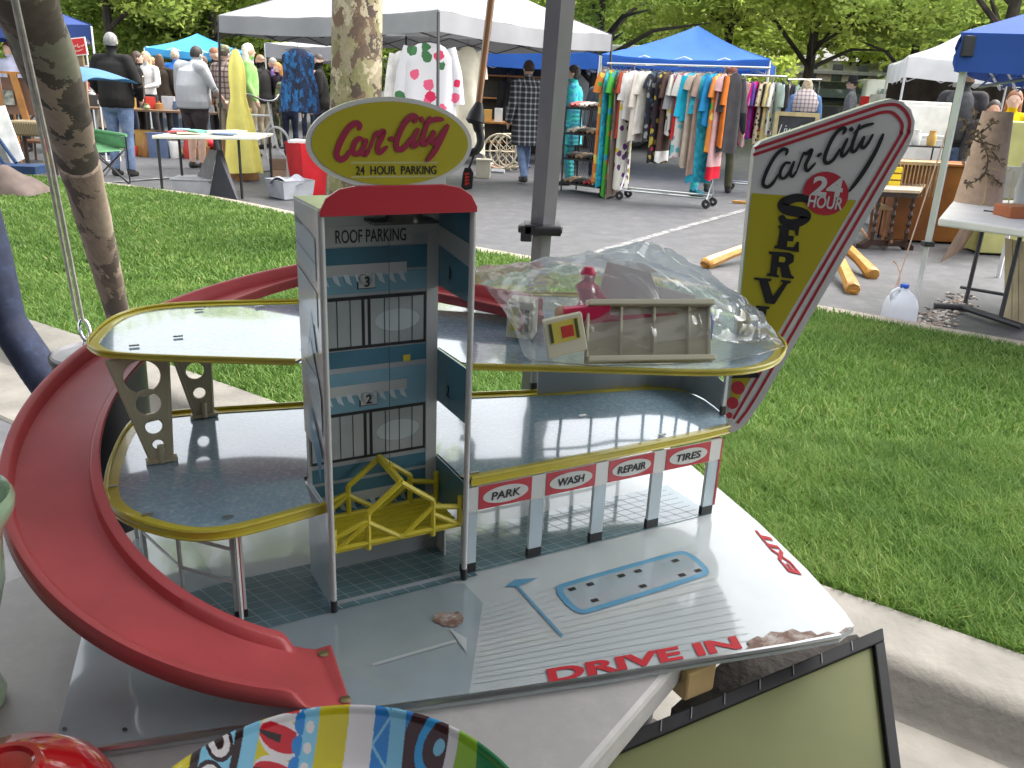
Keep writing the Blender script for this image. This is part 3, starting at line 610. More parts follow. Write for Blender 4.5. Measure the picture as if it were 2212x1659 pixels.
SCRIPT = [[(1035, 880, .7), (1045, 845, 1), (1012, 832, 1.1), (962, 872, 1.1), (912, 960, 1.15), (888, 1040, 1.1), (912, 1075, 1.1), (950, 1060, 1), (990, 1000, .6)],
 [(1068, 945, .8), (1035, 935, .9), (1005, 975, 1), (1000, 1025, 1), (1030, 1040, .9), (1075, 985, .8)], [(1092, 935, .9), (1066, 1010, 1), (1080, 1045, .9), (1112, 1005, .6)],
 [(1108, 1010, .6), (1130, 950, .55), (1152, 895, .8)], [(1146, 890, .8), (1172, 902, 1.15), (1206, 884, .9), (1196, 920, 1), (1166, 985, 1.05), (1178, 1030, .95), (1232, 985, .6)],
 [(1240, 944, .9), (1270, 928, .9)],
 [(1408, 830, .7), (1424, 795, 1), (1396, 783, 1.1), (1350, 825, 1.1), (1310, 900, 1.1), (1288, 975, 1.1), (1308, 1010, 1.1), (1350, 990, 1), (1390, 925, .6)],
 [(1440, 865, .9), (1405, 940, 1), (1402, 985, 1), (1430, 975, .8), (1470, 915, .6)], [(1452, 814, 1.1), (1464, 806, 1.3), (1474, 800, 1.2)],
 [(1520, 785, .8), (1478, 890, 1), (1465, 960, 1), (1490, 970, .9), (1530, 905, .6)], [(1478, 838, .6), (1540, 808, 1), (1610, 805, .8)],
 [(1548, 880, .9), (1528, 935, 1), (1540, 965, .9), (1570, 940, .8), (1605, 880, .7)], [(1640, 838, .9), (1590, 940, 1.1), (1540, 1030, 1.1), (1492, 1088, .7)]]
strokes(SCRIPT, lambda x, y: ov(x, y) - VY * .0008, -VY, .0046, M('script_red', (.34, .025, .07), .35, coat=.4), osn)
# --- service wing: fascia, columns
def wu(x, y): u, z = twp(x, y, wv); return u, z
wing = MB(); cols = [1013, 1155, 1288, 1410, 1527]; yb = [1240, 1200, 1168, 1135, 1112]
cu = [twp(x, y, wv)[0] for x, y in zip(cols, yb)]; cw = .017
wg = thing('service_wing', None, None); 
bpy.data.objects.remove(wg)
mb = MB(); z0, z1 = .079, Z2 - .010
mb.obox(tw(cu[0] - cw / 2, wv, z0), UX * (cu[-1] - cu[0] + cw), VY * .0015, UZ * (z1 - z0), 0)
for i in range(4):
    a, b = cu[i] + cw * .55, cu[i + 1] - cw * .55; mb.obox(tw(a, wv - .0006, z0 + .0005), UX * (b - a), VY * .0006, UZ * (z1 - z0 - .001), 1)
    c, r = (a + b) / 2, (b - a) / 2; mb.poly([tw(c + r * .86 * cos(q), wv - .0010, (z0 + z1) / 2 + (z1 - z0) * .36 * sin(q)) for q in np.linspace(0, 2 * pi, 36, endpoint=False)], 2)
fs = mb.build('service_fascia', [WH, RED, M('fascia_white', (.62, .63, .61), .35, coat=.3, var=.03)], toy)
for i, s in enumerate(['PARK', 'WASH', 'REPAIR', 'TIRES']):
    letters(s, BLK, fs, tw((cu[i] + cu[i + 1]) / 2, wv - .0013, (z0 + z1) / 2 - .0048), UX, UZ * .0098, .0004, .012, align='CENTER', fit=.036 + .0025 * max(0, len(s) - 4), shear=.12)
for i, u in enumerate(cu):
    mb = MB(); mb.obox(tw(u - cw / 2, wv + .0016, .0), UX * cw, VY * .004, UZ * (z1 - .001), 0); mb.obox(tw(u - cw / 2 - .0004, wv + .0010, .0), UX * (cw + .0008), VY * .0058, UZ * .013, 1)
    mb.obox(tw(u - cw / 2, wv + .0008, .013), UX * cw, VY * .0008, UZ * (z0 - .016), 2)
    if i == 4: mb.obox(tw(u + cw / 2, wv + .0, .013), UX * .003, VY * .02, UZ * (z1 - .014), 3)
    mb.build('column', [WH, BLK, PALE, RED], toy)
# rear ground-floor wall with window openings, and the parapet of the lower deck
def frame_wall(name, P, zb_, hgt, par, mats, cross=(.55,), w=.0045):
    mb = MB(); n = len(P)
    for i in range(n - 1):
        a, b = V(P[i]), V(P[i + 1]); d = (b - a); t = V((-d.y, d.x, 0)).normalized() * .0015
        if par: mb.obox(V((a.x, a.y, zb_)), d, t, UZ * par, 0)
        for c in cross: mb.obox(V((a.x, a.y, zb_ + hgt * c)), d, t, UZ * w * .7, 1)
        mb.obox(V((a.x, a.y, zb_ + hgt - .004)), d, t, UZ * .004, 1)
    for p in P: mb.tube([V((p[0], p[1], zb_ + (par or 0))), V((p[0], p[1], zb_ + hgt))], w * .5, 6, 1)
    return mb.build(name, mats, toy)
pp = catmull(up([(1153, 846), (1275, 838), (1387, 830), (1459, 836), (1510, 856), (1548, 886)], Z2), 2)
frame_wall('parapet', [p - VY * .010 for p in pp], ZB + Z2, Z3 - Z2 - .008, .042, [GREY, GREY], (.68,))
for x, y in ((1153, 846), (1563, 897)):
    c = gp(x, y, ZB + Z2); mb = MB(); mb.obox(c - UX * .004, UX * .008, VY * .004, UZ * .118, 0); mb.obox(c - UX * .0045 - VY * .0005, UX * .009, VY * .005, UZ * .013, 1); mb.build('parapet_post', [GREY, BLK], toy)
frame_wall('rear_window_wall', [tw(u, .20, 0) for u in np.linspace(.17, .50, 9)], ZB, Z2 - .009, .012, [WH, WH], (.35, .7), .006)
frame_wall('left_window_wall', catmull([gp(522, 1338, ZB), gp(398, 1302, ZB), gp(318, 1222, ZB), gp(296, 1160, ZB), gp(300, 1110, ZB)], 1), ZB, Z2 - .009, 0, [WH, WH], (.38, .72), .005)
c = gp(522, 1335, ZB); mb = MB(); mb.obox(c - UX * .006, UX * .012, VY * .004, UZ * (Z2 - .009), 0); mb.obox(c - UX * .0012 - VY * .001, UX * .0045, VY * .001, UZ * (Z2 - .01), 1); mb.obox(c - UX * .0065 - VY * .0012, UX * .013, VY * .006, UZ * .009, 2); mb.build('column', [WH, RED, BLK], toy)
# --- cream brackets with round holes
def bracket(foot, ztop, wt, wb, holes, skew):
    cu_ = bpy.data.curves.new('b', 'CURVE'); cu_.dimensions = '2D'; cu_.fill_mode = 'BOTH'; cu_.extrude = .0018
    def sp(pts):
        s = cu_.splines.new('POLY'); s.points.add(len(pts) - 1); s.use_cyclic_u = True
        for q, p in zip(s.points, pts): q.co = (p[0], p[1], 0, 1)
    h = ztop; sp([(-wb / 2, 0), (wb / 2, 0), (wt / 2 + skew, h), (-wt / 2 + skew, h)])
    rims = []
    for f, r in holes:
        c = (skew * f, h * f); sp([(c[0] + r * cos(a), c[1] + r * sin(a)) for a in np.linspace(0, 2 * pi, 28, endpoint=False)]); rims.append((c, r))
    ob = bpy.data.objects.new('b', cu_); COL.objects.link(ob); bpy.context.view_layer.update()
    me = bpy.data.meshes.new_from_object(ob.evaluated_get(bpy.context.evaluated_depsgraph_get())); bpy.data.objects.remove(ob)
    fm = lambda p: foot + UX * p[0] + UZ * p[1] + VY * p[2]
    mb = MB(); mb.add([fm(v.co) for v in me.vertices], [list(p.vertices) for p in me.polygons])
    for c, r in rims: mb.tube([fm((c[0] + r * cos(a), c[1] + r * sin(a), 0)) for a in np.linspace(0, 2 * pi, 28, endpoint=False)], .0022, 6, closed=True)
    for s in (-1, 1): mb.tube([fm((s * wb / 2, 0, 0)), fm((s * wt / 2 + skew, h, 0))], .0026, 6)
    mb.obox(fm((-wb / 2 - .006, 0, -.005)), UX * (wb + .012), VY * .010, UZ * .004); mb.tube([fm((0, 0, -.003)), fm((0, .02, -.003))], .004, 8)
    mb.build('bracket', CREAM, toy)
hh = Z3 - Z2 - .008
bracket(gp(350, 996, ZB + Z2), hh, .058, .020, [(.82, .020), (.565, .0145), (.345, .0105), (.17, .0075)], -.013)
bracket(gp(441, 899, ZB + Z2), hh, .052, .020, [(.82, .018), (.50, .0125), (.26, .009)], -.012)
# --- ramp
rp = dict(c=(-.256, .865), rx=.213, ry=.267, w=.043, a0=1.704, a1=5.238, z0=.263, zm=.029, rot=-.032)
def rpt(t, off):
    a = rp['a0'] + (rp['a1'] - rp['a0']) * t; X = (rp['rx'] + off) * cos(a); Yq = (rp['ry'] + off) * sin(a); c, s = cos(rp['rot']), sin(rp['rot'])
    return V((rp['c'][0] + X * c - Yq * s, rp['c'][1] + X * s + Yq * c, ZB + rp['z0'] * (1 - t) + .005 * t + rp['zm'] * sin(pi * t)))
def rback(t, off):   # straight run behind the tower, t 0..1 from right end to the helix start
    b = rpt(0, off); e = V((.035, 1.012 + off * 1.0, ZB + Z3 + .004)); m = V((-.13, 1.075 + off, ZB + .268)); return (1 - t) ** 2 * e + 2 * t * (1 - t) * m + t * t * b
def rall(t, off):
    if t < .22: return rback(t / .22, off)
    if t > .93: return rpt(.93, off).lerp(rpt(.93, off) + (rpt(1, off) - rpt(.93, off)) * 1.35 , (t - .93) / .07) if False else rpt((t - .22) / .78, off)
    return rpt((t - .22) / .78, off)
w = rp['w']; cs = [(-w, .0135, 1), (-w + .0015, .0125, 1), (-w + .006, .0125, 1), (-w + .0085, .011, 1), (-w + .0105, .001, 1), (-w + .0125, 0, 0), (0, -.0006, 0), (w - .0125, 0, 0), (w - .0105, .001, 1), (w - .0085, .013, 1), (w - .006, .015, 1), (w - .001, .015, 1), (w, .012, 1), (w + .0008, .0, 1)]
e0, e1 = rall(1, -w), rall(1, w); d = (rall(1, 0) - rall(.985, 0)).normalized(); d.z = 0
def rs(u, v):
    i = int(round(v * (len(cs) - 1))); off, h, side = cs[i]; q = min(1, u / .97); k = min(1, max(0, (.972 - q) / .010)) ** .5 if side else 1
    p = rall(q, off) + d * max(0, (u - .97) / .03) * (.017 - .008 * (off + w) / w * .5)
    return p + UZ * (h * k if side else h)
mb = MB(); mb.grid(rs, 200, len(cs) - 1)
ro = mb.build('ramp', RAMP, toy, smooth=50, solid=.002)
for q in (.12, .93):
    c = e0.lerp(e1, q) + d * .006 + UZ * .0012; mb = MB(); mb.lathe([(0, .002), (.003, .002), (.005, .0006), (.005, 0)], c, 14); mb.build('rivet', M('brass', (.35, .28, .14), .4, metal=.8), ro, smooth=True)
# --- elevator car
ev = MB(); q = lambda x, y, v: tw(*(lambda a: (a[0], v, a[1]))(twp(x, y, v)))
zf = .030; r_ = .0031; F0, F1 = .006, .072
fz = twp(900, 1158, F0)[1]; uL, uR = .004, W_ - .004
ev.obox(tw(uL, F0, fz), UX * (uR - uL), VY * (F1 - F0), UZ * .003)
for i in range(7): ev.obox(tw(uL, F0 + .004 + i * .0092, fz + .003), UX * (uR - uL), VY * .0055, UZ * .0012)
for v in (F0, F1):
    zz = fz + .003; uA, uB = .040, .112; hz, pk = .036, .064; um = (uA + uB) / 2
    bars = [((uL, zz + .002), (uR, zz + .002)), ((uA, zz - .006), (uA, zz + hz)), ((uB, zz - .006), (uB, zz + hz)), ((uA, zz + hz), (um, zz + pk)), ((um, zz + pk), (uB, zz + hz)),
            ((uL, zz + hz * .42), (uA, zz + hz * .78)), ((uL, zz), (uA, zz + hz * .72)), ((uA, zz + hz * .7), (um, zz)), ((um, zz), (uB, zz + hz * .8)), ((uB, zz + hz * .55), (uR, zz)), ((uB, zz + hz * .8), (uR, zz + hz * .6)), ((uR, zz), (uR, zz + hz * .95)), ((uL, zz), (uL, zz + hz * .7))]
    for a, b in bars: ev.tube([tw(a[0], v, a[1]), tw(b[0], v, b[1])], r_, 6)
ev.tube([tw(um, F0, fz + .067), tw(um, F1, fz + .067)], .0045, 6); ev.tube([tw(um, (F0 + F1) / 2, fz + .067), tw(um, (F0 + F1) / 2, fz + .074)], .003, 6)
eo = ev.build('elevator_car', YELP, toy); mb = MB(); mb.tube([tw(um, (F0 + F1) / 2, fz + .07), tw(um + .005, D_ * .6, .38)], .0003, 4); mb.build('string', BLK, eo)
mb = MB(); mb.obox(tw(.0, .01, .0005), UX * W_, VY * .0015, UZ * .004); mb.obox(tw(.0, .078, .0), UX * W_, VY * .002, UZ * .03); mb.build('sill', GREY, toy)
# --- tall service sign
SY = 1.006
def sp_(x, y, dy=0): return dp(x, y, SY - dy)
def z6(x, y, dy=0): return sp_(1504.2 + .48 * x, 177 + .48 * y, dy)
outl = [(1572, 905)] + [(1629, 330), (1632, 318), (1645, 306), (1660, 300), (1890, 222), (1925, 213), (1950, 220), (1968, 237), (1976, 262), (1973, 290), (1960, 322), (1650, 860), (1618, 908), (1600, 926), (1582, 935), (1573, 930)]
mb = MB(); mb.slab([sp_(x, y) for x, y in outl], V((0, .014, 0)), 0)
def ribbon(pts, w, m, dy):
    pts = [sp_(x, y, dy) for x, y in pts]; L = []; R = []
    for i, p in enumerate(pts):
        d = (pts[min(i + 1, len(pts) - 1)] - pts[max(0, i - 1)]).normalized(); s = V((-d.z, 0, d.x)) * w / 2; L.append(p + s); R.append(p - s)
    n = len(L); mb.add(L + R, [(i, i + 1, n + i + 1, n + i) for i in range(n - 1)], m)
s1 = [(1630, 321), (1740, 284), (1880, 236), (1912, 227), (1938, 227), (1956, 241), (1965, 262), (1962, 284), (1950, 310), (1800, 567), (1640, 845), (1600, 905), (1592, 914)]
s2 = [(1627, 335), (1740, 297), (1875, 252), (1905, 243), (1926, 243), (1941, 255), (1949, 270), (1946, 288), (1935, 310), (1785, 562), (1625, 835), (1584, 905)]
sm_ = lambda L: [(p.x, p.y) for p in catmull([V((x, y, 0)) for x, y in L], 6)]
ribbon(sm_(s1), .0036, 1, .0006); ribbon(sm_(s2), .0036, 1, .0006)
mb.poly([sp_(x, y, .0006) for x, y in [(1624, 417), (1850, 433), (1600, 855), (1582, 885), (1576, 872)]], 2)
mb.poly([z6(582 + 103 * cos(a), 502 + 98 * sin(a), .0012) for a in np.linspace(0, 2 * pi, 40, endpoint=False)], 3)
for x, y, r in [(188, 1377, 30), (163, 1445, 27), (148, 1500, 14)]: mb.poly([z6(x + r * cos(a), y + r * sin(a), .0012) for a in np.linspace(0, 2 * pi, 26, endpoint=False)], 3)
# slab serif SERVICE letters drawn as outlines (region-six pixels)
GL = {'E': [(372, 645), (466, 645), (458, 692), (448, 692), (446, 668), (418, 666), (415, 692), (440, 694), (436, 718), (410, 716), (408, 742), (440, 744), (452, 720), (462, 720), (462, 766), (352, 748), (354, 738), (366, 736), (378, 662), (368, 656)],
      'V': [(260, 880), (338, 886), (338, 896), (324, 898), (345, 966), (392, 904), (380, 898), (382, 890), (426, 896), (424, 906), (412, 908), (352, 1000), (312, 996), (282, 892), (262, 890)],
      'I': [(270, 1006), (330, 1012), (328, 1022), (318, 1022), (300, 1110), (272, 1108), (280, 1020), (268, 1016)]}
for g, pts in GL.items(): mb.slab([z6(x, y, .0018) for x, y in pts], V((0, .0008, 0)), 4)
mb.slab([z6(x, y, .0018) for x, y in [(328, 762), (420, 768), (440, 780), (438, 810), (415, 825), (428, 868), (440, 878), (438, 886), (386, 880), (378, 834), (366, 832), (362, 866), (374, 872), (372, 880), (318, 872), (320, 862), (332, 860), (342, 778), (326, 772)]], V((0, .0008, 0)), 4)
mb.poly([z6(x, y, .0022) for x, y in [(374, 786), (396, 788), (402, 798), (396, 812), (370, 810)]], 2)
mb.slab([sp_(x, y, .0018) for x, y in [(1577, 817), (1600, 803), (1640, 806), (1640, 816)]], V((0, .0008, 0)), 4)
ps = mb.build('service_sign', [SIGNW, M('stripe_red', (.42, .03, .045), .4), SIGNY, M('disc_red', (.45, .035, .05), .4), BLK], toy, recalc=False)
strokes([[(500, 545, .8), (497, 528, 1), (445, 522, 1.25), (392, 545, 1.5), (402, 572, 1.5), (470, 588, 1.5), (495, 608, 1.4), (455, 634, 1.3), (398, 630, 1.1), (380, 600, .9)]], lambda x, y: z6(x, y, .0008), (0, -1, 0), .0080, BLK, ps)
SY2 = lambda x, y: z6(300 + (x - 888) * .690 + (y - 1040) * .0, 455 + (y - 1040) * .62 - (x - 888) * .17, .0008)
strokes(SCRIPT[:-1] + [], SY2, (0, -1, 0), .0037, BLK, ps)
strokes([[(842, 232, .9), (805, 315, 1.1), (745, 415, 1.2), (686, 494, .8)]], lambda x, y: z6(x, y, .0008), (0, -1, 0), .0042, BLK, ps)
cx_ = sp_(1504.2 + .48 * 582, 177 + .48 * 508, .0014); XR = V((1, 0, -.055)).normalized()
letters('24', SIGNW, ps, z6(583, 512, .0014), XR, V((.05, 0, 1)).normalized() * .0215, .0004, .035, align='CENTER', fit=.036)
letters('HOUR', SIGNW, ps, z6(576, 568, .0014), XR, V((.05, 0, 1)).normalized() * .0145, .0004, .02, align='CENTER', fit=.041)
def fabric(n, c, tr=.35, rough=.75):
    if n in MATS: return MATS[n]
    m = M(n, c, rough, var=.07, vs=3, bump=.15, bs=6); t = m.node_tree; b = t.nodes['Principled BSDF']; tl = t.nodes.new('ShaderNodeBsdfTranslucent'); tl.inputs[0].default_value = (*c, 1)
    mx = t.nodes.new('ShaderNodeMixShader'); mx.inputs[0].default_value = tr; t.links.new(b.outputs[0], mx.inputs[1]); t.links.new(tl.outputs[0], mx.inputs[2]); t.links.new(mx.outputs[0], t.nodes['Material Output'].inputs[0]); return m
# ============================================================ near tent, table and things around the toy
def tent(name, label, m, a, b, ang_, zv, ze, pk, canopy, leg, slant=0, group=None, legr=.018, truss=True, ztop=None, hub=0):
    """pop-up tent: corner m, sides a (along ang_) and b (along ang_+90deg), valance bottom zv, eave ze, peak pk"""
    u = V((cos(ang_), sin(ang_), 0)); w = V((-sin(ang_), cos(ang_), 0)); m = V((m[0], m[1], 0))
    cs = [m, m + u * a, m + u * a + w * b, m + w * b]; ctr = (cs[0] + cs[2]) / 2; g = gz(ctr.y)
    t = thing(name, label, 'tent', (ctr.x, ctr.y, g), 0, group)
    mb = MB(); P = ctr + UZ * (pk + g)
    for i in range(4):
        p, q = cs[i] + UZ * (ze + g), cs[(i + 1) % 4] + UZ * (ze + g); ex = (q - p)
        def fr(s, r, p=p, q=q):
            e = p.lerp(q, s); x = e.lerp(P, r); return x - UZ * (.055 * sin(pi * s) * (1 - r) + .10 * sin(pi * r) * (.5 + .5 * sin(pi * s))) + UZ * .008 * sin(23 * s + 5 * r + i) * (1 - r)
        mb.grid(fr, 14, 8)
        n = V((ex.y, -ex.x, 0)).normalized()
        if (p + q).length and n.dot((p + q) / 2 - P) < 0: n = -n
        def fv(s, r, p=p, q=q, n=n):
            e = p.lerp(q, s); return e - UZ * (.055 * sin(pi * s) + (ze - zv) * r * (1 - .07 * abs(sin(4 * pi * s)) * .15)) + n * (.012 * sin(19 * s + 3 * i) * r + .01)
        mb.grid(fv, 28, 4)
    mb.build('canopy', canopy, t, smooth=True)
    for c in cs:
        d = (c - ctr); d.normalize(); f = c + d * slant; f.z = gz(f.y); top = c + UZ * (ze + g - .02)
        lb = MB(); lb.tube([f, f.lerp(top, .45)], legr * .8, 4); lb.tube([f.lerp(top, .44), top], legr, 4); lo = lb.build('leg', leg, t)
        fb = MB(); fb.box(f + UZ * .004, (legr * 5, legr * 5, .008)); fb.box(f.lerp(top, .45), (legr * 2.8, legr * 2.8, .06)); fb.build('foot_plate', leg, lo)
    if truss:
        mb = MB()
        for i in range(4):
            p, q = cs[i].lerp(ctr, .04) + UZ * (zv + g), cs[(i + 1) % 4].lerp(ctr, .04) + UZ * (zv + g)
            for k in range(4):
                s0, s1 = k / 4, (k + 1) / 4
                mb.tube([p.lerp(q, s0) + UZ * .16, p.lerp(q, s1) - UZ * .06], .008, 4); mb.tube([p.lerp(q, s0) - UZ * .06, p.lerp(q, s1) + UZ * .16], .008, 4)
        mb.build('truss', leg, t)
    return t
DK = M('dark_pole_paint', (.12, .115, .13), .45, coat=.3, var=.1, vs=6)
STRAP = M('black_plastic', (.02, .02, .022), .45, var=.1)
# ---- the tent the photographer stands under: slanted dark leg in view, roof overhead
foot, top = dp(1139, 900, 2.95), dp(1217, -70, 2.35)
foot.z = max(foot.z, .115); nt_ = thing('near_tent', 'tent over the toy stall, its slanted dark gray square leg rising behind the toy deck', 'tent', (0, 0, 0))
d = (top - foot); up_ = top + d * .22
mb = MB(); mb.tube([foot, foot.lerp(top, .55)], .030, 4); mb.build('leg', DK, nt_)
lo = nt_.children[0]
mb = MB(); mb.tube([foot.lerp(top, .52), up_], .038, 4); s_ = V((0, -1, 0)); 
mb.tube([foot.lerp(top, .535), up_], .009, 4)
mb.build('upper_leg', DK, nt_)
mb = MB(); c = foot.lerp(top, .52); rr = ray(1185, 395); mb.box(c, (.115, .10, .032)); mb.box(c + V((-.05, -.02, -.012)), (.035, .06, .05)); mb.tube([c + V((-.075, -.03, 0)), c + V((.06, -.05, .006))], .014, 8); mb.build('latch', STRAP, lo, bevel=.004)
RA, RB, RC, RD = V((.62, 2.3, 2.12)), V((-2.35, .75, 2.12)), V((-1.0, -2.0, 2.12)), V((2.1, -.25, 2.12)); PK = (RA + RC) / 2 + UZ * .75
mb = MB()
for p, q in ((RA, RB), (RB, RC), (RC, RD), (RD, RA)):
    mb.grid(lambda s, r, p=p, q=q: p.lerp(q, s).lerp(PK, r) - UZ * .05 * sin(pi * r), 8, 6)
    mb.grid(lambda s, r, p=p, q=q: p.lerp(q, s) - UZ * .2 * r, 8, 2)
mb.build('canopy', fabric('near_roof', (.27, .28, .31), .3), nt_, smooth=True)
for p, q in ((RB, RC), (RC, RD)):  # unseen curtains added behind the camera to darken the surfaces facing it
    mb = MB(); mb.grid(lambda u, v, p=p, q=q: p.lerp(q, u) + V((.03 * sin(40 * u), .03 * cos(37 * u), -2.05 * v)), 60, 4); mb.build('added_shade_curtain', M('shade_curtain_cloth', (.10, .105, .115), .85, var=.1), nt_, smooth=True)
for c in (RC, RD):
    mb = MB(); mb.tube([V((c.x * 1.1, c.y * 1.1, 0)), c], .03, 4); mb.build('leg', DK, nt_)
# ---- pole wrapped in camouflage cloth
cm = pattern('camo_cloth', 'camo', [(.06, .046, .036), (.15, .112, .082), (.24, .185, .14), (.095, .075, .058), (.17, .165, .12), (.08, .062, .048), (.29, .225, .17), (.05, .042, .034)], 7.5, .8, (1, .55, .9))
cm2 = pattern('bark_print', 'camo', [(.11, .083, .066), (.25, .19, .145), (.32, .25, .19), (.16, .118, .09), (.28, .21, .16)], 9, .8, (1.6, .5, .6))
T0, T1, T2 = dp(28, -60, 1.45), dp(170, 350, 1.95), dp(251, 665, 2.4); T3 = T2 + (T2 - T1) * .75
cp = thing('camouflage_pole', 'leaning tent pole wrapped in brown leaf and bark camouflage cloth, thick at the top', 'pole', (T3.x, T3.y, .1))
mb = MB(); mb.tube(catmull([T0, T0.lerp(T1, .5) + V((.008, 0, 0)), T1 + (T0 - T1) * .04], 8), [.054 - .0006 * i + .0018 * sin(i * 1.3) for i in range(17)], 14); mb.build('upper_wrap', cm, cp, smooth=True)
mb = MB(); mb.tube(catmull([T1, T1.lerp(T2, .5), T2, T3], 6), [.0455 - .0009 * i + .001 * sin(i * 2.1) for i in range(19)], 14); mb.build('lower_wrap', cm2, cp, smooth=True)
twig = M('twig_print', (.30, .25, .17), .8); mb = MB()
rnd = random.Random(4)
for i in range(13):
    t = rnd.uniform(.03, .95); c = T0.lerp(T1, t) if i < 7 else T1.lerp(T2, t); r0 = .050 - .006 * (i >= 7) - .010 * t; sd_ = (CAM - c).normalized(); sx = (T0 - T1).normalized().cross(sd_)
    a = c + sd_ * (r0 * .93) + sx * rnd.uniform(-.03, .03); bq = c + sd_ * (r0 * .9) + sx * rnd.uniform(-.03, .03) + (T1 - T0).normalized() * rnd.uniform(-.10, .10)
    mb.tube([a, a.lerp(bq, .5) + sx * .006 + sd_ * .004, bq], [.0016, .0012, .0006], 5)
mb.build('twigs', twig, cp)
# ---- white cords with steel eye hook, black weight bucket
ROPE = M('rope_white', (.55, .52, .47), .8, var=.15, vs=60); CH = M('chrome', (.6, .6, .62), .12, metal=1)
rp_ = thing('tie_down_cord', 'double white cord beside the camouflage pole ending in a steel hook on the bucket', 'cord', (-.9, 1.6, .5))
a0, a1 = dp(22, -20, 1.25), dp(176, 690, 1.62)
for o1, o2 in ((-6, -7), (5, 5)):
    mb = MB(); mb.tube([dp(28 + o1 * .6, -20, 1.25), dp(103 + o1, 330, 1.42), dp(174 + o2, 692, 1.62)], .0032, 6); mb.build('strand', ROPE, rp_, smooth=True)
mb = MB(); c = dp(183, 713, 1.62); mb.tube([c + CR * .011 * cos(a) * .9 + CU * .021 * sin(a) + CR * -.004 * sin(a) for a in np.linspace(0, 2 * pi, 22, endpoint=False)], .0036, 8, closed=True)
c2 = dp(188, 740, 1.62); mb.tube([c2 + CR * .007 * cos(a) + CU * .012 * sin(a) for a in np.linspace(0, 2 * pi, 16, endpoint=False)], .0026, 8, closed=True); mb.build('hook', CH, rp_, smooth=True)
bk_ = thing('weight_bucket', 'black plastic bucket with gray lid standing behind the red ramp as a tent weight', 'bucket', tuple(gp(225, 1010, .0)))
bt = dp(212, 760, 1.62); rb = .088; mb = MB(); bb = V((bt.x, bt.y, 0.0)); hz = bt.z
mb.lathe([(0, 0.006), (rb * .86, .006), (rb, hz - .015), (rb * 1.04, hz - .012), (rb * 1.04, hz - .003), (rb, hz - .002)], bb, 36); mb.build('body', M('bucket_black', (.014, .014, .016), .35, var=.2), bk_, smooth=True)
mb = MB(); mb.lathe([(rb, hz - .002), (rb * .96, hz + .002), (rb * .9, hz - .004), (0, hz - .004)], bb, 36); lo = mb.build('lid', M('bucket_lid', (.16, .16, .17), .4), bk_, smooth=True)
mb = MB(); c = dp(190, 752, 1.60); mb.box(V((c.x, c.y, hz + .003)), (.028, .02, .004)); mb.build('tag', M('paper', (.75, .75, .75), .7), lo)
# ---- table
TZ = .8215
ta, tb = gp(1449, 1450, TZ), gp(1279, 1659, TZ); te = (tb - ta).normalized(); tl, tl2 = gp(11, 1265, TZ), gp(64, 1245, TZ)
tbd = V((.878, .479, 0)); 
def isect(p, d, q, e):
    k = ((q.x - p.x) * e.y - (q.y - p.y) * e.x) / (d.x * e.y - d.y * e.x); return p + d * k
tdir = V((.574, .819, 0)); tper = V((-.819, .574, 0)); crn = ta + tdir * .235; crn.z = TZ
poly_ = [crn, crn - tdir * 1.45, crn - tdir * 1.45 + tper * .64, crn + tper * .64]
tm = pattern('table_plastic', 'speckle', [(.40, .385, .375), (.43, .415, .40), (.50, .48, .46)], 30, .5)
tab = thing('folding_table', 'light gray speckled plastic folding table carrying the toy garage', 'table', (crn.x - .3, crn.y - .5, 0))
mb = MB(); mb.slab([V((p.x, p.y, TZ)) for p in poly_], UZ * -.034); mb.build('tabletop', tm, tab, bevel=.006)
for p in poly_:
    c = p.lerp((poly_[0] + poly_[2]) / 2, .2); mb = MB(); mb.tube([V((c.x, c.y, .01)), V((c.x, c.y, TZ - .034))], .014, 10); mb.build('leg', M('grey_leg', (.2, .2, .21), .4, metal=.5), tab, smooth=True)
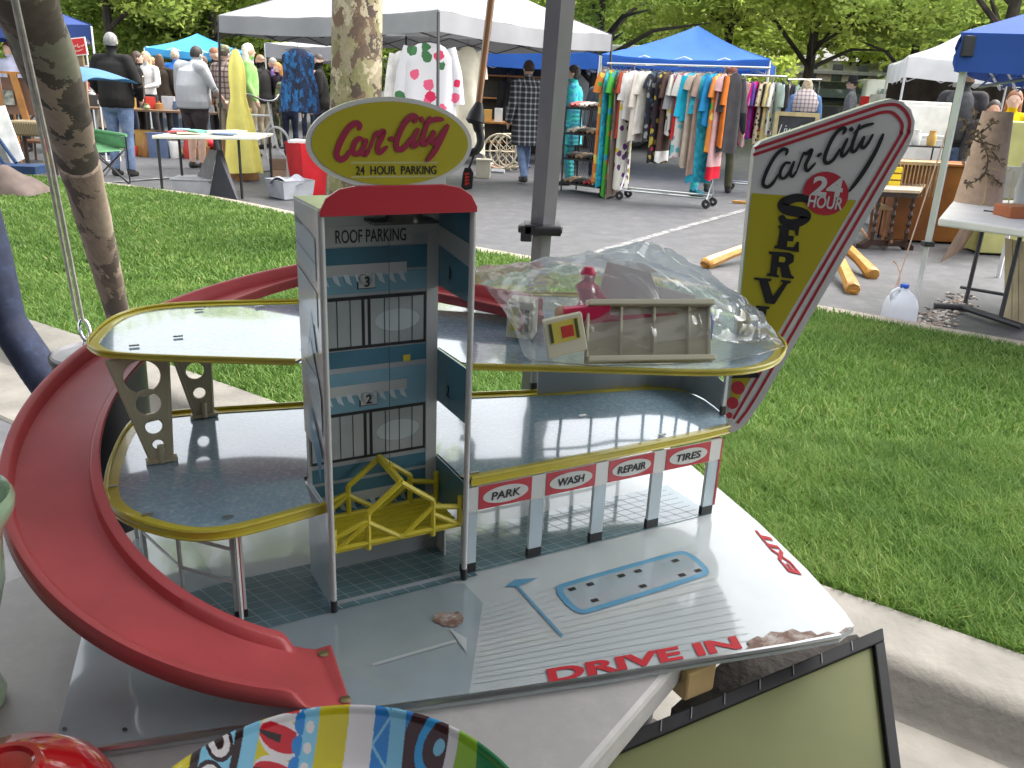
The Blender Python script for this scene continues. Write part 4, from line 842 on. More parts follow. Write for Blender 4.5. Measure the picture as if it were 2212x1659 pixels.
# ---- round platter with a painted pattern (colours per vertex, on the enamel itself)
def plate():
    c = V((-.11, .403, .8235)); R = .156
    t = thing('round_platter', 'round enamel platter with bold striped pattern of yellow, white, blue, brown and green', 'platter', (c.x, c.y, .8225))
    nr, na = 300, 1500; rr = np.linspace(.0005, 1, nr); aa = np.linspace(0, 2 * pi, na, endpoint=False); RR, AA = np.meshgrid(rr, aa, indexing='ij')
    hz = np.where(RR < .78, 0, ((RR - .78) / .22) ** 1.3 * .028); hz = np.where(RR > .97, hz + .002 * np.sin((RR - .97) / .03 * pi), hz)
    tilt = .06; X = RR * R * np.cos(AA); Y_ = RR * R * np.sin(AA); Z = hz + .008 + Y_ * tilt
    vs = np.stack([X, Y_, Z], -1).reshape(-1, 3)
    me = bpy.data.meshes.new('dish'); fs = []
    idx = np.arange(nr * na).reshape(nr, na); q = np.stack([idx[:-1], np.roll(idx, -1, 1)[:-1], np.roll(idx, -1, 1)[1:], idx[1:]], -1).reshape(-1, 4)
    me.vertices.add(len(vs)); me.vertices.foreach_set('co', vs.ravel()); me.loops.add(q.size); me.loops.foreach_set('vertex_index', q.ravel().astype(np.int32)); me.polygons.add(len(q)); me.polygons.foreach_set('loop_start', np.arange(len(q), dtype=np.int32) * 4)
    x = (RR * np.cos(AA)).ravel() + .17; y = (RR * np.sin(AA)).ravel(); s = x + .02 * 0
    ye, wh, bl, lb, br, gn, lg, re_, bk = (.62, .52, .01), (.72, .68, .68), (.02, .22, .60), (.22, .53, .72), (.055, .014, .018), (.008, .19, .055), (.26, .48, .02), (.58, .012, .025), (.03, .012, .012)
    col = np.zeros((len(x), 3)); col[:] = gn
    def st(a, b, c): col[(s >= a) & (s < b)] = c
    st(-2, -.60, ye); st(-.60, -.40, bk); st(-.40, -.33, lb); st(-.33, -.12, ye); st(-.14, -.05, lb); st(-.05, .10, ye); st(.10, .235, wh); st(.235, .32, bl); st(.32, .40, lb); st(.40, .62, bl); st(.62, .67, wh); st(.67, .78, lg)
    wob = .03 * np.sin(y * 9); m = (s > .60 + wob) & (s < .655 + wob); col[m] = wh; m = (s >= .655 + wob) & (s < .70 + wob * .5 - .07 * (y - .8) ** 1); col[m] = lg
    for k in range(-8, 9):
        yc = .86 - k * .135
        m = np.hypot(x + .50, y - yc) < .066; col[m] = bk; m = (np.abs(s + .50) < .065) & ~m; col[m & (np.abs(y - yc) < .0675)] = lb
        d_ = np.hypot(x + .50, y - yc); col[d_ < .066] = bk; col[d_ < .05] = wh; col[d_ < .024] = bk
        pet = (x + .33) / .21; hw = .075 * np.sqrt(np.clip(pet * (1.02 - pet), 0, 1)) * 2 * .95
        yy = np.abs(y - (yc - .03)); inn = (pet > 0) & (pet < 1); col[inn & (yy < hw)] = wh; col[inn & (yy < hw * .66) & (pet < .85)] = re_; col[inn & (yy < hw * .2) & (pet < .5)] = bk
    for k in range(-14, 15):
        yc = .9 - k * .075; d_ = np.hypot(x + .135, y - yc); col[(d_ < .034) & (s < -.12)] = bl; col[(np.abs(s + .135) < .008)] = bl
        d_ = np.hypot(x + .09, y - yc); col[d_ < .021] = wh
    yy = (y * 5.2) % 1; tri = np.abs((s - .235) / .085 - np.abs(yy * 2 - 1)) < .10; col[tri & (s > .235) & (s < .32)] = lb
    for cy_ in (.70, .32, -.06):
        d_ = np.hypot((x - .585) * 1.0, (y - cy_ - .12) * 1.0); m = (s > .40) & (s < .60 + wob)
        col[m & (d_ < .20)] = br; col[m & (d_ < .125)] = (.03, .36, .74); col[m & (d_ < .085)] = br; col[m & (d_ < .03)] = lb
    me.update(calc_edges=True); ca = me.color_attributes.new('paint', 'FLOAT_COLOR', 'POINT'); ca.data.foreach_set('color', np.concatenate([col, np.ones((len(col), 1))], 1).astype(np.float32).ravel())
    mt = bpy.data.materials.new('platter_enamel'); mt.use_nodes = True; tt = mt.node_tree; b = tt.nodes['Principled BSDF']; an = tt.nodes.new('ShaderNodeVertexColor'); an.layer_name = 'paint'; tt.links.new(an.outputs[0], b.inputs['Base Color']); b.inputs['Roughness'].default_value = .25; b.inputs['Coat Weight'].default_value = .5
    me.materials.append(mt); me.polygons.foreach_set('use_smooth', [True] * len(me.polygons))
    o = bpy.data.objects.new('dish', me); COL.objects.link(o); o.parent = t
    mb = MB(); mb.lathe([(.09, .0), (.095, .0), (.095, .012), (.09, .012)], (c.x, c.y, .822), 40); mb.build('foot_ring', M('enamel_white', (.7, .7, .68), .3), t, smooth=True)
plate()
# ---- red glazed bowl, pale green glass vase
rb_ = gp(20, 1735, .86); t = thing('red_bowl', 'glossy red glazed bowl turned upside down at the lower left corner', 'bowl', (rb_.x, rb_.y, .8225))
mb = MB(); mb.lathe([(.074, .0), (.0765, .003), (.073, .02), (.063, .042), (.047, .058), (.026, .066), (.024, .070), (.02, .070), (.018, .067), (0, .067)], (rb_.x, rb_.y, .8225), 64); mb.build('shell', M('red_glaze', (.42, .008, .012), .12, coat=1, var=.18, vs=16, bump=.06, bs=22), t, smooth=True)
vc = gp(-180, 1085, TZ + .20); vc.z = TZ; t = thing('green_glass_vase', 'pale green milk glass vase with a flared rim at the left edge of the table', 'vase', (vc.x, vc.y, TZ))
JG = M('jadeite_glass', (.36, .50, .33), .18, coat=.6, var=.05, vs=8); mb = MB(); hv = zv_ = None
ht = .20; mb.lathe([(0, .002), (.034, .002), (.036, .01), (.030, .03), (.036, .07), (.050, .12), (.052, .15), (.054, .165), (.062, .178), (.066, ht - .014), (.067, ht - .006), (.064, ht), (.060, ht - .005), (.058, ht - .02), (.048, .16), (.042, .10), (0, .09)], vc, 48); mb.build('body', JG, t, smooth=True)
# ---- wooden block and black framed picture leaning on the table
WB = M('pine_block', (.72, .50, .22), .6, var=.12, vs=9)
p0 = gp(1474, 1502, .785); t0 = thing('wooden_block', 'yellow pine block wedged between the table edge and the black picture frame', 'block', tuple(p0))
mb = MB(); d1 = V((.85, .52, 0)); d2 = V((-.52, .85, 0)); mb.obox(p0 + V((.004, .004, -.012)), d1 * .040, d2 * .035, UZ * .034); mb.build('block', WB, t0, bevel=.003)
t = thing('weathered_board', 'dark weathered board lying under the front right corner of the toy', 'board', (.25, .72, .74)); mb = MB(); mb.slab([gp(x, y, .745) for x, y in ((1450, 1530), (1560, 1430), (1850, 1370), (1880, 1400), (1500, 1570))], UZ * -.02); mb.build('board', M('dark_board', (.05, .042, .036), .85, var=.4, vs=30, bump=.4, bs=80), t)
FT = .79; tr, tl_ = gp(1908, 1355, FT), gp(1440, 1548, FT); tr2 = tr; ex = (tl_ - tr).normalized(); wdt = (tl_ - tr).length + .22
br_ = dp(1955, 1712, tr.y - .17); ey = (br_ - tr).normalized(); hgt = (br_ - tr).length * 1.7; N_ = ex.cross(ey).normalized()
if N_.y > 0: N_ = -N_
pf = thing('picture_frame', 'black framed picture with olive green glazed sheet leaning below the toy', 'picture frame', tuple(tr))
FB = M('frame_black', (.012, .012, .014), .6, spec=.2, var=.2, vs=20); fw = .017
mb = MB()
for o, X, Y_ in ((tr, ex * wdt, ey * fw), (tr + ey * fw, ex * fw, ey * (hgt - fw * 2)), (tr + ey * (hgt - fw), ex * wdt, ey * fw), (tr + ex * (wdt - fw) + ey * fw, ex * fw, ey * (hgt - fw * 2))):
    mb.obox(o, X, Y_, -N_ * .022)
mb.build('frame', FB, pf, bevel=.0015)
mb = MB(); mb.obox(tr + ex * fw + ey * fw - N_ * .006, ex * (wdt - 2 * fw), ey * (hgt - 2 * fw), -N_ * .003); mb.build('glass', M('olive_sheet', (.14, .152, .062), .5, spec=.12, var=.12, vs=5), pf)
for k in (.10, .19, .27, .36, .45, .53, .6): mb = MB(); mb.obox(tr + ex * wdt * k - N_ * -.0006 + ey * .001, ex * .0012, ey * (fw * .7), N_ * .0006); mb.build('scale_mark', M('grey_mark', (.18, .18, .2), .6), pf)
# ---- hanging hook pole
hp = thing('hooked_pole', 'wooden pole hanging upside down with black hooked umbrella handle beside the dark leg', 'pole', tuple(dp(1040, 200, 1.7)))
WD = M('varnished_wood', (.36, .15, .035), .3, coat=.5, var=.2, vs=18)
mb = MB(); mb.tube([dp(1068, -60, 1.7), dp(1033, 232, 1.62)], [.0072, .0062], 12); mb.build('shaft', WD, hp, smooth=True)
mb = MB(); mb.tube([dp(1035, 222, 1.622), dp(1030, 245, 1.618), dp(1026, 262, 1.615), dp(1025, 268, 1.615)], [.0068, .0145, .0175, .0120], 14)
hk = [dp(1030, 262, 1.615), dp(1036, 285, 1.61), dp(1038, 308, 1.605), dp(1028, 326, 1.60), dp(1010, 330, 1.60)]; mb.tube(catmull(hk, 5), [.010] * 5 + [.0075] * 16, 10); mb.build('handle', STRAP, hp, smooth=True)
mb = MB(); mb.tube([dp(1030, 318, 1.60), dp(1020, 345, 1.60), dp(1012, 366, 1.60)], .0022, 6); mb.build('strap', STRAP, hp)
lt = thing('luggage_tag', 'small black hanging tag with red marks beside the oval sign', 'tag', tuple(dp(1010, 388, 1.6)))
mb = MB(); mb.slab([dp(x, y, 1.6) for x, y in ((1004, 362), (1017, 362), (1023, 374), (1020, 408), (1000, 412), (996, 404), (1000, 372))], V((0, .004, 0))); mb.build('tag', STRAP, lt, bevel=.001)
mb = MB()
for k in range(4): mb.slab([dp(1004 + x, 374 + 7 * k + y, 1.598) for x, y in ((0, 0), (9, -1), (10, 3), (5, 3), (5, 5), (0, 5))], V((0, .001, 0)))
mb.build('marks', M('red_mark', (.55, .04, .03), .5), lt)
# ---- clear plastic bag of toy parts on the upper deck
ZD = ZB + Z3
def on(x, y, z=0): return gp(x, y, ZD + z)
CRM = M('cream_tray', (.60, .57, .42), .4, var=.05, vs=15)
t = thing('toy_tray', 'cream plastic ribbed toy tray inside the clear bag', 'toy part', tuple(on(1400, 785)))
a, b = on(1262, 787, .004), on(1535, 783, .004); X = b - a; Yb = V((.01, .055, .0)); Zt = V((0, .034, .058))
mb = MB(); mb.obox(a, X, V((0, .006, .002)), Zt); 
mb.obox(a, X, -Zt.cross(X).normalized() * .016, Zt * .09); mb.obox(a + Zt * .91, X, -Zt.cross(X).normalized() * .014, Zt * .09)
for k in (0, .26, .52, .80, .965): mb.obox(a + X * k + Zt * .09, X * .022, -Zt.cross(X).normalized() * .006, Zt * .82)
mb.build('tray', CRM, t, bevel=.0012)
LBY = M('label_yellow', (.60, .50, .08), .5); LBG = M('label_dark', (.05, .07, .03), .5); LBR = M('label_red', (.5, .03, .02), .5)
t = thing('toy_box', 'small cream toy pump block with yellow label in the front of the bag', 'toy part', tuple(on(1220, 780)))
a = on(1185, 776, .016); X = V((.040, .012, .008)); Zt = V((-.008, .012, .036)); mb = MB(); mb.obox(a, X, V((0, .022, -.004)), Zt); mb.build('block', CRM, t, bevel=.001)
F = X.cross(Zt).normalized(); F = F if F.y < 0 else -F
mb = MB(); mb.obox(a + X * .12 + Zt * .35, X * .76, F * .0006, Zt * .55, 0); mb.obox(a + X * .13 + Zt * .38, X * .07, F * .0012, Zt * .5, 1); mb.obox(a + X * .78 + Zt * .38, X * .07, F * .0012, Zt * .5, 1); mb.obox(a + X * .42 + Zt * .45, X * .3, F * .0012, Zt * .30, 2); mb.build('label', [LBY, LBG, LBR], t)
t = thing('toy_box', 'cream toy sign block with red and yellow stripes at the left end of the bag', 'toy part', tuple(on(1110, 725)))
a = on(1093, 728, .003); X = V((.030, -.006, 0)); Zt = V((0, .004, .042)); mb = MB(); mb.obox(a, X, V((.006, .03, 0)), Zt); mb.build('block', CRM, t, bevel=.001)
mb = MB(); mb.obox(a + X * .15 + Zt * .2 - V((0, .0008, 0)), X * .3, V((0, .0006, 0)), Zt * .6, 0); mb.obox(a + X * .5 + Zt * .2 - V((0, .0008, 0)), X * .12, V((0, .0006, 0)), Zt * .6, 1); mb.obox(a + X * .68 + Zt * .2 - V((0, .0008, 0)), X * .16, V((0, .0006, 0)), Zt * .6, 2); mb.build('label', [LBY, LBR, LBG], t)
RP = M('red_toy_plastic', (.58, .02, .09), .35, var=.1, vs=30); t = thing('toy_rail', 'red plastic toy strip lying behind the cream tray in the bag', 'toy part', tuple(on(1330, 700)))
a = on(1215, 712, .036); mb = MB(); mb.obox(a, V((.125, .03, .004)), V((-.004, .014, 0)), UZ * .012); mb.obox(a + V((.0, 0, .008)), V((.05, .012, .004)), V((0, .012, 0)), UZ * .014); mb.build('strip', RP, t, bevel=.001)
t = thing('toy_figure', 'small red plastic toy figure standing in the middle of the bag', 'toy part', tuple(on(1285, 690)))
c = on(1268, 700, .03); mb = MB(); mb.lathe([(0, 0), (.013, 0), (.013, .004), (.008, .012), (.010, .022), (.014, .030), (.008, .034), (.007, .038), (.009, .045), (.005, .052), (0, .053)], c + V((0, .03, .006)), 14); mb.tube([c + V((.006, .03, .034)), c + V((.024, .03, .012))], .0055, 8); mb.build('body', RP, t, smooth=True)
t = thing('toy_ball', 'small orange plastic knob peeking over the yellow label in the bag', 'toy part', tuple(on(1200, 700)))
mb = MB(); c = dp(1214, 676, .885); mb.ell(c, .0085, 14, 10); mb.tube([c, c + V((0, .01, -.02))], .004, 8); mb.build('knob', M('orange_plastic', (.75, .30, .02), .35), t, smooth=True)
t = thing('toy_clip', 'blue plastic toy clip at the right end of the cream tray', 'toy part', tuple(on(1520, 735)))
mb = MB(); c = on(1528, 735, .02); mb.obox(c, V((.006, .004, 0)), V((0, .012, 0)), UZ * .028); mb.obox(c + V((-.01, 0, .02)), V((.012, .004, 0)), V((0, .01, 0)), UZ * .008); mb.build('clip', M('blue_plastic', (.03, .16, .5), .35), t, bevel=.001)
t = thing('toy_sheet', 'pale folded paper insert standing at the back of the bag', 'toy part', tuple(on(1420, 680)))
mb = MB(); mb.slab([dp(1285, 668, .93), dp(1440, 672, .93), dp(1405, 590, .95), dp(1312, 566, .95)], V((0, .003, .001))); mb.slab([dp(1400, 690, .925), dp(1560, 700, .93), dp(1500, 640, .945), dp(1420, 620, .945)], V((0, .003, .001))); mb.build('insert', M('pale_paper', (.66, .62, .60), .6), t)
def bagmat():
    m = bpy.data.materials.new('clear_film'); m.use_nodes = True; t = m.node_tree; t.nodes.clear(); L = t.links.new
    o = t.nodes.new('ShaderNodeOutputMaterial'); tr_ = t.nodes.new('ShaderNodeBsdfTransparent'); tr_.inputs[0].default_value = (.97, .97, .965, 1)
    gl = t.nodes.new('ShaderNodeBsdfGlossy'); gl.inputs['Roughness'].default_value = .09; df = t.nodes.new('ShaderNodeBsdfDiffuse'); df.inputs[0].default_value = (.85, .85, .84, 1)
    tl = t.nodes.new('ShaderNodeBsdfTranslucent'); tl.inputs[0].default_value = (.85, .85, .84, 1)
    tc = t.nodes.new('ShaderNodeTexCoord'); n = t.nodes.new('ShaderNodeTexNoise'); n.noise_type = 'RIDGED_MULTIFRACTAL'; n.inputs['Scale'].default_value = 9; n.inputs['Detail'].default_value = 4; n.inputs['Distortion'].default_value = .7; L(tc.outputs['Object'], n.inputs[0])
    bp = t.nodes.new('ShaderNodeBump'); bp.inputs['Strength'].default_value = .9; bp.inputs['Distance'].default_value = .012; L(n.outputs['Fac'], bp.inputs['Height']); L(bp.outputs[0], gl.inputs['Normal'])
    lw_ = t.nodes.new('ShaderNodeLayerWeight'); lw_.inputs[0].default_value = .35; L(bp.outputs[0], lw_.inputs['Normal'])
    mr = t.nodes.new('ShaderNodeMapRange'); mr.inputs[3].default_value = .06; mr.inputs[4].default_value = .6; L(lw_.outputs['Fresnel'], mr.inputs[0])
    n2 = t.nodes.new('ShaderNodeTexNoise'); n2.noise_type = 'RIDGED_MULTIFRACTAL'; n2.inputs['Scale'].default_value = 17; n2.inputs['Detail'].default_value = 5; n2.inputs['Distortion'].default_value = 1.2; L(tc.outputs['Object'], n2.inputs[0])
    m2 = t.nodes.new('ShaderNodeMapRange'); m2.inputs[1].default_value = .45; m2.inputs[2].default_value = 1.4; m2.inputs[3].default_value = .27; m2.inputs[4].default_value = .85; L(n2.outputs['Fac'], m2.inputs[0])
    a = t.nodes.new('ShaderNodeMixShader'); a.inputs[0].default_value = .72; L(df.outputs[0], a.inputs[1]); L(tl.outputs[0], a.inputs[2])
    b = t.nodes.new('ShaderNodeMixShader'); L(m2.outputs[0], b.inputs[0]); L(tr_.outputs[0], b.inputs[1]); L(a.outputs[0], b.inputs[2])
    c = t.nodes.new('ShaderNodeMixShader'); L(mr.outputs[0], c.inputs[0]); L(b.outputs[0], c.inputs[1]); L(gl.outputs[0], c.inputs[2]); L(c.outputs[0], o.inputs[0]); return m
rows = [[on(1132, 770, .001), on(1160, 788, .001), on(1290, 795, .001), on(1420, 793, .001), on(1535, 787, .001), on(1650, 765, .002), on(1692, 748, .004)],
        [dp(1112, 712, .87), dp(1150, 720, .845), dp(1260, 735, .84), dp(1400, 738, .84), dp(1540, 735, .85), dp(1645, 742, .87), dp(1692, 745, .90)],
        [dp(1085, 665, .90), dp(1150, 664, .87), dp(1262, 668, .87), dp(1400, 662, .875), dp(1530, 668, .89), dp(1640, 700, .91), dp(1690, 741, .93)],
        [dp(1055, 630, .93), dp(1140, 612, .92), dp(1265, 600, .92), dp(1390, 590, .925), dp(1525, 618, .94), dp(1640, 690, .95), dp(1688, 738, .95)],
        [dp(1032, 592, .97), dp(1130, 577, .965), dp(1262, 556, .965), dp(1352, 560, .965), dp(1510, 600, .97), dp(1632, 680, .97), dp(1686, 735, .965)],
        [dp(1022, 578, 1.0), dp(1120, 571, 1.0), dp(1262, 552, 1.0), dp(1402, 522, 1.0), dp(1520, 592, 1.0), dp(1630, 672, .99), dp(1684, 733, .975)],
        [dp(1024, 592, 1.02), dp(1120, 590, 1.03), dp(1262, 580, 1.04), dp(1410, 530, 1.015), dp(1530, 600, 1.01), dp(1632, 676, 1.0), dp(1684, 734, .98)],
        [on(1030, 632, .002), on(1120, 628, .002), on(1262, 622, .002), on(1400, 628, .002), on(1500, 655, .002), on(1630, 690, .002), on(1688, 738, .002)]]
def bagf(u, v):
    def cr(L, t):
        k = len(L) - 1; i = min(int(t * k), k - 1); f = t * k - i; return L[i].lerp(L[i + 1], f * f * (3 - 2 * f) * .5 + f * .5)
    p = cr([cr(r, u) for r in rows], v); k = min(1, 6 * v) * min(1, 7 * (1 - v)) * min(1, 8 * u) * min(1, 8 * (1 - u))
    w_ = .0035 * sin(31 * u + 9 * sin(7 * v + 2)) + .0028 * sin(43 * v + 17 * u + 4 * sin(11 * u)) + .002 * abs(sin(28 * (u - v) + 3 * sin(9 * u))) + .0018 * sin(90 * u + 40 * v)
    return p + V((.2, -.45, .85)) * w_ * k
t = thing('plastic_bag', 'clear crinkled plastic bag of toy parts lying on the upper deck of the toy', 'plastic bag', tuple(on(1370, 720)))
mb = MB(); mb.grid(bagf, 120, 96); mb.build('film', bagmat(), t, smooth=180)
mb = MB()
for q in ([(u, .02) for u in np.linspace(0, 1, 40)], [(.985, v) for v in np.linspace(0, 1, 30)]): mb.tube([bagf(*a) for a in q], .0008, 5)
mb.build('seam', bpy.data.materials['clear_film'], t, smooth=True)
# ============================================================ tents of the market
PW = M('tent_leg_white', (.62, .62, .62), .4, var=.05); PB = M('tent_leg_dark', (.05, .05, .055), .45, var=.1)
silver = fabric('silver_fabric', (.30, .30, .315), .10, .4); blue = fabric('blue_fabric', (.035, .15, .55), .3); navy = fabric('navy_fabric', (.02, .05, .19), .2); sky_b = fabric('azure_fabric', (.06, .34, .62), .35); white = fabric('white_fabric', (.80, .80, .80), .3)
gray_tent = tent('silver_tent', 'large silver gray pop-up tent in the middle with clothes hung along its eave', (-.985, 10.0), 3.63, 4.06, atan2(.8, .6), 1.90, 2.12, 3.1, silver, PB, .12)
def tent_px(name, label, xl, xr, y_eave, ypk, xpk, Y, depth, zc, canopy, leg, skew=0, drop=.22, **k):
    A = dp(xl, y_eave, Y); B = dp(xr, y_eave, Y + skew); an = atan2(B.y - A.y, B.x - A.x); g = gz((A.y + B.y) / 2 + depth / 2)
    ze = (A.z + B.z) / 2 - g; pkz = dp(xpk, ypk, Y + depth / 2).z - g
    return tent(name, label, (A.x, A.y), (B - A).xy.length, depth, an, ze - drop, ze, pkz, canopy, leg, **k)
tent_px('blue_tent', 'bright blue peaked tent behind the chrome clothes rack', 1300, 1665, 122, 58, 1470, 15.0, 3.0, 0, blue, PW, skew=-.8, drop=.16)
tent_px('blue_tent', 'low blue tent seen under the right eave of the silver gray tent', 985, 1296, 108, 88, 1150, 17.0, 3.0, 0, blue, PW, drop=.28)
tent_px('azure_tent', 'pale azure blue tent over the crowd at the left', 312, 545, 108, 70, 415, 19.5, 3.0, 0, sky_b, PW, skew=.8, drop=.14)
tent_px('gray_tent', 'small light gray tent far behind the blue print dress', 572, 745, 96, 78, 665, 20.5, 3.0, 0, silver, PW, drop=.3)
tent_px('navy_tent', 'dark navy blue tent at the far left behind the camouflage pole', -170, 195, 42, -40, 0, 12.5, 3.0, 0, navy, PW, skew=1.0, drop=.2)
tent_px('white_tent', 'white pop-up tent with dark interior at the right', 1962, 2290, 125, 68, 2130, 13.5, 3.2, 0, white, PW, skew=-.6, drop=.30)
# nearest right tent: deep blue roof, white slanted leg with black collar
bt_ = thing('blue_tent', 'deep blue tent at the right edge with white slanted leg beside the milk jug', 'tent', (2.6, 5.4, 0))
fl = V(gp(1967, 704, .0)); ft = dp(2088, 122, 4.75); roofc = [dp(2075, 70, 4.75), dp(2075, 70, 4.75) + V((2.35, -1.85, .0)), dp(2075, 70, 4.75) + V((4.2, .5, 0)), dp(2075, 70, 4.75) + V((1.85, 2.35, 0))]
z0 = roofc[0].z; P = (roofc[0] + roofc[2]) / 2 + UZ * .85; mb = MB()
for i in range(4):
    p, q = roofc[i], roofc[(i + 1) % 4]
    mb.grid(lambda s, r, p=p, q=q: p.lerp(q, s).lerp(P, r) - UZ * (.03 * sin(pi * s) * (1 - r) + .06 * sin(pi * r)), 10, 8)
    mb.grid(lambda s, r, p=p, q=q: p.lerp(q, s) - UZ * (.19 * r + .03 * sin(pi * s)) + V((.01, -.01, 0)) * sin(21 * s + 7 * r), 20, 5)
mb.build('canopy', fabric('deep_blue_fabric', (.02, .07, .30), .15), bt_, smooth=True)
mb = MB(); mb.tube([fl, fl.lerp(ft, .36)], .017, 4); mb.tube([fl.lerp(ft, .35), ft + (ft - fl) * .05], .022, 4); lo = mb.build('leg', PW, bt_)
mb = MB(); c = fl.lerp(ft, .352); mb.box(c, (.062, .06, .03)); mb.build('collar', STRAP, lo, bevel=.003); mb = MB(); mb.box(ft + (ft - fl) * .03, (.07, .07, .10)); mb.build('corner_bracket', STRAP, lo, bevel=.003)
for i in (1, 2, 3):
    mb = MB(); c = roofc[i]; mb.tube([V((c.x, c.y, 0)), V((c.x, c.y, z0))], .02, 4); mb.build('leg', PW, bt_)
mb = MB()
for i in (0, 1, 2, 3):
    mid_ = (roofc[0] + roofc[2]) / 2; p, q = roofc[i].lerp(mid_, .08), roofc[(i + 1) % 4].lerp(mid_, .08)
    for k in range(5):
        mb.tube([p.lerp(q, k / 5) - UZ * .14, p.lerp(q, (k + 1) / 5) - UZ * .26], .008, 4); mb.tube([p.lerp(q, k / 5) - UZ * .26, p.lerp(q, (k + 1) / 5) - UZ * .14], .008, 4)
mb.build('truss', M('truss_gray', (.4, .4, .42), .4, metal=.5), bt_)
# ============================================================ people
SKIN = M('skin', (.50, .29, .20), .55, var=.08, vs=9); SKIN2 = M('skin_fair', (.58, .38, .29), .55, var=.08, vs=9)
def cloth(n, c, var=.15): return M('cloth_' + n, c, .85, var=var, vs=7, bump=.35, bs=14, sheen=.0, spec=.2)
SHOE = M('shoe_dark', (.03, .028, .026), .5, var=.2)
def body(par, h, g, top, bot, skin, shoe, pose, long_s=True, shorts=False, vox=.016, loose=0):
    """one continuous skin-to-skin figure; local +y is where it faces"""
    k = h / 1.75; J = dict(hipL=(-.09, 0, .92), hipR=(.09, 0, .92), kneeL=(-.10, .02, .50), kneeR=(.10, .02, .50), ankL=(-.105, -.02, .085), ankR=(.105, -.02, .085),
        shL=(-.185, 0, 1.43), shR=(.185, 0, 1.43), elL=(-.25, -.03, 1.14), elR=(.25, -.03, 1.14), wrL=(-.26, .07, .90), wrR=(.26, .07, .90), neck=(0, -.01, 1.50), head=(0, .02, 1.63), chest=(0, 0, 1.32))
    J.update(pose); J = {a: V(b) for a, b in J.items()}
    for a in ('shL', 'shR', 'hipL', 'hipR'): J[a].x *= (.7 + .3 * g)
    for a in ('elL', 'elR', 'wrL', 'wrR'): J[a].x *= (.75 + .25 * g) if abs(J[a].x) > .15 else 1
    mb = MB(); ch = J['chest']
    def ring(c, rx, ry, n=18): return [V(c) + V((rx * cos(a) * (1 - .08 * abs(sin(2 * a))), ry * sin(a), 0)) for a in np.linspace(0, 2 * pi, n, endpoint=False)]
    hp_ = (J['hipL'] + J['hipR']) / 2; L_ = lambda z: hp_.lerp(ch, (z - .92) / .40)
    def at(z): p = L_(z); return V((p.x, p.y, z + (hp_.z - .92)))
    lo = .028 * loose; mb.rings([ring(at(.80), .12 * g, .09 * g), ring(at(.88), .165 * g + lo, .115 * g + lo), ring(at(.97), .165 * g + lo * 1.3, .118 * g + lo * 1.4), ring(at(1.07), .160 * g + lo, .108 * g * (g ** .5) + lo), ring(at(1.18), .166 * g + lo * .8, .112 * g * (g ** .5) + lo * .8), ring(at(1.30), .182 * g + lo * .5, .118 * g + lo * .4), ring(at(1.39), .186 * g + lo * .3, .108 * g), ring(at(1.44), .150 * g, .088), ring(at(1.475), .085, .066), ring(at(1.50), .06, .056)])
    for s_ in (-1, 1): mb.tube([V((0, 0, 1.455)) + V((J['neck'].x + s_ * .05, J['neck'].y, 0)), J['shL' if s_ < 0 else 'shR'] + V((0, 0, .012))], [.060, .064 * g], 10)
    hd = J['head']; mb.tube([J['neck'] - UZ * .06, J['neck'], hd - UZ * .05], [.062, .056, .056], 12)
    mb.ell(hd + V((0, .0, .02)), (.076, .094, .108), 16, 10); mb.ell(hd + V((0, .035, -.055)), (.055, .058, .055), 12, 8)
    mb.tube([hd + V((0, .085, .015)), hd + V((0, .112, -.018))], [.010, .016], 8); mb.ell(hd + V((0, .082, -.052)), (.024, .014, .009), 8, 6)
    for s in (-1, 1): mb.ell(hd + V((s * .078, -.005, -.002)), (.012, .022, .032), 8, 6); mb.ell(hd + V((s * .032, .078, .028)), (.02, .016, .01), 8, 6)
    seg = [(hp_ - UZ * .10, hp_ + UZ * (-.06 if loose else .02), 'B', .16), (at(.90 if loose else 1.0), at(1.44), 'T', .16 + lo * 1.5), (J['neck'], hd, 'S', .06), (hd - UZ * .03, hd + UZ * .06, 'S', .09)]
    for s in 'LR':
        sh, el, wr, hi, kn, an = (J[q + s] for q in ('sh', 'el', 'wr', 'hip', 'knee', 'ank'))
        ax = .012 if long_s else 0
        mb.tube([sh + V((0, 0, .0)), sh.lerp(el, .35), el], [.066 * g, .056 * g + ax, .044 + ax], 12); mb.ell(sh, .068 * g, 12, 8)
        mb.tube([el, el.lerp(wr, .35), wr], [.044 + ax, .042 + ax, .028 + ax], 12); d = (wr - el).normalized(); hx = wr + d * .085
        mb.ell(wr + d * .045, (.030, .030, .045) if abs(d.z) > .7 else (.032, .045, .03), 10, 8)
        sd_ = V((0, 1, 0)) if abs(d.y) < .8 else V((1, 0, 0)); sd_ = (sd_ - d * sd_.dot(d)).normalized(); bn = d.cross(sd_)
        for f_, ln in ((-.028, .062), (-.0095, .074), (.0095, .078), (.028, .07)):
            b0 = wr + d * .07 + sd_ * f_; mb.tube([b0, b0 + d * ln * .55, b0 + d * ln * .95 + bn * .018 * (1 if s == 'L' else -1)], [.0115, .0105, .009], 7)
        mb.tube([wr + d * .03 + sd_ * .026, wr + d * .06 + sd_ * .05, wr + d * .09 + sd_ * .055], [.013, .0115, .0095], 7)
        mb.tube([hi + UZ * .02, hi.lerp(kn, .4), kn], [.092 * g, .084 * g, .060], 14); mb.tube([kn, kn.lerp(an, .35), an], [.060, .060 + (0 if shorts else .004), .042 + (0 if shorts else .016)], 14)
        fd = V((0, 1, 0)) if 'fdir' + s not in J else J['fdir' + s]; fd.normalize()
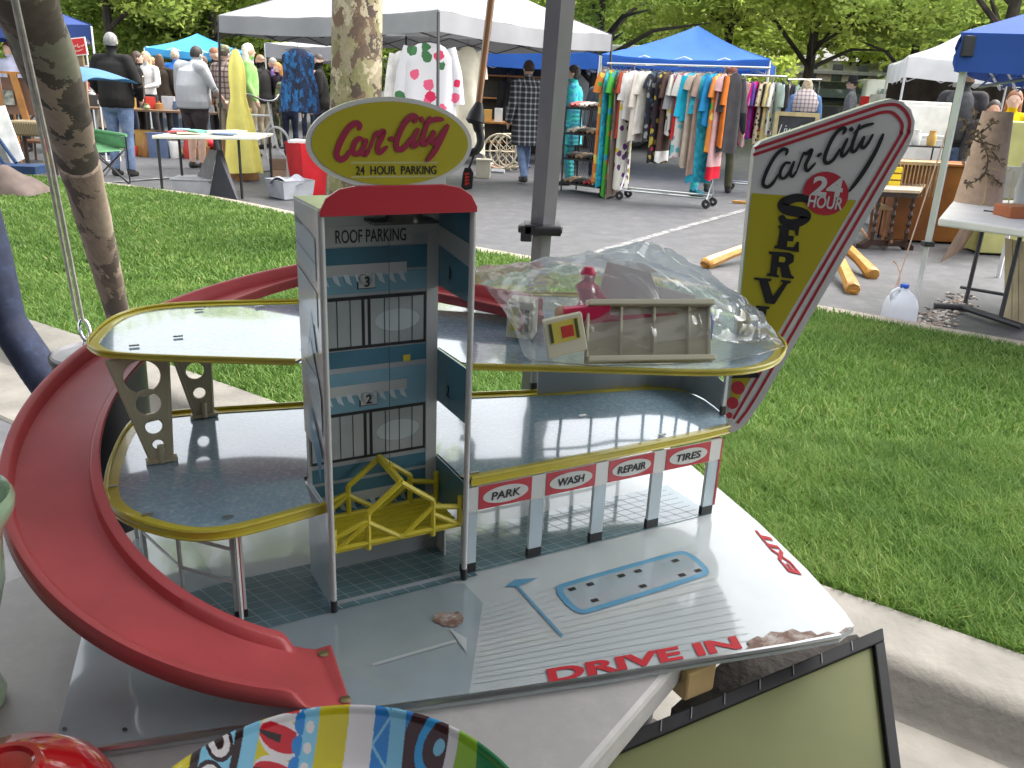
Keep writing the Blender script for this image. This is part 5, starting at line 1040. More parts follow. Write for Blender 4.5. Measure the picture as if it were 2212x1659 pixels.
        mb.tube([an + fd * -.05 - UZ * .040, an + fd * .04 - UZ * .045, an + fd * .13 - UZ * .058, an + fd * .165 - UZ * .062], [.040, .044, .040, .026], 12)
        mb.tube([an, an - UZ * .05], [.042, .045], 10)
        cut = sh.lerp(el, 1.0)
        seg += [(sh, el, 'T', .06), (el, wr, 'T' if long_s else 'S', .045), (wr, hx, 'S', .03), (hi, kn, 'B', .09), (kn, an + UZ * .06, 'S' if shorts else 'B', .06), (an + fd * -.04 - UZ * .04, an + fd * .16 - UZ * .055, 'F', .05)]
    me = bpy.data.meshes.new('body'); me.from_pydata([tuple(V(v) * k) for v in mb.v], [], [list(f) for f in mb.f])
    tmp = bpy.data.objects.new('tmp', me); COL.objects.link(tmp); md = tmp.modifiers.new('r', 'REMESH'); md.mode = 'VOXEL'; md.voxel_size = vox; md.use_smooth_shade = True
    sm = tmp.modifiers.new('s', 'SMOOTH'); sm.factor = .5; sm.iterations = 3 if vox > .012 else 2
    bpy.context.view_layer.update(); m2 = bpy.data.meshes.new_from_object(tmp.evaluated_get(bpy.context.evaluated_depsgraph_get())); bpy.data.objects.remove(tmp)
    n = len(m2.polygons); C = np.empty(n * 3); m2.polygons.foreach_get('center', C); C = C.reshape(-1, 3) / k; best = np.full(n, 9e9); cls = np.zeros(n, int); code = {'S': 0, 'T': 1, 'B': 2, 'F': 3}
    for a, b, c, r in seg:
        a_, b_ = np.array(a), np.array(b); d_ = b_ - a_; t_ = np.clip(((C - a_) @ d_) / (d_ @ d_), 0, 1); D = np.linalg.norm(C - a_ - t_[:, None] * d_, axis=1) - r
        w = D < best; best[w] = D[w]; cls[w] = code[c]
    if loose:
        cls[(cls == 2) & (C[:, 2] > .865)] = 1; cls[(cls == 1) & (C[:, 2] < .865) & (np.abs(C[:, 0]) < .21 * g)] = 2
    m2.materials.clear()
    for q in (skin, top, bot, shoe): m2.materials.append(q)
    m2.polygons.foreach_set('material_index', cls.astype(np.int32)); m2.polygons.foreach_set('use_smooth', [True] * n); m2.name = 'body'
    o = bpy.data.objects.new('body', m2); COL.objects.link(o); o.parent = par
    return {a: b * k for a, b in J.items()}, k
HAIRM = {}
def hairm(c):
    key = 'hair_%.2f_%.2f' % c[:2]
    return M(key, c, .6, var=.3, vs=30, bump=.4, bs=60)
def person(px, hy, Y, face, label, top, bot, hair=None, g=1.0, skin=None, shoe=None, pose=None, hairlen=0, cap=None, coat=None, coat_l=0, long_s=True, shorts=False, vox=.016, hat=None, loose=0, hair_full=True, fix_h=None, group=None):
    p = dp(px, hy, Y); gz_ = gz(Y); h = fix_h or (p.z - gz_); base = V((p.x, Y, gz_ if not fix_h else p.z - fix_h))
    t = thing('person', label, 'person', base, radians(face), group)
    J, k = body(t, h, g, top, bot, skin or SKIN2, shoe or SHOE, pose or {}, long_s, shorts, vox, loose)
    hd = J['head']
    if hair:
        mb = MB(); nn_ = 16; rg = []
        for i in range(9):
            a = -.45 + (pi / 2 + .43) * i / 8; row = []
            for j in range(nn_):
                th = 2 * pi * j / nn_; fr = max(0, sin(th)); low = -.42 + .95 * fr ** .8 if hair_full else .25 + .35 * fr
                aa = low + (pi / 2 - .02 - low) * i / 8; row.append(hd + V((.084 * cos(aa) * cos(th), .100 * cos(aa) * sin(th) - .006, .114 * sin(aa) + .024)) * k)
            rg.append(row)
        mb.rings(rg)
        if hairlen:
            mb.rings([[hd + V((q * cos(a), -.045 + r_ * sin(a), z)) * k for a in np.linspace(0, 2 * pi, 12, endpoint=False)] for q, r_, z in ((.06, .05, .10), (.088, .062, .04), (.092, .06, -.04), (.10, .05, -.04 - hairlen * .5), (.085, .035, -.04 - hairlen), (.03, .02, -.06 - hairlen))])
        mb.build('hair', hairm(hair), t, smooth=True, local=True)
    if cap:
        mb = MB(); mb.rings([[hd + V((q * cos(a), q * 1.2 * sin(a) - .004, z)) * k for a in np.linspace(0, 2 * pi, 18, endpoint=False)] for q, z in ((.086, .045), (.088, .07), (.08, .11), (.055, .138), (.01, .148))]); mb.slab([hd + V((x, y, .05)) * k for x, y in ((-.07, .06), (-.06, .15), (0, .18), (.06, .15), (.07, .06))], UZ * .012 * k); mb.build('cap', cap, t, smooth=True, local=True)
    if hat:
        mb = MB(); mb.lathe([(.001, .165), (.06, .163), (.078, .145), (.088, .06), (.145, .052), (.146, .045), (.084, .046)], hd, 24); mb.build('hat', hat, t, smooth=True, local=True)
    if coat:
        mb = MB(); rg = []; zt, zb_ = 1.47 * k, coat_l * k; hp_ = (J['hipL'] + J['hipR']) / 2; c0 = J['chest']
        for i in range(15):
            f = i / 14; z = zt + (zb_ - zt) * f; zz = z / k; up_ = min(1, f / .10)
            rx = (.085 + .125 * min(1, up_) ** .6) if f < .1 else .205 - .02 * sin(pi * min(1, (f - .1) / .5)) + .05 * max(0, f - .45)
            ry = .075 + .06 * min(1, up_) + .05 * max(0, f - .45); fl = max(0, f - .3) * .02; cxy = c0.lerp(hp_, min(1, max(0, (1.32 - zz) / .4)))
            rg.append([V((cxy.x + (rx * g + fl * sin(7 * a + 1)) * cos(a) * k, cxy.y + (ry * g + fl * cos(6 * a)) * sin(a) * k, z)) for a in np.linspace(0, 2 * pi, 30, endpoint=False)])
        mb.rings(rg, cap=False); mb.build('coat' if coat_l < .9 else 'jacket', coat, t, smooth=True, local=True)
        if coat_l < .9:
            mb = MB()
            for s in 'LR':
                sh, el, wr = (J[q + s] for q in ('sh', 'el', 'wr')); mb.tube([sh + V((0, 0, .02)), sh.lerp(el, .4), el, el.lerp(wr, .5), wr], [.086 * g, .078 * g, .068, .064, .058], 12)
            mb.build('sleeves', coat, t, smooth=True, local=True)
    return t
C_ = cloth
jean = pattern('denim_light', 'speckle', [(.10, .15, .27), (.15, .21, .34), (.24, .30, .42)], 9, .85); jeand = pattern('denim_dark', 'speckle', [(.006, .010, .028), (.011, .018, .045), (.025, .04, .085)], 14, .85)
plaid = pattern('coat_plaid', 'plaid', [(.025, .025, .03), (.16, .16, .18), (.45, .45, .48)], 13, .85); tealp = pattern('teal_print', 'cells', [(.02, .42, .42), (.05, .50, .50), (.03, .28, .50), (.05, .55, .48), (.08, .40, .60)], 26, .8)
flan = pattern('flannel', 'plaid', [(.30, .24, .20), (.14, .08, .07), (.05, .05, .07)], 12, .85); camo2 = pattern('camo_jacket', 'camo', [(.05, .06, .03), (.14, .15, .08), (.10, .07, .04), (.22, .22, .15)], 12, .85)
black = C_('black', (.018, .017, .017)); dkb = C_('charcoal', (.04, .038, .042)); khaki = C_('khaki', (.30, .25, .17)); tee = M('cloth_tee', (.40, .41, .43), .85, var=.06, vs=4, bump=.5, bs=7); shr = C_('dark_shorts', (.055, .045, .05)); lime = C_('lime', (.30, .58, .18)); lav = C_('lavender', (.52, .52, .68)); white_c = C_('white', (.72, .70, .68)); bluec = C_('blue', (.03, .16, .50))
person(236, 72, 11.6, -4, 'bald gray haired man seen from behind in black hooded jacket and light jeans', black, jean, hair=(.19, .185, .18), g=1.18, pose=dict(elL=(-.29, .0, 1.15), elR=(.30, .0, 1.15), wrL=(-.22, .14, .98), wrR=(.24, .14, .98)), loose=1.2)
person(408, 95, 13.0, -28, 'heavy man in gray T-shirt and dark shorts bending over the white folding table', tee, shr, hair=(.03, .026, .024), g=1.5, loose=1.3, shorts=True, long_s=False, vox=.0105, shoe=SHOE, pose=dict(head=(.0, .13, 1.60), neck=(0, .05, 1.49), chest=(0, .03, 1.32), elR=(.30, .10, 1.15), wrR=(.27, .30, .98), elL=(-.27, -.02, 1.13), wrL=(-.31, .05, .88)))
person(292, 112, 15.5, -60, 'woman with dark pulled back hair and dark jacket beside the black jacketed man', black, black, hair=(.05, .03, .02), hairlen=.05, g=.95)
person(314, 112, 16.5, 175, 'blond woman in white top holding something red beyond the broom handle', white_c, dkb, hair=(.50, .38, .20), hairlen=.2, g=.92, pose=dict(elL=(-.26, .1, 1.15), wrL=(-.1, .26, 1.1), elR=(.26, .1, 1.15), wrR=(.1, .26, 1.1)))
person(343, 118, 17.0, 20, 'person in long dark brown coat standing with back turned under the azure tent', C_('umber', (.035, .026, .02)), black, hair=(.09, .05, .03), hairlen=.2, coat=C_('umber', (.035, .026, .02)), coat_l=.7)
person(376, 108, 17.5, 0, 'person in bright blue shirt half hidden behind the gray T-shirt man', bluec, jeand, hair=(.48, .40, .30), g=1.05)
person(461, 104, 15.2, -50, 'man with short red hair in black sweater at the shoulder of the gray T-shirt man', black, dkb, hair=(.20, .08, .035), hair_full=False, g=1.05)
person(482, 100, 14.6, -20, 'man in plaid flannel shirt and dark cap just left of the yellow gown', flan, khaki, cap=camo2, hair=(.06, .05, .04), g=1.1)
person(533, 95, 15.4, -70, 'long white haired person in lime green shirt and khaki pants behind the yellow gown', lime, khaki, hair=(.72, .68, .58), hairlen=.28, g=1.25)
person(563, 120, 16.6, 75, 'balding man in black jacket over pale collar looking left near the bicycle', black, khaki, hair=(.28, .17, .10), hair_full=False, g=1.1, loose=1.2, skin=SKIN)
person(600, 136, 16.8, 150, 'redhead woman in camouflage pants left of the blue print dress', C_('plum', (.04, .03, .045)), camo2, hair=(.45, .17, .05), hairlen=.22, g=.92)
person(622, 150, 15.6, 10, 'person in camouflage jacket and jeans mostly hidden by the blue print dress', camo2, jeand, hair=(.10, .06, .04), g=1.0)
person(689, 118, 15.2, 95, 'dark dressed man in profile at the right edge of the blue print dress', black, dkb, hair=(.05, .035, .03), hair_full=False, g=1.05, loose=1.2)
for q in [(172, 118, 17.5, 30, 'shopper in a faded red jacket beyond the red sign post', C_('faded_red', (.35, .08, .07)), jeand, (.10, .07, .05), .1), (205, 120, 18.5, -40, 'shopper in pale blue shirt just left of the bald man', C_('pale_shirt', (.38, .46, .56)), khaki, (.20, .14, .09), 0),
          (268, 122, 18.0, 200, 'shopper in maroon sweater between the bald man and the dark haired woman', C_('maroon_s', (.20, .03, .05)), jeand, (.08, .05, .03), .15), (328, 124, 19.0, 160, 'shopper in bright red top under the azure tent', C_('bright_red', (.52, .03, .04)), jeand, (.30, .20, .10), .2),
          (440, 122, 18.5, 40, 'shopper in tan jacket behind the red haired man', C_('tan_j', (.40, .31, .2)), dkb, (.12, .08, .05), 0), (505, 120, 18.8, -150, 'shopper in white shirt behind the plaid flannel man', white_c, jeand, (.15, .09, .05), .1),
          (590, 126, 19.5, 100, 'shopper in purple fleece behind the balding man', C_('purple_f', (.16, .09, .26)), dkb, (.33, .30, .27), .05), (662, 126, 18.6, 180, 'shopper in pink hooded top right of the blue print dress', C_('pink_h', (.60, .30, .34)), jeand, (.10, .06, .04), .15),
          (130, 115, 16.5, 150, 'shopper in gray sweatshirt glimpsed beside the camouflage pole', C_('grey_sw', (.25, .25, .26)), jeand, (.25, .17, .1), 0), (1165, 140, 18.5, 170, 'shopper in green jacket beyond the plaid coat woman', C_('green_j', (.06, .16, .09)), dkb, (.07, .05, .04), .1)]:
    person(q[0], q[1], q[2], q[3], q[4], q[5], q[6], hair=q[7], hairlen=q[8], g=1.0 + .1 * sin(q[0]), skin=SKIN2 if q[0] % 2 else SKIN)
person(18, 92, 13.2, 170, 'woman with short reddish hair in lavender top seated behind goods at the far left', lav, dkb, hair=(.16, .045, .03), g=1.0, fix_h=1.55)
person(1144, 132, 13.0, 25, 'woman walking away in black and white plaid hooded coat and blue jeans', plaid, jean, hair=(.06, .04, .03), g=1.05, coat=plaid, coat_l=.56, pose=dict(kneeR=(.10, .16, .52), ankR=(.10, .22, .09), kneeL=(-.09, .0, .50), ankL=(-.10, -.22, .11), elR=(.27, -.05, 1.15), wrR=(.22, .06, .95)))
person(1104, 148, 17.6, 30, 'distant person in black coat with long dark hair left of the plaid coat woman', black, black, hair=(.02, .018, .018), hairlen=.3, coat=black, coat_l=.7)
person(1243, 142, 13.0, 80, 'woman with pinned dark hair in teal print tunic and trousers behind the black mesh shelf', tealp, tealp, hair=(.035, .025, .022), hairlen=.02, g=1.05, long_s=True, coat=tealp, coat_l=.62, pose=dict(elR=(.26, .04, 1.15), wrR=(.2, .2, 1.05)))
person(1307, 152, 13.8, 170, 'person facing us, only the face showing above the clothes on the chrome rack', C_('slate', (.08, .09, .11)), jeand, hair=(.12, .07, .05), g=.95)
person(1580, 146, 12.6, -25, 'person in dark cap and olive trousers striding behind the chrome rack', dkb, C_('olive', (.10, .095, .06)), cap=C_('maroon', (.14, .05, .04)), hair=(.08, .05, .04), g=1.0, pose=dict(ankR=(.10, .28, .09), kneeR=(.1, .18, .5), ankL=(-.1, -.22, .12)))
person(1528, 158, 12.3, -100, 'person in teal patterned trousers and teal shoes hidden behind the rack of dresses', tealp, tealp, hair=(.1, .06, .04), shoe=C_('teal_shoe', (.01, .10, .13)))
scarf = pattern('scarf_plaid', 'plaid', [(.50, .45, .42), (.34, .25, .25), (.12, .14, .22)], 16, .85)
t = person(1746, 172, 14.6, -15, 'curly blond woman in denim jacket with a pale plaid scarf, seen from behind', C_('denim_jacket', (.10, .19, .36)), jeand, hair=(.45, .36, .24), hairlen=.03, g=1.15)
mb = MB(); mb.rings([[V((rx * cos(a), ry * sin(a) - .01 - .03 * (z < 1.4), z + .012 * sin(5 * a))) * .98 for a in np.linspace(0, 2 * pi, 24, endpoint=False)] for rx, ry, z in ((.075, .075, 1.56), (.12, .11, 1.53), (.19, .14, 1.46), (.225, .155, 1.36), (.21, .15, 1.25), (.19, .135, 1.20))], cap=False); mb.build('scarf', scarf, t, smooth=True, local=True)
person(1846, 168, 16.5, 70, 'man in black hat and gray marled sweater looking left near the silver hatchback', pattern('marl', 'speckle', [(.10, .10, .11), (.2, .2, .21), (.34, .34, .35)], 40, .9), dkb, hair=(.06, .05, .04), hat=black, g=1.0)
t = person(2094, 150, 10.9, -35, 'man in tan cap and dark jacket with a black backpack beside the white tent leg', dkb, jean, cap=C_('tan_cap', (.42, .38, .26)), hair=(.16, .11, .07), g=1.2, loose=1.2, skin=SKIN)
mb = MB(); mb.rings([[V((rx * cos(a) * (1 - .12 * abs(sin(2 * a))), -.20 + ry * sin(a), z)) for a in np.linspace(0, 2 * pi, 18, endpoint=False)] for rx, ry, z in ((.10, .05, 1.53), (.15, .09, 1.46), (.17, .11, 1.28), (.18, .125, 1.08), (.16, .11, .98), (.1, .06, .95))]); mb.build('backpack', M('backpack_cloth', (.028, .03, .034), .7, var=.3, vs=12, bump=.6, bs=18), t, smooth=True, local=True)
person(2150, 218, 10.5, 160, 'dark haired person seated in shade under the white tent next to the yellow shirt', dkb, black, hair=(.04, .03, .025), fix_h=1.55, skin=SKIN)
person(2196, 196, 9.6, 150, 'woman with long auburn hair in bright yellow shirt at the right edge', C_('yellow_shirt', (.70, .50, .01)), jeand, hair=(.26, .10, .04), hairlen=.25, fix_h=1.6)
# foreground person at the left edge: only a bent jeans leg is in the frame
hp0 = dp(-118, 450, 2.6); t = thing('person', 'person in dark blue jeans stepping past the left edge of the table', 'person', (hp0.x, 2.6, 0), radians(-90))
lk = lambda px, py: V((0, dp(px, py, 2.6).x - hp0.x, dp(px, py, 2.6).z))
kn_, an_ = lk(-28, 690), lk(165, 985); an_.z = .09
body(t, 1.75, 1.05, dkb, jeand, SKIN2, SHOE, dict(kneeL=(-.10, kn_.y, .54), ankL=(-.10, an_.y, .09), kneeR=(.10, .0, .50), ankR=(.10, -.22, .13), elL=(-.24, -.1, 1.15), wrL=(-.24, -.06, .92), elR=(.24, -.1, 1.15), wrR=(.24, -.06, .92)), vox=.012)
mb = MB(); mb.rings([[V((.084 * cos(a) * c, .1 * sin(a) * c - .004, 1.655 + .1 * s_)) for a in np.linspace(0, 2 * pi, 14, endpoint=False)] for c, s_ in ((1, .1), (.95, .5), (.7, .85), (.2, 1.05))]); mb.build('hair', hairm((.06, .04, .03)), t, smooth=True, local=True)
# ============================================================ clothes
FL = lambda n, *c, s=14.: pattern('print_' + n, 'floral', list(c), s, .85)
def garment(label, P, w1, w2, L, yaw, mat, sleeve=0, group=None, trim=None, trim_m=None, nk=.06, fold=.018, th=.045, name='dress', hang=True, cat='garment', waist=None, rod=.06):
    """a garment on a hanger, top of its shoulders at P; local x across, z down"""
    t = thing(name, label, cat, P, yaw, group); mb = MB(); n = 36; rg = []; K = 16; ph = random.uniform(0, 6)
    for i in range(K + 1):
        f = i / K; w = w1 + (w2 - w1) * f ** 1.2
        if f < .1: w = w1 * (.42 + .58 * (f / .1) ** .6)
        if waist: w *= 1 - waist * np.exp(-((f - .38) / .12) ** 2)
        t_ = th * (.55 + .45 * min(1, f / .1)) * (1 + .5 * f); row = []
        for j in range(n):
            a = 2 * pi * j / n; r = fold * f ** .8 * sin(5 * a + ph + 1.3 * sin(2.2 * f + ph)); x = (w / 2 + r * .4) * (abs(cos(a)) ** .75) * (1 if cos(a) > 0 else -1); y = (t_ + r) * sin(a)
            row.append(V((x, y, -L * f - (.012 * sin(3 * a + ph) if i == K else 0) - .035 * (abs(x) / (w1 / 2) if f < .1 else 0) * (1 - f / .1 if f < .1 else 0))))
        rg.append(row)
    mb.rings(rg[:K - 1] if trim else rg, cap=False)
    mb.build('cloth', mat, t, smooth=True, local=True)
    if trim:
        b = MB(); b.rings(rg[K - 2:], cap=False); b.build('hem', trim_m, t, smooth=True, local=True)
    if sleeve:
        for s in (-1, 1):
            b = MB(); x0 = s * w1 * .47; b.tube([V((x0 * .85, 0, -.05)), V((x0 * 1.12, 0, -.05 - sleeve * .45)), V((x0 * 1.22, .01, -.05 - sleeve))], [.06, .065, .075], 10, flat=.5); b.build('sleeve', mat, t, smooth=True, local=True)
    if hang:
        b = MB(); b.tube([V((-w1 * .4, 0, -.03)), V((0, 0, .012)), V((w1 * .4, 0, -.03))], .004, 5); b.tube(catmull([V((0, 0, .012)), V((0, 0, rod - .02)), V((.015, 0, rod)), V((.0, 0, rod + .022)), V((-.016, 0, rod + .004))], 4), .0022, 5); b.build('hanger', M('hanger_plastic', (.05, .05, .05), .4), t, local=True)
    return t
cream = M('cloth_cream', (.60, .56, .44), .85, var=.10, vs=6, bump=.3, bs=10); yel = M('cloth_yellow', (.72, .64, .17), .8, var=.08, vs=5, bump=.2, bs=8)
# hung along the silver tent
p = dp(508, 105, 11.55); garment('long pale yellow gown hung from the left leg of the silver gray tent', p, .17, .50, p.z - .12, .25, yel, nk=.1, fold=.05, waist=.30, th=.035, name='gown', rod=.05)
b_ = dp(505, 100, 11.55)
bprint = pattern('blue_print', 'camo', [(.006, .014, .045), (.008, .065, .19), (.006, .02, .065), (.010, .11, .29), (.004, .008, .025)], 13, .8, (1.6, 1.6, .7))
p = dp(643, 104, 10.9); garment('short strapless blue and navy print dress on a hanger, left of the sycamore', p, .38, .50, .74, .1, bprint, fold=.028, waist=.15, rod=.05)
flor = FL('rose', (.66, .64, .68), (.62, .02, .09), (.66, .64, .68), (.02, .16, .34), (.66, .62, .66), (.60, .05, .12), (.05, .16, .06), (.7, .1, .2), s=6.5)
p = dp(928, 92, 10.15); garment('white robe with large red and blue flowers hung right of the sycamore', p, .58, .64, 1.2, .1, flor, sleeve=.6, fold=.03, name='robe', rod=.05)
p = dp(1010, 100, 10.9); garment('cream gown with puffed sleeves at the right of the flowered robe', p, .34, .50, 1.25, .3, cream, sleeve=.32, fold=.035, waist=.2, name='gown', rod=.05)
p = dp(872, 108, 10.4); garment('plain white shirt hanging left of the flowered robe', p, .36, .42, .95, .8, white_c, sleeve=.5, name='shirt', rod=.04)
p = dp(853, 120, 11.2); garment('pale gray camisole hanging just right of the sycamore trunk', p, .2, .3, .85, .4, C_('pale_gray', (.50, .48, .47)), name='camisole', rod=.04)
# ---- chrome rack
CHR = M('rack_chrome', (.62, .62, .64), .2, metal=1, var=.05); RUB = M('caster_rubber', (.02, .02, .022), .6)
def rack(label, A, B, wl, wr, posts=True):
    t = thing('clothes_rack', label, 'clothes rack', (A.x, A.y, gz(A.y)))
    mb = MB(); mb.tube([A, B], .014, 10); mb.build('rail', CHR, t, smooth=True); d = (B - A); d.z = 0; d.normalize(); s = V((-d.y, d.x, 0))
    for c in (wl, wr):
        mb = MB()
        for q in (-.17, .17): mb.tube(catmull([V((c.x, c.y, A.z)), V((c.x, c.y, .5)) , V((c.x, c.y, .34)), V((c.x, c.y, .12)) + s * q * .9, V((c.x, c.y, .1)) + s * q], 4), .011, 8)
        mb.build('post', CHR, t, smooth=True)
    mb = MB()
    for q in (-.17, .17): mb.tube([V((wl.x, wl.y, .13)) + s * q, V((wr.x, wr.y, .13)) + s * q], .012, 8)
    mb.build('base_rails', CHR, t, smooth=True)
    for c in (wl, wr):
        for q in (-.17, .17):
            o = V((c.x, c.y, .058)) + s * q; mb = MB(); mb.lathe([(.02, -.014), (.052, -.014), (.057, -.008), (.057, .008), (.052, .014), (.02, .014)], o, 18, ax=s); mb.tube([o + UZ * .05 + d * .01, o], .009, 6); mb.build('caster', RUB, t, smooth=True)
    return d
A, B = dp(1312, 137, 11.7), dp(1665, 147, 10.75); A.z = B.z = (A.z + B.z) / 2; wl, wr = gr(1375, 437), gr(1566, 452)
rd = rack('chrome rolling clothes rack full of colourful vintage dresses in the middle of the car park', A, B, A + (B - A) * .18, A + (B - A) * .74); nrm_ = atan2(rd.y, rd.x) + pi / 2
P1 = FL('orange', (.62, .20, .03), (.70, .42, .02), (.02, .28, .42), (.05, .36, .06), (.75, .55, .1), (.6, .1, .02), s=9); P2 = FL('green', (.05, .32, .03), (.60, .50, .02), (.02, .30, .06), (.02, .25, .40), (.5, .2, .02), s=9)
P3 = pattern('dark_stripes', 'stripe', [(.05, .03, .03), (.20, .13, .10), (.03, .03, .07), (.26, .20, .13)], 16, .85, (1, 1, .05)); P4 = FL('black_white', (.55, .54, .48), (.02, .02, .02), (.5, .42, .05), (.10, .02, .12), s=10)
P5 = FL('night', (.02, .02, .03), (.30, .36, .40), (.02, .02, .03), (.05, .10, .16), (.25, .27, .26), s=13); P6 = FL('pink_mint', (.55, .53, .50), (.65, .15, .25), (.10, .42, .32), (.62, .35, .4), (.12, .38, .42), s=11)
P7 = pattern('tealdress', 'cells', [(.01, .30, .42), (.02, .36, .50), (.01, .24, .34), (.03, .42, .52)], 20, .8); P8 = FL('coral', (.62, .30, .28), (.6, .08, .12), (.65, .45, .2), (.7, .5, .5), s=12); P9 = FL('leopard', (.55, .46, .32), (.03, .02, .02), (.03, .02, .02), (.45, .33, .2), s=22)
P10 = FL('red_black', (.02, .015, .02), (.5, .02, .06), (.02, .015, .02), (.4, .3, .05), s=12)
LST = [  # px at the rail, hem y, width, material, description, extras
 (1318, 402, .44, P7, 'blue and teal maxi dress', 0), (1324, 396, .40, P1, 'orange floral maxi dress', .3), (1336, 424, .42, P2, 'green and yellow print maxi dress', .3), (1345, 425, .44, P3, 'dark brown striped maxi dress', 0),
 (1356, 300, .36, C_('rust', (.34, .06, .03)), 'rust red top', .3), (1366, 408, .40, P4, 'cream dress with black and yellow blots', 0), (1376, 260, .36, white_c, 'white blouse', .4), (1394, 305, .46, M('cloth_ecru', (.58, .52, .46), .85, var=.1, bump=.3), 'long ecru tunic with little red embroidery', .5),
 (1408, 290, .40, C_('gauze', (.62, .58, .52)), 'sheer off-white tunic', .3), (1421, 306, .42, P5, 'black dress with pale flowers', 0), (1434, 300, .38, P5, 'second black flowered dress', .2), (1446, 352, .38, P10, 'black and red long skirt', 0),
 (1456, 350, .40, C_('brown', (.085, .05, .042)), 'chocolate brown dress with white cuffs', .34), (1468, 292, .38, P4, 'white blotched blouse', .3), (1480, 282, .40, C_('heather', (.26, .26, .27)), 'heather gray cardigan', .5), (1490, 300, .36, C_('scarlet', (.45, .03, .03)), 'scarlet shirt', .3),
 (1499, 342, .42, P6, 'white dress with pink and mint flowers', .3), (1510, 262, .38, C_('turq', (.02, .40, .58)), 'turquoise tunic with bands', .6), (1521, 362, .40, C_('sand', (.48, .40, .32)), 'sand coloured long dress', .2), (1530, 378, .42, C_('taupe', (.30, .22, .18)), 'taupe maxi dress', .3),
 (1542, 395, .40, P7, 'full length teal dress with flared sleeves', .55), (1554, 272, .38, C_('azure', (.03, .26, .55)), 'azure blue blouse', .5), (1564, 330, .40, P1, 'orange paisley dress', .3), (1573, 388, .40, C_('rose', (.60, .36, .36)), 'rose pink dress with red hem', .2),
 (1584, 318, .38, C_('burnt', (.48, .13, .02)), 'burnt orange dress', .4), (1596, 330, .38, dkb, 'charcoal long coat', .5)]
redc = C_('hem_red', (.48, .012, .03)); names = [q[4] for q in LST]
for i, (px, hy, w, m, ds, sl) in enumerate(LST):
    f = (px - 1312) / (1665 - 1312); c = A.lerp(B, f); P = V((c.x, c.y, A.z - .075)); L = P.z - dp(px, hy, c.y).z
    between = 'at the left end of the chrome rack' if i == 0 else ('between the %s and the %s' % (names[i - 1].split(' with ')[0], names[i + 1].split(' with ')[0]) if i < len(LST) - 1 else 'at the right end of the row on the chrome rack')
    lab = ('%s hanging %s' % (ds, between)); lab = ' '.join(lab.split()[:16])
    garment(lab, P, w * .8, w * random.uniform(.85, 1.1), max(.5, L), nrm_ + random.uniform(-.75, .15), m, sleeve=sl * .8, group='clothes on the chrome rack', trim='red hem' in ds or 'brown dress' in ds, trim_m=redc if 'red hem' in ds else white_c, th=.03, fold=.012)
A2, B2 = dp(1602, 163, 13.2), dp(1700, 165, 13.0); A2.z = B2.z = (A2.z + B2.z) / 2
rack('second rolling clothes rack half hidden behind the right end of the chrome rack', A2, B2, A2 + (B2 - A2) * .05, A2 + (B2 - A2) * .95)
L2 = [(1606, 318, C_('pale_blue', (.40, .52, .60)), 'pale blue dress'), (1616, 316, P8, 'coral and pink print dress'), (1627, 300, C_('purple', (.09, .06, .28)), 'purple dress'), (1636, 298, C_('magenta', (.48, .01, .19)), 'magenta dress'), (1645, 300, P10, 'black and wine dress'), (1655, 312, P9, 'leopard print dress'), (1665, 306, C_('mustard', (.50, .42, .2)), 'mustard skirt'), (1674, 290, P4, 'black and cream top'), (1684, 285, C_('celadon', (.38, .48, .42)), 'celadon blouse'), (1694, 280, dkb, 'dark blouse')]
for i, (px, hy, m, ds) in enumerate(L2):
    c = A2.lerp(B2, (px - 1602) / 98); P = V((c.x, c.y, A2.z - .075)); L = P.z - dp(px, hy, c.y).z
    garment('%s on the second rack %s' % (ds, 'beside the %s' % (L2[i - 1][3] if i else L2[1][3])), P, .34, .38, L, pi / 2 + random.uniform(-.6, .2), m, sleeve=.3, group='clothes on the second rack', th=.03, fold=.012)
A3, B3 = dp(1702, 172, 16.0), dp(1775, 172, 16.0); rack('far small rack of blouses behind the scarf woman', A3, B3, A3.lerp(B3, .05), A3.lerp(B3, .95))
for i, (px, m, ds) in enumerate([(1706, white_c, 'white'), (1716, dkb, 'black'), (1726, C_('celadon', (.38, .48, .42)), 'celadon'), (1737, P4, 'blotched'), (1748, C_('gauze', (.62, .58, .52)), 'off-white'), (1759, P5, 'dark flowered')]):
    c = A3.lerp(B3, (px - 1702) / 73); garment('%s blouse on the far small rack behind the scarf woman' % ds, V((c.x, c.y, A3.z - .07)), .34, .38, .75, pi / 2 - .4, m, sleeve=.4, group='clothes on the far rack', th=.03, fold=.012)
# ============================================================ stall furniture and goods
IRON = M('black_iron', (.02, .02, .022), .5, var=.2)
def legs4(t, pts, z, r, m, n=8, name='leg', spl=0):
    c = sum((V(p) for p in pts), V((0, 0, 0))) / len(pts)
    for p in pts:
        p = V(p); mb = MB(); mb.tube([V((p.x, p.y, z)), V((p.x + (p.x - c.x) * spl, p.y + (p.y - c.y) * spl, gz(p.y)))], r, n); mb.build(name, m, t, smooth=True)
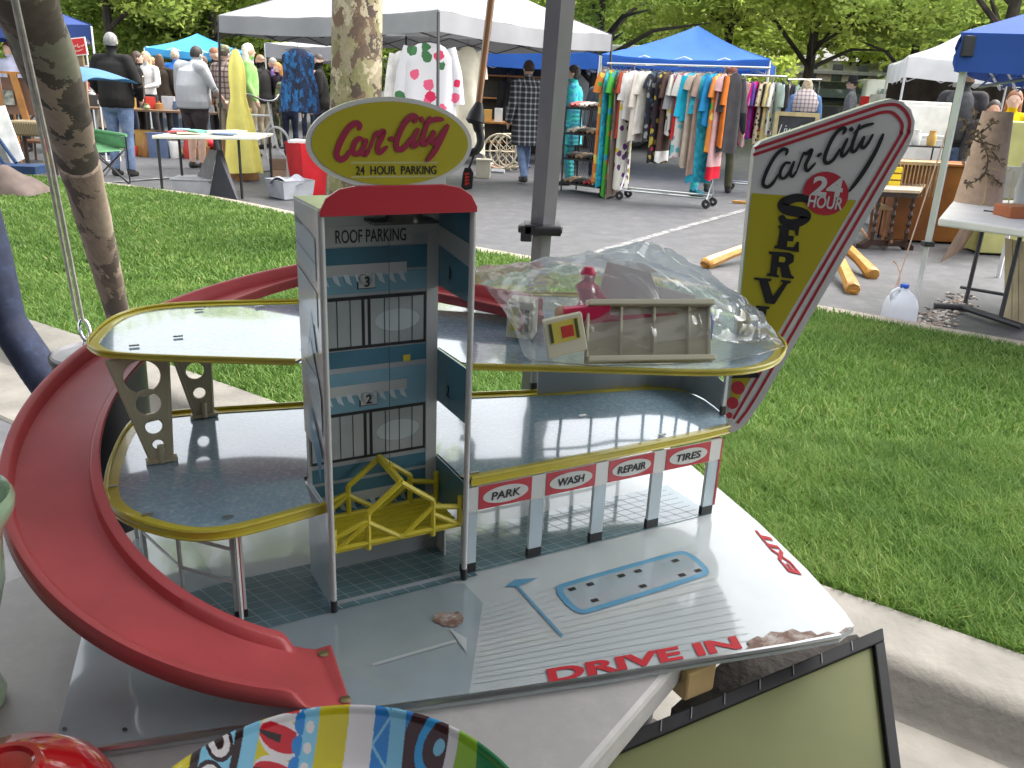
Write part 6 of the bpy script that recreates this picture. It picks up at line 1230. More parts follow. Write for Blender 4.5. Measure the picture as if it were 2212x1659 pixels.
# black mesh shelf
a, b = gr(1212, 412), gr(1296, 424); d = (b - a).normalized(); s = V((-d.y, d.x, 0)); W = (b - a).length; H_ = dp(1215, 228, a.y).z; t = thing('mesh_shelf', 'black expanded metal shelf unit with shoes, left of the chrome rack', 'shelf', tuple(a)); D = .34
for k in range(4):
    z = .10 + k * (H_ - .14) / 3; mb = MB(); mb.obox(a + UZ * z, d * W, s * D, UZ * .025); mb.build('shelf', IRON, t)
mb = MB()
for (e, f) in ((a, s * D), (a + d * W, s * D), (a + s * D, d * W)):
    for k in range(18):
        for q in (0, 1):
            u0 = k / 18; L0 = e + f * u0; 
            mb.tube([L0 + UZ * .1, e + f * ((u0 + .5) if (u0 + .5) <= 1 else 1) + UZ * (.1 + (H_ - .1) * min(1, (1 - u0) * 2))] if q == 0 else [e + f * u0 + UZ * H_, e + f * min(1, u0 + .5) + UZ * (H_ - (H_ - .1) * min(1, (1 - u0) * 2))], .0025, 3)
mb.build('mesh_sides', IRON, t)
for e in (a, a + d * W, a + s * D, a + d * W + s * D): mb = MB(); mb.tube([e, e + UZ * H_], .012, 6); mb.build('post', IRON, t)
k = 0
for z in (.10, .10 + (H_ - .14) / 3, .10 + 2 * (H_ - .14) / 3, .10 + (H_ - .14)):
    for q in (.16, .40, .64, .86):
        k += 1; c = a + d * W * q + s * .12 + UZ * (z + .026); col = [(.05, .03, .025), (.30, .2, .13), (.03, .03, .03), (.35, .05, .05), (.45, .40, .33)][k % 5]; cn = ['brown', 'tan', 'black', 'red', 'bone'][k % 5]; rown = ['bottom', 'second', 'third', 'top'][(k - 1) // 4]; cn2 = ['leftmost', 'second', 'third', 'rightmost'][(k - 1) % 4]
        sh = MB()
        for e in (-.045, .045): sh.tube([c + d * e - s * .12 + UZ * .03, c + d * e - s * .04 + UZ * .03, c + d * e + s * .05 + UZ * .045, c + d * e + s * .11 + UZ * .05], [.022, .033, .034, .03], 8)
        tag(sh.build('shoes', M('leather_' + cn, col, .45), None, smooth=True), '%s pair of shoes, %s on the %s shelf of the mesh unit' % (cn, cn2, rown), 'shoes', 'shoes on the mesh shelf')
# folding table with magazines (left)
a, b = gr(332, 442), gr(520, 440); H_ = .72; q = [dp(330, 312, 9.7), dp(548, 312, 10.6)]; 
TA, TB_ = dp(330, 318, 9.4), dp(556, 316, 9.9); TA.z = TB_.z = .70; bk2 = V((-.05, .85, 0)); t = thing('white_folding_table', 'low white folding table strewn with papers in front of the gray T-shirt man', 'table', (TA.x, TA.y, 0))
mb = MB(); mb.slab([TA, TB_, TB_ + bk2, TA + bk2], UZ * -.035); mb.build('tabletop', M('table_cream', (.58, .57, .50), .5), t, bevel=.006); legs4(t, [TA.lerp(TB_, .03) + bk2 * .08, TA.lerp(TB_, .8) + bk2 * .08, TB_.lerp(TA, .03) + bk2 * .9, TA.lerp(TB_, .03) + bk2 * .9], .67, .016, IRON)
for i in range(13):
    c = TA.lerp(TB_, random.uniform(.1, .9)) + bk2 * random.uniform(.15, .85); cc = random.choice([((.7, .7, .68), 'white'), ((.15, .4, .30), 'green'), ((.55, .1, .1), 'red'), ((.2, .3, .5), 'blue'), ((.6, .55, .4), 'buff')])
    mb = MB(); mb.box(c + UZ * (.008 + .003 * i), (random.uniform(.15, .24), random.uniform(.18, .28), .015), random.uniform(0, 3)); tag(mb.build('magazine', M('mag_' + cc[1], cc[0], .4)), '%s paper or magazine lying on the white folding table' % cc[1], 'magazine', 'papers on the white folding table')
# camping chair with sunshade
c = gr(255, 420); c = V((-5.25, 10.5, 0)); t = thing('camping_chair', 'green and black folding camping chair with blue sunshade canopy', 'chair', tuple(c), radians(-20)); GR = C_('chair_green', (.13, .30, .15)); NV = C_('chair_navy', (.02, .04, .09)); SB = fabric('shade_blue', (.10, .24, .40), .35)
lg = [(-.28, -.26), (.28, -.26), (.28, .26), (-.28, .26)]
for i in range(4):
    p, q = lg[i], lg[(i + 1) % 4]; mb = MB(); mb.tube([(p[0], p[1], .02), (q[0], q[1], .44)], .009, 6); mb.tube([(q[0], q[1], .02), (p[0], p[1], .44)], .009, 6); mb.build('cross_frame', IRON, t, local=True)
mb = MB(); mb.grid(lambda u, v: V((-.27 + .54 * u, -.26 + .52 * v, .42 - .07 * sin(pi * u) * sin(pi * v) + .10 * (1 - u))), 8, 8); mb.build('seat', GR, t, smooth=True, local=True, solid=.006)
mb = MB(); mb.grid(lambda u, v: V((-.29 - .10 * v, -.27 + .54 * u, .44 + .50 * v)) + V((-.04 * sin(pi * u), 0, 0)), 8, 6); mb.build('backrest', NV, t, smooth=True, local=True, solid=.006)
for s_ in (-1, 1):
    mb = MB(); mb.grid(lambda u, v, s_=s_: V((-.28 + .56 * u, s_ * .28, .44 + (.20 - .07 * u) * v)), 5, 3); mb.tube([(-.3, s_ * .28, .64), (.3, s_ * .28, .60)], .02, 6); mb.build('armrest', GR, t, smooth=True, local=True, solid=.005)
    mb = MB(); mb.tube([(-.30, s_ * .28, .02), (-.33, s_ * .28, .7), (-.34, s_ * .30, 1.22)], .009, 6); mb.tube([(.28, s_ * .28, .02), (.29, s_ * .28, .60)], .009, 6); mb.build('pole', IRON, t, local=True)
mb = MB(); mb.grid(lambda u, v: V((-.42 + .85 * v, -.42 + .84 * u, 1.22 + .17 * sin(pi * u) * (.4 + .6 * sin(pi * v)) - .06 * (v - .4) ** 2 + .02 * sin(9 * u))), 14, 10); mb.build('sunshade', SB, t, smooth=True, local=True, solid=.004)
# A-frame boards
def board(label, px0, px1, yb, ytop, m1, m2, dep=.35, xtop=None):
    a, b = gr(px0, yb), gr(px1, yb + (px1 - px0) * .28); tp = dp(xtop or (px0 + px1) / 2, ytop, (a.y + b.y) / 2); t = thing('board', label, 'board', tuple(a))
    mb = MB(); s = V((.0, .25, 0)); mb.slab([a, gr((px0 + xtop) / 2 + 12, yb + 12), tp + V((.03, 0, 0)), tp - V((.06, 0, 0))], V((-.01, .02, 0)), 0); mb.slab([gr((px0 + xtop) / 2 + 14, yb + 13), b, tp + V((.07, .02, 0)), tp + V((.035, 0, 0))], V((.01, .02, 0)), 1); mb.build('panel', [m1, m2], t); return t
board('leaning gray and black folded boards standing on end in front of the yellow gown', 412, 516, 413, 325, M('board_grey', (.19, .18, .19), .6), M('board_black', (.022, .022, .03), .6), xtop=463)
a, b, c = gr(508, 392), gr(560, 388), dp(515, 290, 11.6); t = thing('wooden_board', 'tall brown wooden board leaning behind the yellow gown', 'board', tuple(a)); mb = MB(); mb.slab([a, b, V((b.x - .28, b.y + .25, .85)), V((a.x + .12, a.y + .25, .95))], V((0, .03, .0))); mb.build('panel', M('board_brown', (.30, .15, .05), .55, var=.2, vs=10), t)
a = gr(478, 385); t = thing('wooden_box', 'brown wooden crate side standing below the white table end', 'crate', tuple(a)); mb = MB(); mb.box(a + V((.1, .2, .30)), (.22, .3, .6), .3); mb.build('side', M('board_brown', (.30, .15, .05), .55), t, bevel=.004)
# plastic tub, red bin, cooler picture, carton near the tree
a = gr(618, 432); t = thing('plastic_tub', 'clear plastic tub stuffed with gray fabric at the left of the red bin', 'tub', tuple(a))
mb = MB(); mb.lathe([(.26, .01), (.30, .21), (.31, .22), (.29, .22), (.255, .03), (0, .03)], a + V((0, .2, 0)), 4); mb.build('shell', M('clear_tub', (.42, .44, .47), .2, coat=.4), t)
mb = MB(); mb.grid(lambda u, v: a + V((-.2 + .4 * u, .02 + .36 * v, .17 + .06 * sin(7 * u) * sin(5 * v + 1) + .05 * sin(pi * u))), 14, 12); tag(mb.build('folded_cloth', C_('tub_gray', (.30, .31, .36)), None, smooth=True), 'crumpled gray fabric heaped inside the clear plastic tub', 'cloth')
a = gr(650, 425); t = thing('red_bin', 'red plastic bin with white rim behind the plastic tub', 'bin', tuple(a)); RB = M('bin_red', (.55, .012, .02), .4); mb = MB(); c = a + V((.02, .3, 0)); mb.lathe([(.21, .0), (.27, .62), (.24, .62), (.19, .03), (0, .03)], c, 4); mb.build('body', RB, t); mb = MB(); mb.box(c + UZ * .63, (.36, .36, .03), pi / 4 * 0); mb.build('lid', M('lid_white', (.7, .68, .68), .5), t)
a = gr(645, 418); t = thing('framed_picture', 'pale gray framed picture propped against the red bin', 'picture frame', tuple(a)); mb = MB(); mb.obox(a + V((-.14, -.02, .03)), V((.36, .0, 0)), V((0, .03, 0)), V((0, .06, .56)), 0); mb.obox(a + V((-.08, -.025, .14)), V((.24, 0, 0)), V((0, .004, 0)), V((0, .04, .36)), 1); mb.build('frame', [M('frame_grey', (.42, .41, .38), .5), M('picture_teal', (.12, .17, .17), .4, var=.5, vs=7)], t)
a = gr(586, 398); t = thing('cardboard_box', 'open cardboard carton flap left of the red bin', 'box', tuple(a)); mb = MB(); CBD = M('cardboard', (.38, .25, .17), .8); mb.obox(a + UZ * .0, V((.34, .0, 0)), V((0, .25, 0)), UZ * .20); mb.obox(a + UZ * .2 + V((0, -.01, 0)), V((.34, 0, 0)), V((0, .01, 0)), V((0, -.06, .14))); mb.build('carton', CBD, t)
# bicycle
def bicycle(P, yaw):
    t = thing('bicycle', 'white bicycle with chrome upright handlebars parked behind the yellow gown', 'bicycle', tuple(P), yaw); WHB = M('bike_white', (.62, .62, .60), .35)
    for x in (-.5, .5):
        mb = MB(); mb.tube([V((x + .31 * cos(a), 0, .33 + .31 * sin(a))) for a in np.linspace(0, 2 * pi, 32, endpoint=False)], .019, 6, closed=True); w = mb.build('wheel', M('bike_tyre', (.55, .54, .52), .6), t, smooth=True, local=True)
        mb = MB()
        for k in range(12): mb.tube([(x, 0, .33), (x + .30 * cos(k * pi / 6), 0, .33 + .30 * sin(k * pi / 6))], .0022, 3)
        mb.build('spokes', CHR, w, local=True)
    mb = MB(); bb, st, hd_ = (-.08, 0, .30), (-.22, 0, .78), (.36, 0, .80)
    for p, q in ((bb, st), (st, hd_), (bb, (.38, 0, .72)), ((-.5, 0, .33), bb), ((-.5, 0, .33), st), (hd_, (.5, 0, .33)), (hd_, (.32, 0, 1.0))): mb.tube([p, q], .016, 7)
    mb.build('frame', WHB, t, smooth=True, local=True)
    mb = MB(); mb.tube(catmull([(.10, -.32, 1.08), (.22, -.28, 1.10), (.33, -.10, 1.02), (.33, .10, 1.02), (.22, .28, 1.10), (.10, .32, 1.08)], 5), .012, 7); mb.build('handlebar', CHR, t, smooth=True, local=True)
    mb = MB(); mb.rings([[V((-.24 + x, w * cos(a), .86 + .03 * sin(a))) for a in np.linspace(0, 2 * pi, 12, endpoint=False)] for x, w in ((-.14, .06), (-.08, .09), (.02, .05), (.12, .025))]); mb.build('saddle', M('saddle_tan', (.55, .30, .12), .5), t, smooth=True, local=True)
bicycle(gr(588, 372) + V((-.35, .5, 0)), -.65)
# white folded sheet board, driftwood log items, bag on lawn (far left)
a = gr(-20, 385); t = thing('folding_chair', 'white and black folded lawn chair lying at the far left edge', 'chair', tuple(a)); mb = MB(); A_, B_ = dp(-30, 235, 9.5), dp(48, 352, 9.4); mb.slab([A_, A_ + V((.2, 0, .03)), B_ + V((.02, 0, .04)), B_ - V((.12, 0, .03))], V((0, .02, .01))); mb.build('panel', white_c, t); mb = MB(); mb.tube([dp(-10, 290, 9.3), dp(35, 352, 9.2)], .02, 6); mb.tube([dp(-30, 300, 9.3), dp(12, 360, 9.2)], .02, 6); mb.obox(dp(-40, 372, 9.1), V((.58, 0, 0)), V((0, .3, 0)), UZ * .08); mb.build('frame', C_('chair_navy', (.02, .04, .09)), t)
a = gp(28, 420, .12); t = thing('canvas_bag', 'crumpled brown canvas bag lying on the lawn at the far left', 'bag', tuple(a)); mb = MB(); mb.grid(lambda u, v: a + V((-.42 + .72 * u, -.22 + .5 * v, .02 + .24 * (sin(pi * u) ** .7) * (sin(pi * v) ** .6) + .03 * sin(11 * u + 5 * v) * sin(pi * u) * sin(pi * v))), 30, 24); mb.build('canvas', C_('bag_brown', (.11, .085, .075)), t, smooth=True)
a = gr(60, 360); t = thing('zebra_bench', 'low bench with zebra striped cushion behind the white cord', 'bench', tuple(a)); A_ = dp(5, 260, 11.3); mb = MB(); mb.obox(A_, V((.62, .05, 0)), V((0, .4, 0)), UZ * -.19); mb.build('cushion', pattern('zebra', 'stripe', [(.05, .035, .02), (.30, .24, .13), (.04, .03, .02), (.24, .19, .10)], 5, .85, (3, 3, 2)), t, bevel=.03); legs4(t, [A_ + V((.05, .05, 0)), A_ + V((.57, .08, 0)), A_ + V((.05, .35, 0)), A_ + V((.57, .38, 0))], A_.z - .19, .03, M('dark_oak', (.05, .03, .02), .5))
t = thing('wooden_easel', 'orange wooden easel shelf with small pictures below the lavender topped woman', 'shelf', tuple(gr(20, 330))); A_ = dp(-10, 158, 12.4); WO = M('orange_wood', (.34, .15, .04), .5, var=.2)
mb = MB(); mb.obox(A_, V((.62, 0, 0)), V((0, .3, 0)), UZ * .03, 0); mb.obox(A_ + V((.20, -.02, 0)), V((.09, 0, 0)), V((0, .04, 0)), V((.10, 0, -.62)), 0); mb.obox(A_ + V((0, .1, -.55)), V((.6, 0, 0)), V((0, .02, 0)), UZ * .5, 1); mb.obox(A_ + V((.02, .06, -.42)), V((.15, 0, 0)), V((0, .02, 0)), UZ * .2, 2); legs = [A_ + V((.02, .02, 0)), A_ + V((.6, .02, 0)), A_ + V((.02, .28, 0)), A_ + V((.6, .28, 0))]; mb.build('shelf', [WO, M('panel_brown', (.20, .11, .075), .6), M('photo_grey', (.3, .3, .27), .5, var=.5, vs=20)], t); legs4(t, legs, A_.z, .02, WO, 5)
a = gr(78, 352); t = thing('rocking_chair', 'old bentwood wooden chair seat behind the white cord at the left', 'chair', tuple(a)); WN = M('walnut', (.11, .05, .025), .5, var=.25); mb = MB(); mb.box(a + V((0, .2, .30)), (.42, .4, .04)); mb.build('seat', WN, t, bevel=.01); mb = MB(); mb.tube(catmull([a + V((-.2, .38, .3)), a + V((-.22, .42, .6)), a + V((0, .44, .72)), a + V((.22, .42, .6)), a + V((.2, .38, .3))], 5), .018, 6); [mb.tube([a + V((x, .4, .3)), a + V((x, .43, .68))], .01, 5) for x in (-.1, 0, .1)]; mb.build('backrest', WN, t, smooth=True); legs4(t, [a + V((-.18, .02, 0)), a + V((.18, .02, 0)), a + V((-.18, .36, 0)), a + V((.18, .36, 0))], .29, .018, WN, 6, spl=.2)
a = gr(116, 360); t = thing('garden_gnome', 'red and yellow lawn figure standing behind the camouflage pole', 'figurine', tuple(a)); mb = MB(); mb.lathe([(0, .0), (.10, 0), (.12, .08), (.11, .2), (.06, .3)], a, 18, 0); mb.lathe([(.11, .22), (.085, .45), (.05, .62), (.0, .68)], a, 18, 1); mb.build('body', [M('gnome_gold', (.5, .36, .08), .5), RB], t, smooth=True)
# red cola style sign on a post (words as seen are not legible)
t = thing('red_sign', 'small red square sign with white border on a wooden post at the left', 'sign', tuple(gr(178, 300))); A_ = dp(153, 122, 13.2); B_ = dp(190, 118, 13.2); mb = MB(); X = B_ - A_; Zv = V((-.02, 0, .245)); mb.obox(A_, X, V((0, .02, 0)), Zv, 0); mb.obox(A_ + X * .06 + Zv * .06 - V((0, .003, 0)), X * .88, V((0, .003, 0)), Zv * .88, 1); s0 = MB(); mb.build('panel', [white_c, M('sign_red', (.50, .02, .025), .45)], t)
mb = MB(); mb.box(V((A_.x + X.x / 2, 13.24, A_.z / 2 + .05)), (.07, .04, A_.z + .1)); mb.build('post', M('post_wood', (.20, .14, .08), .7), t)
strokes([[(.1, .62, .8), (.05, .52, 1), (.1, .45, 1), (.2, .5, .7)], [(.25, .55), (.32, .5), (.38, .58), (.44, .5)], [(.55, .65, .8), (.5, .52, 1), (.58, .46), (.66, .52)], [(.7, .55), (.78, .5), (.9, .58)], [(.15, .3, .6), (.5, .26), (.8, .34, .6)]], lambda x, y: A_ + X * x + Zv * y - V((0, .004, 0)), (0, -1, 0), .018, M('sign_script', (.68, .35, .28), .5), t)
t = thing('white_rack', 'white slatted garment rail between the red sign and the sunshade', 'rack', tuple(gr(185, 300))); A_ = dp(150, 142, 13.6); mb = MB(); mb.tube([A_, A_ + V((.62, 0, 0))], .02, 6); mb.tube([A_ + V((0, 0, -.35)), A_ + V((.62, 0, -.35))], .012, 6); [mb.tube([A_ + V((x, 0, 0)), A_ + V((x, 0, -.35))], .013, 5) for x in np.linspace(0, .62, 9)]; mb.tube([A_, V((A_.x, A_.y, 0))], .018, 6); mb.tube([A_ + V((.62, 0, 0)), V((A_.x + .62, A_.y, 0))], .018, 6); mb.build('rail', white_c, t)
# goods table behind the black jacket man, boots
A_ = dp(272, 215, 14.6); t = thing('goods_table', 'cluttered flea market table of pots and tools behind the black jacketed man', 'table', (A_.x, A_.y, 0)); mb = MB(); mb.obox(V((A_.x - 1.4, A_.y, .72)), V((2.9, 0, 0)), V((0, .8, 0)), UZ * .03); mb.build('tabletop', M('goods_top', (.18, .11, .06), .6), t); legs4(t, [V((A_.x + x, A_.y + y, 0)) for x in (-1.3, 1.4) for y in (.06, .7)], .72, .02, IRON)
GC = [((.35, .16, .05), 'copper'), ((.45, .46, .5), 'steel'), ((.10, .14, .24), 'blue'), ((.5, .3, .08), 'amber'), ((.6, .6, .58), 'white'), ((.06, .06, .06), 'black'), ((.45, .04, .03), 'red'), ((.25, .3, .15), 'green')]
for i in range(26):
    c, n_ = GC[i % 8]; r = random.uniform(.04, .10); h = random.uniform(.08, .28); p = V((A_.x - 1.3 + 2.75 * (i + random.random() * .6) / 26, A_.y + random.uniform(.1, .6), .75)); mb = MB()
    if i % 3 == 0: mb.lathe([(0, 0), (r * .7, 0), (r, h * .4), (r * .6, h * .8), (r * .75, h), (0, h)], p, 14)
    elif i % 3 == 1: mb.lathe([(0, 0), (r, 0), (r, h * .9), (r * .3, h), (r * .3, h * 1.25), (0, h * 1.25)], p, 14)
    else: mb.box(p + UZ * h / 2, (r * 2, r * 1.6, h), random.random())
    tag(mb.build(['vase', 'bottle', 'box'][i % 3], M('ware_' + n_, c, .35), None, smooth=True), '%s %s among the goods on the cluttered table behind the black jacketed man' % (n_, ['vase', 'bottle', 'box'][i % 3]), ['vase', 'bottle', 'box'][i % 3], 'goods on the cluttered table')
for i in range(24):
    c, n_ = GC[(i * 5 + 2) % 8]; r = random.uniform(.08, .16); h = random.uniform(.18, .55); p = V((A_.x - 1.35 + 2.8 * (i + random.random() * .5) / 24, A_.y - .1 + .35 * (i % 2), 0)); mb = MB(); k_ = ('basket', 'carton', 'jug')[i % 3]
    if i % 3 == 0: mb.lathe([(0, 0), (r * .8, 0), (r, h * .5), (r * .95, h * .52), (r * .75, .03), (0, .03)], p, 16)
    elif i % 3 == 1: mb.box(p + UZ * h / 2, (r * 2, r * 1.6, h), random.random()); mb.box(p + UZ * (h + .01), (r * 2.1, r * 1.7, .03), 0)
    else: mb.lathe([(0, 0), (r * .7, 0), (r * .9, h * .35), (r * .5, h * .7), (r * .3, h * .85), (r * .36, h), (0, h)], p, 16)
    tag(mb.build(k_, M('ware_' + n_, c, .35), None, smooth=True), '%s %s on the ground below the cluttered table beside the gray T-shirt man' % (n_, k_), k_, 'goods below the cluttered table')
BOOT = M('boot_orange', (.42, .13, .06), .5, var=.15)
for i, px in enumerate((348, 362)):
    c = gr(px, 332); mb = MB(); mb.tube([c + V((0, 0, .38)), c + V((0, 0, .2)), c + V((0, 0, .08))], [.065, .058, .05], 12); mb.tube([c + V((0, .04, .05)), c + V((.03, -.08, .045)), c + V((.05, -.17, .035))], [.05, .05, .03], 10); tag(mb.build('boot', BOOT, None, smooth=True), '%s of the two orange leather boots standing by the white folding table' % ('left' if i == 0 else 'right'), 'boot', 'orange boots')
t = thing('broom', 'pale wooden broom handle standing in front of the goods table', 'broom', tuple(gr(312, 305))); mb = MB(); mb.tube([gr(315, 308), dp(309, 165, 14.2)], .014, 7); mb.build('handle', M('pale_wood', (.52, .46, .34), .6), t); mb = MB(); mb.tube([gr(315, 308) + UZ * .01, gr(315, 308) + UZ * .2], [.10, .03], 10, flat=.4); mb.build('bristles', M('straw', (.4, .3, .12), .9), t)
for px, py, r, c, n_, lab in [(352, 318, .13, camo2, 'duffel_bag', 'round camouflage duffel on the asphalt left of the white table leg'), (455, 322, .12, RB, 'red_bag', 'red cloth bag on the ground under the white folding table'), (385, 340, .1, C_('buff', (.5, .42, .25)), 'straw_hat', 'straw coloured hat on the asphalt by the camouflage duffel')]:
    c0 = gr(px, py); mb = MB(); mb.ell(c0 + UZ * r * .75, (r * 1.4, r, r * .8), 16, 10); tag(mb.build(n_, c, None, smooth=True), lab, 'bag')
a = gr(415, 425); t = thing('storage_box', 'low pale gray storage box under the white folding table', 'box', tuple(a)); mb = MB(); mb.box(a + V((0, .2, .09)), (.5, .35, .18), .1); mb.box(a + V((0, .2, .19)), (.53, .38, .025), .1); mb.build('shell', M('box_grey', (.42, .42, .43), .5), t, bevel=.01)
# goods on a cloth behind the plaid coat woman
for i in range(16):
    c, n_ = GC[(i * 3) % 8]; p = gr(1048 + 4.6 * i, 352 + (i * 7) % 22); mb = MB(); mb.tube([p + V((0, 0, .03)), p + V((random.uniform(-.3, .3), random.uniform(-.15, .15), .03))], random.uniform(.015, .045), 6); tag(mb.build('tool', M('ware_' + n_, c, .35), None, smooth=True), '%s tool or oddment laid on the asphalt left of the plaid coat woman' % n_, 'tool', 'oddments on the asphalt')
a = gr(1043, 385); t = thing('cream_box', 'small cream lidded box on the asphalt right of the oval sign', 'box', tuple(a)); mb = MB(); mb.box(a + V((0, .1, .13)), (.22, .2, .26)); mb.box(a + V((0, .1, .27)), (.24, .22, .03)); mb.build('shell', M('box_cream', (.52, .48, .38), .5), t, bevel=.006)
# stalls behind: tables with crates under the low blue tent
for i, (px, Y, w, n_) in enumerate([(1060, 15.5, 1.5, 'under the low blue tent beyond the plaid coat woman'), (1190, 16.0, 1.2, 'beside the white van behind the dark leg')]):
    c = dp(px, 200, Y); t = thing('stall_table', 'stall table with jars and crates ' + n_, 'table', (c.x, Y, gz(Y))); mb = MB(); mb.obox(V((c.x - w / 2, Y, gz(Y) + .72)), V((w, 0, 0)), V((0, .7, 0)), UZ * .03); mb.build('tabletop', WO, t); legs4(t, [V((c.x + s_ * w * .46, Y + y_, 0)) for s_ in (-1, 1) for y_ in (.05, .65)], gz(Y) + .72, .02, IRON)
    for k in range(7):
        cc, cn = GC[(k + i * 3) % 8]; p = V((c.x - w * .45 + w * .9 * k / 7 + .05, Y + .2, gz(Y) + .75)); mb = MB(); mb.box(p + UZ * .1, (.14, .14, .2 + .06 * (k % 3))); tag(mb.build('crate', M('ware_' + cn, cc, .35)), '%s crate on the stall table %s' % (cn, n_), 'crate', 'crates on the far stall tables')
c = dp(1070, 150, 17); t = thing('shelf_unit', 'dark shelf of small goods standing under the low blue tent', 'shelf', (c.x, 17.6, gz(17.6))); mb = MB(); mb.obox(V((c.x - .9, 17.8, gz(17.6))), V((1.9, 0, 0)), V((0, .05, 0)), UZ * 1.7, 0)
for k in range(4): mb.obox(V((c.x - .9, 17.5, gz(17.6) + .2 + .42 * k)), V((1.9, 0, 0)), V((0, .3, 0)), UZ * .03, 1)
mb.build('case', [M('case_dark', (.06, .055, .045), .7), WO], t)
for k in range(3):
    p = dp(1082 + 14 * k, 255, 14.6); mb = MB(); mb.tube([V((p.x + .28 * cos(a), 14.6 + .12 * k, .33 + .28 * sin(a))) for a in np.linspace(0, 2 * pi, 28, endpoint=False)], .018, 6, closed=True)
    for q in range(8): mb.tube([V((p.x, 14.6 + .12 * k, .33)), V((p.x + .28 * cos(q * pi / 4), 14.6 + .12 * k, .33 + .28 * sin(q * pi / 4)))], .008, 4)
    tag(mb.build('cart_wheel', M('pale_wood', (.52, .46, .34), .6), None, smooth=True), 'wooden spoked wheel leaning among the goods left of the plaid coat woman', 'wheel', 'spoked wheels')
# ============================================================ right hand stall
DW = M('dark_turned_wood', (.045, .022, .014), .35, coat=.4, var=.3, vs=12); TT = M('worn_tabletop', (.38, .29, .22), .45, var=.12, vs=8); OAK = M('golden_oak', (.46, .22, .04), .4, coat=.3, var=.18, vs=10)
# spindle table
zt = .60; q4 = [gp(x, y, zt) for x, y in ((1888, 408), (1988, 412), (2012, 383), (1918, 374))]; t = thing('side_table', 'dark turned spindle side table with pale worn top, left of the white tent leg', 'table', tuple(V((q4[0].x, q4[0].y, 0))))
ctr = sum(q4, V((0, 0, 0))) / 4; mb = MB(); mb.slab([ctr + (p - ctr) * 1.0 for p in q4], UZ * -.025, 0, 1); mb.build('tabletop', [TT, M('table_edge', (.45, .36, .24), .5)], t); ap = MB(); ap.slab([ctr + (p - ctr) * .92 - UZ * .026 for p in q4], UZ * -.05); ap.build('apron', DW, t)
ux_ = (q4[1] - q4[0]); uy_ = (q4[3] - q4[0]); 
def spindle(a, b, m, par, r=.02):
    n = 25; mb = MB(); mb.tube([a.lerp(b, i / (n - 1)) for i in range(n)], [r * (1 + .32 * sin(i * 1.35) * (1 if 3 < i < n - 4 else 0) - (.25 if i in (7, 17) else 0)) for i in range(n)], 10); mb.build('leg', m, par, smooth=True)
for f in (.12, .5, .88):
    for g_ in (.12, .88): 
        p = q4[0] + ux_ * f + uy_ * g_; spindle(V((p.x, p.y, zt - .07)), V((p.x + .0, p.y, .09)), DW, t)
for g_ in (.12, .88):
    a, b = q4[0] - ux_ * .10 + uy_ * g_, q4[1] + ux_ * .10 + uy_ * g_; mb = MB(); mb.slab([V((p.x, p.y, z)) for p, z in ((a, 0), (a.lerp(b, .12), 0), (a.lerp(b, .2), .035), (a.lerp(b, .8), .035), (a.lerp(b, .88), 0), (b, 0), (b, .04), (a.lerp(b, .85), .09), (a.lerp(b, .15), .09), (a, .04))], V((-.03, .04, 0)).normalized() * .05); mb.build('foot', DW, t)
mb = MB(); mb.tube([V((ctr.x, ctr.y, .07)) - uy_ * .38, V((ctr.x, ctr.y, .07)) + uy_ * .38], .016, 6); mb.build('stretcher', DW, t)
# golden oak pedestal table hidden behind the service sign: only feet show
c = gr(1760, 545); pd = V((c.x, c.y, 0)); t = thing('pedestal_table', 'golden oak pedestal table whose splayed feet show on both sides of the service sign', 'table', tuple(pd)); mb = MB(); mb.lathe([(0, .10), (.06, .10), (.075, .2), (.05, .3), (.07, .42), (.05, .5), (.05, .66), (.0, .66)], pd, 20); mb.build('column', OAK, t, smooth=True)
for tx, ty in ((1530, 578), (1838, 632), (1880, 600), (1690, 520)):
    e = gr(tx, ty) + UZ * .035; st_ = pd + UZ * .16; d = (e - st_); mb = MB(); mb.tube(catmull([st_, st_ + d * .4 + UZ * .06, st_ + d * .75 + UZ * .045, e + UZ * .006, e + d.normalized() * .05], 4), [.075, .072, .068, .062, .057, .053, .05, .047, .045, .046, .05, .055, .058, .058, .052, .04, .03], 8); mb.build('foot', OAK, t, smooth=True)
mb = MB(); mb.lathe([(0, .66), (.30, .66), (.32, .675), (.30, .69), (0, .69)], pd, 36); mb.build('tabletop', OAK, t, smooth=True)
# milk jug with string
j = gp(1936, 706, .0); j = V((2.44, 5.26, .0)); j = gp(1938, 700, .06); j.z = .05; t = thing('milk_jug', 'translucent white gallon jug with blue cap tied beside the white tent leg', 'jug', tuple(j)); JM = M('jug_plastic', (.66, .68, .74), .35, var=.04, trans=.15); mb = MB()
def rr_(w, h, z): return [j + V((w * (abs(cos(a)) ** .5) * (1 if cos(a) > 0 else -1), h * (abs(sin(a)) ** .5) * (1 if sin(a) > 0 else -1), z)) for a in np.linspace(0, 2 * pi, 28, endpoint=False)]
mb.rings([rr_(.07, .07, .0), rr_(.088, .085, .008), rr_(.092, .088, .06), rr_(.090, .086, .13), rr_(.080, .075, .17), rr_(.055, .052, .205), rr_(.028, .028, .228), rr_(.022, .022, .236), rr_(.022, .022, .246)]); mb.build('body', JM, t, smooth=60)
mb = MB(); mb.lathe([(.024, .24), (.026, .243), (.026, .26), (.024, .264), (0, .264)], j, 20); mb.build('cap', M('cap_blue', (.02, .09, .50), .35), t, smooth=True)
mb = MB(); mb.tube(catmull([j + V((-.07, -.02, .16)), j + V((-.085, -.03, .21)), j + V((-.05, -.02, .235)), j + V((-.025, -.01, .228))], 5), .011, 8); mb.build('handle', JM, t, smooth=True)
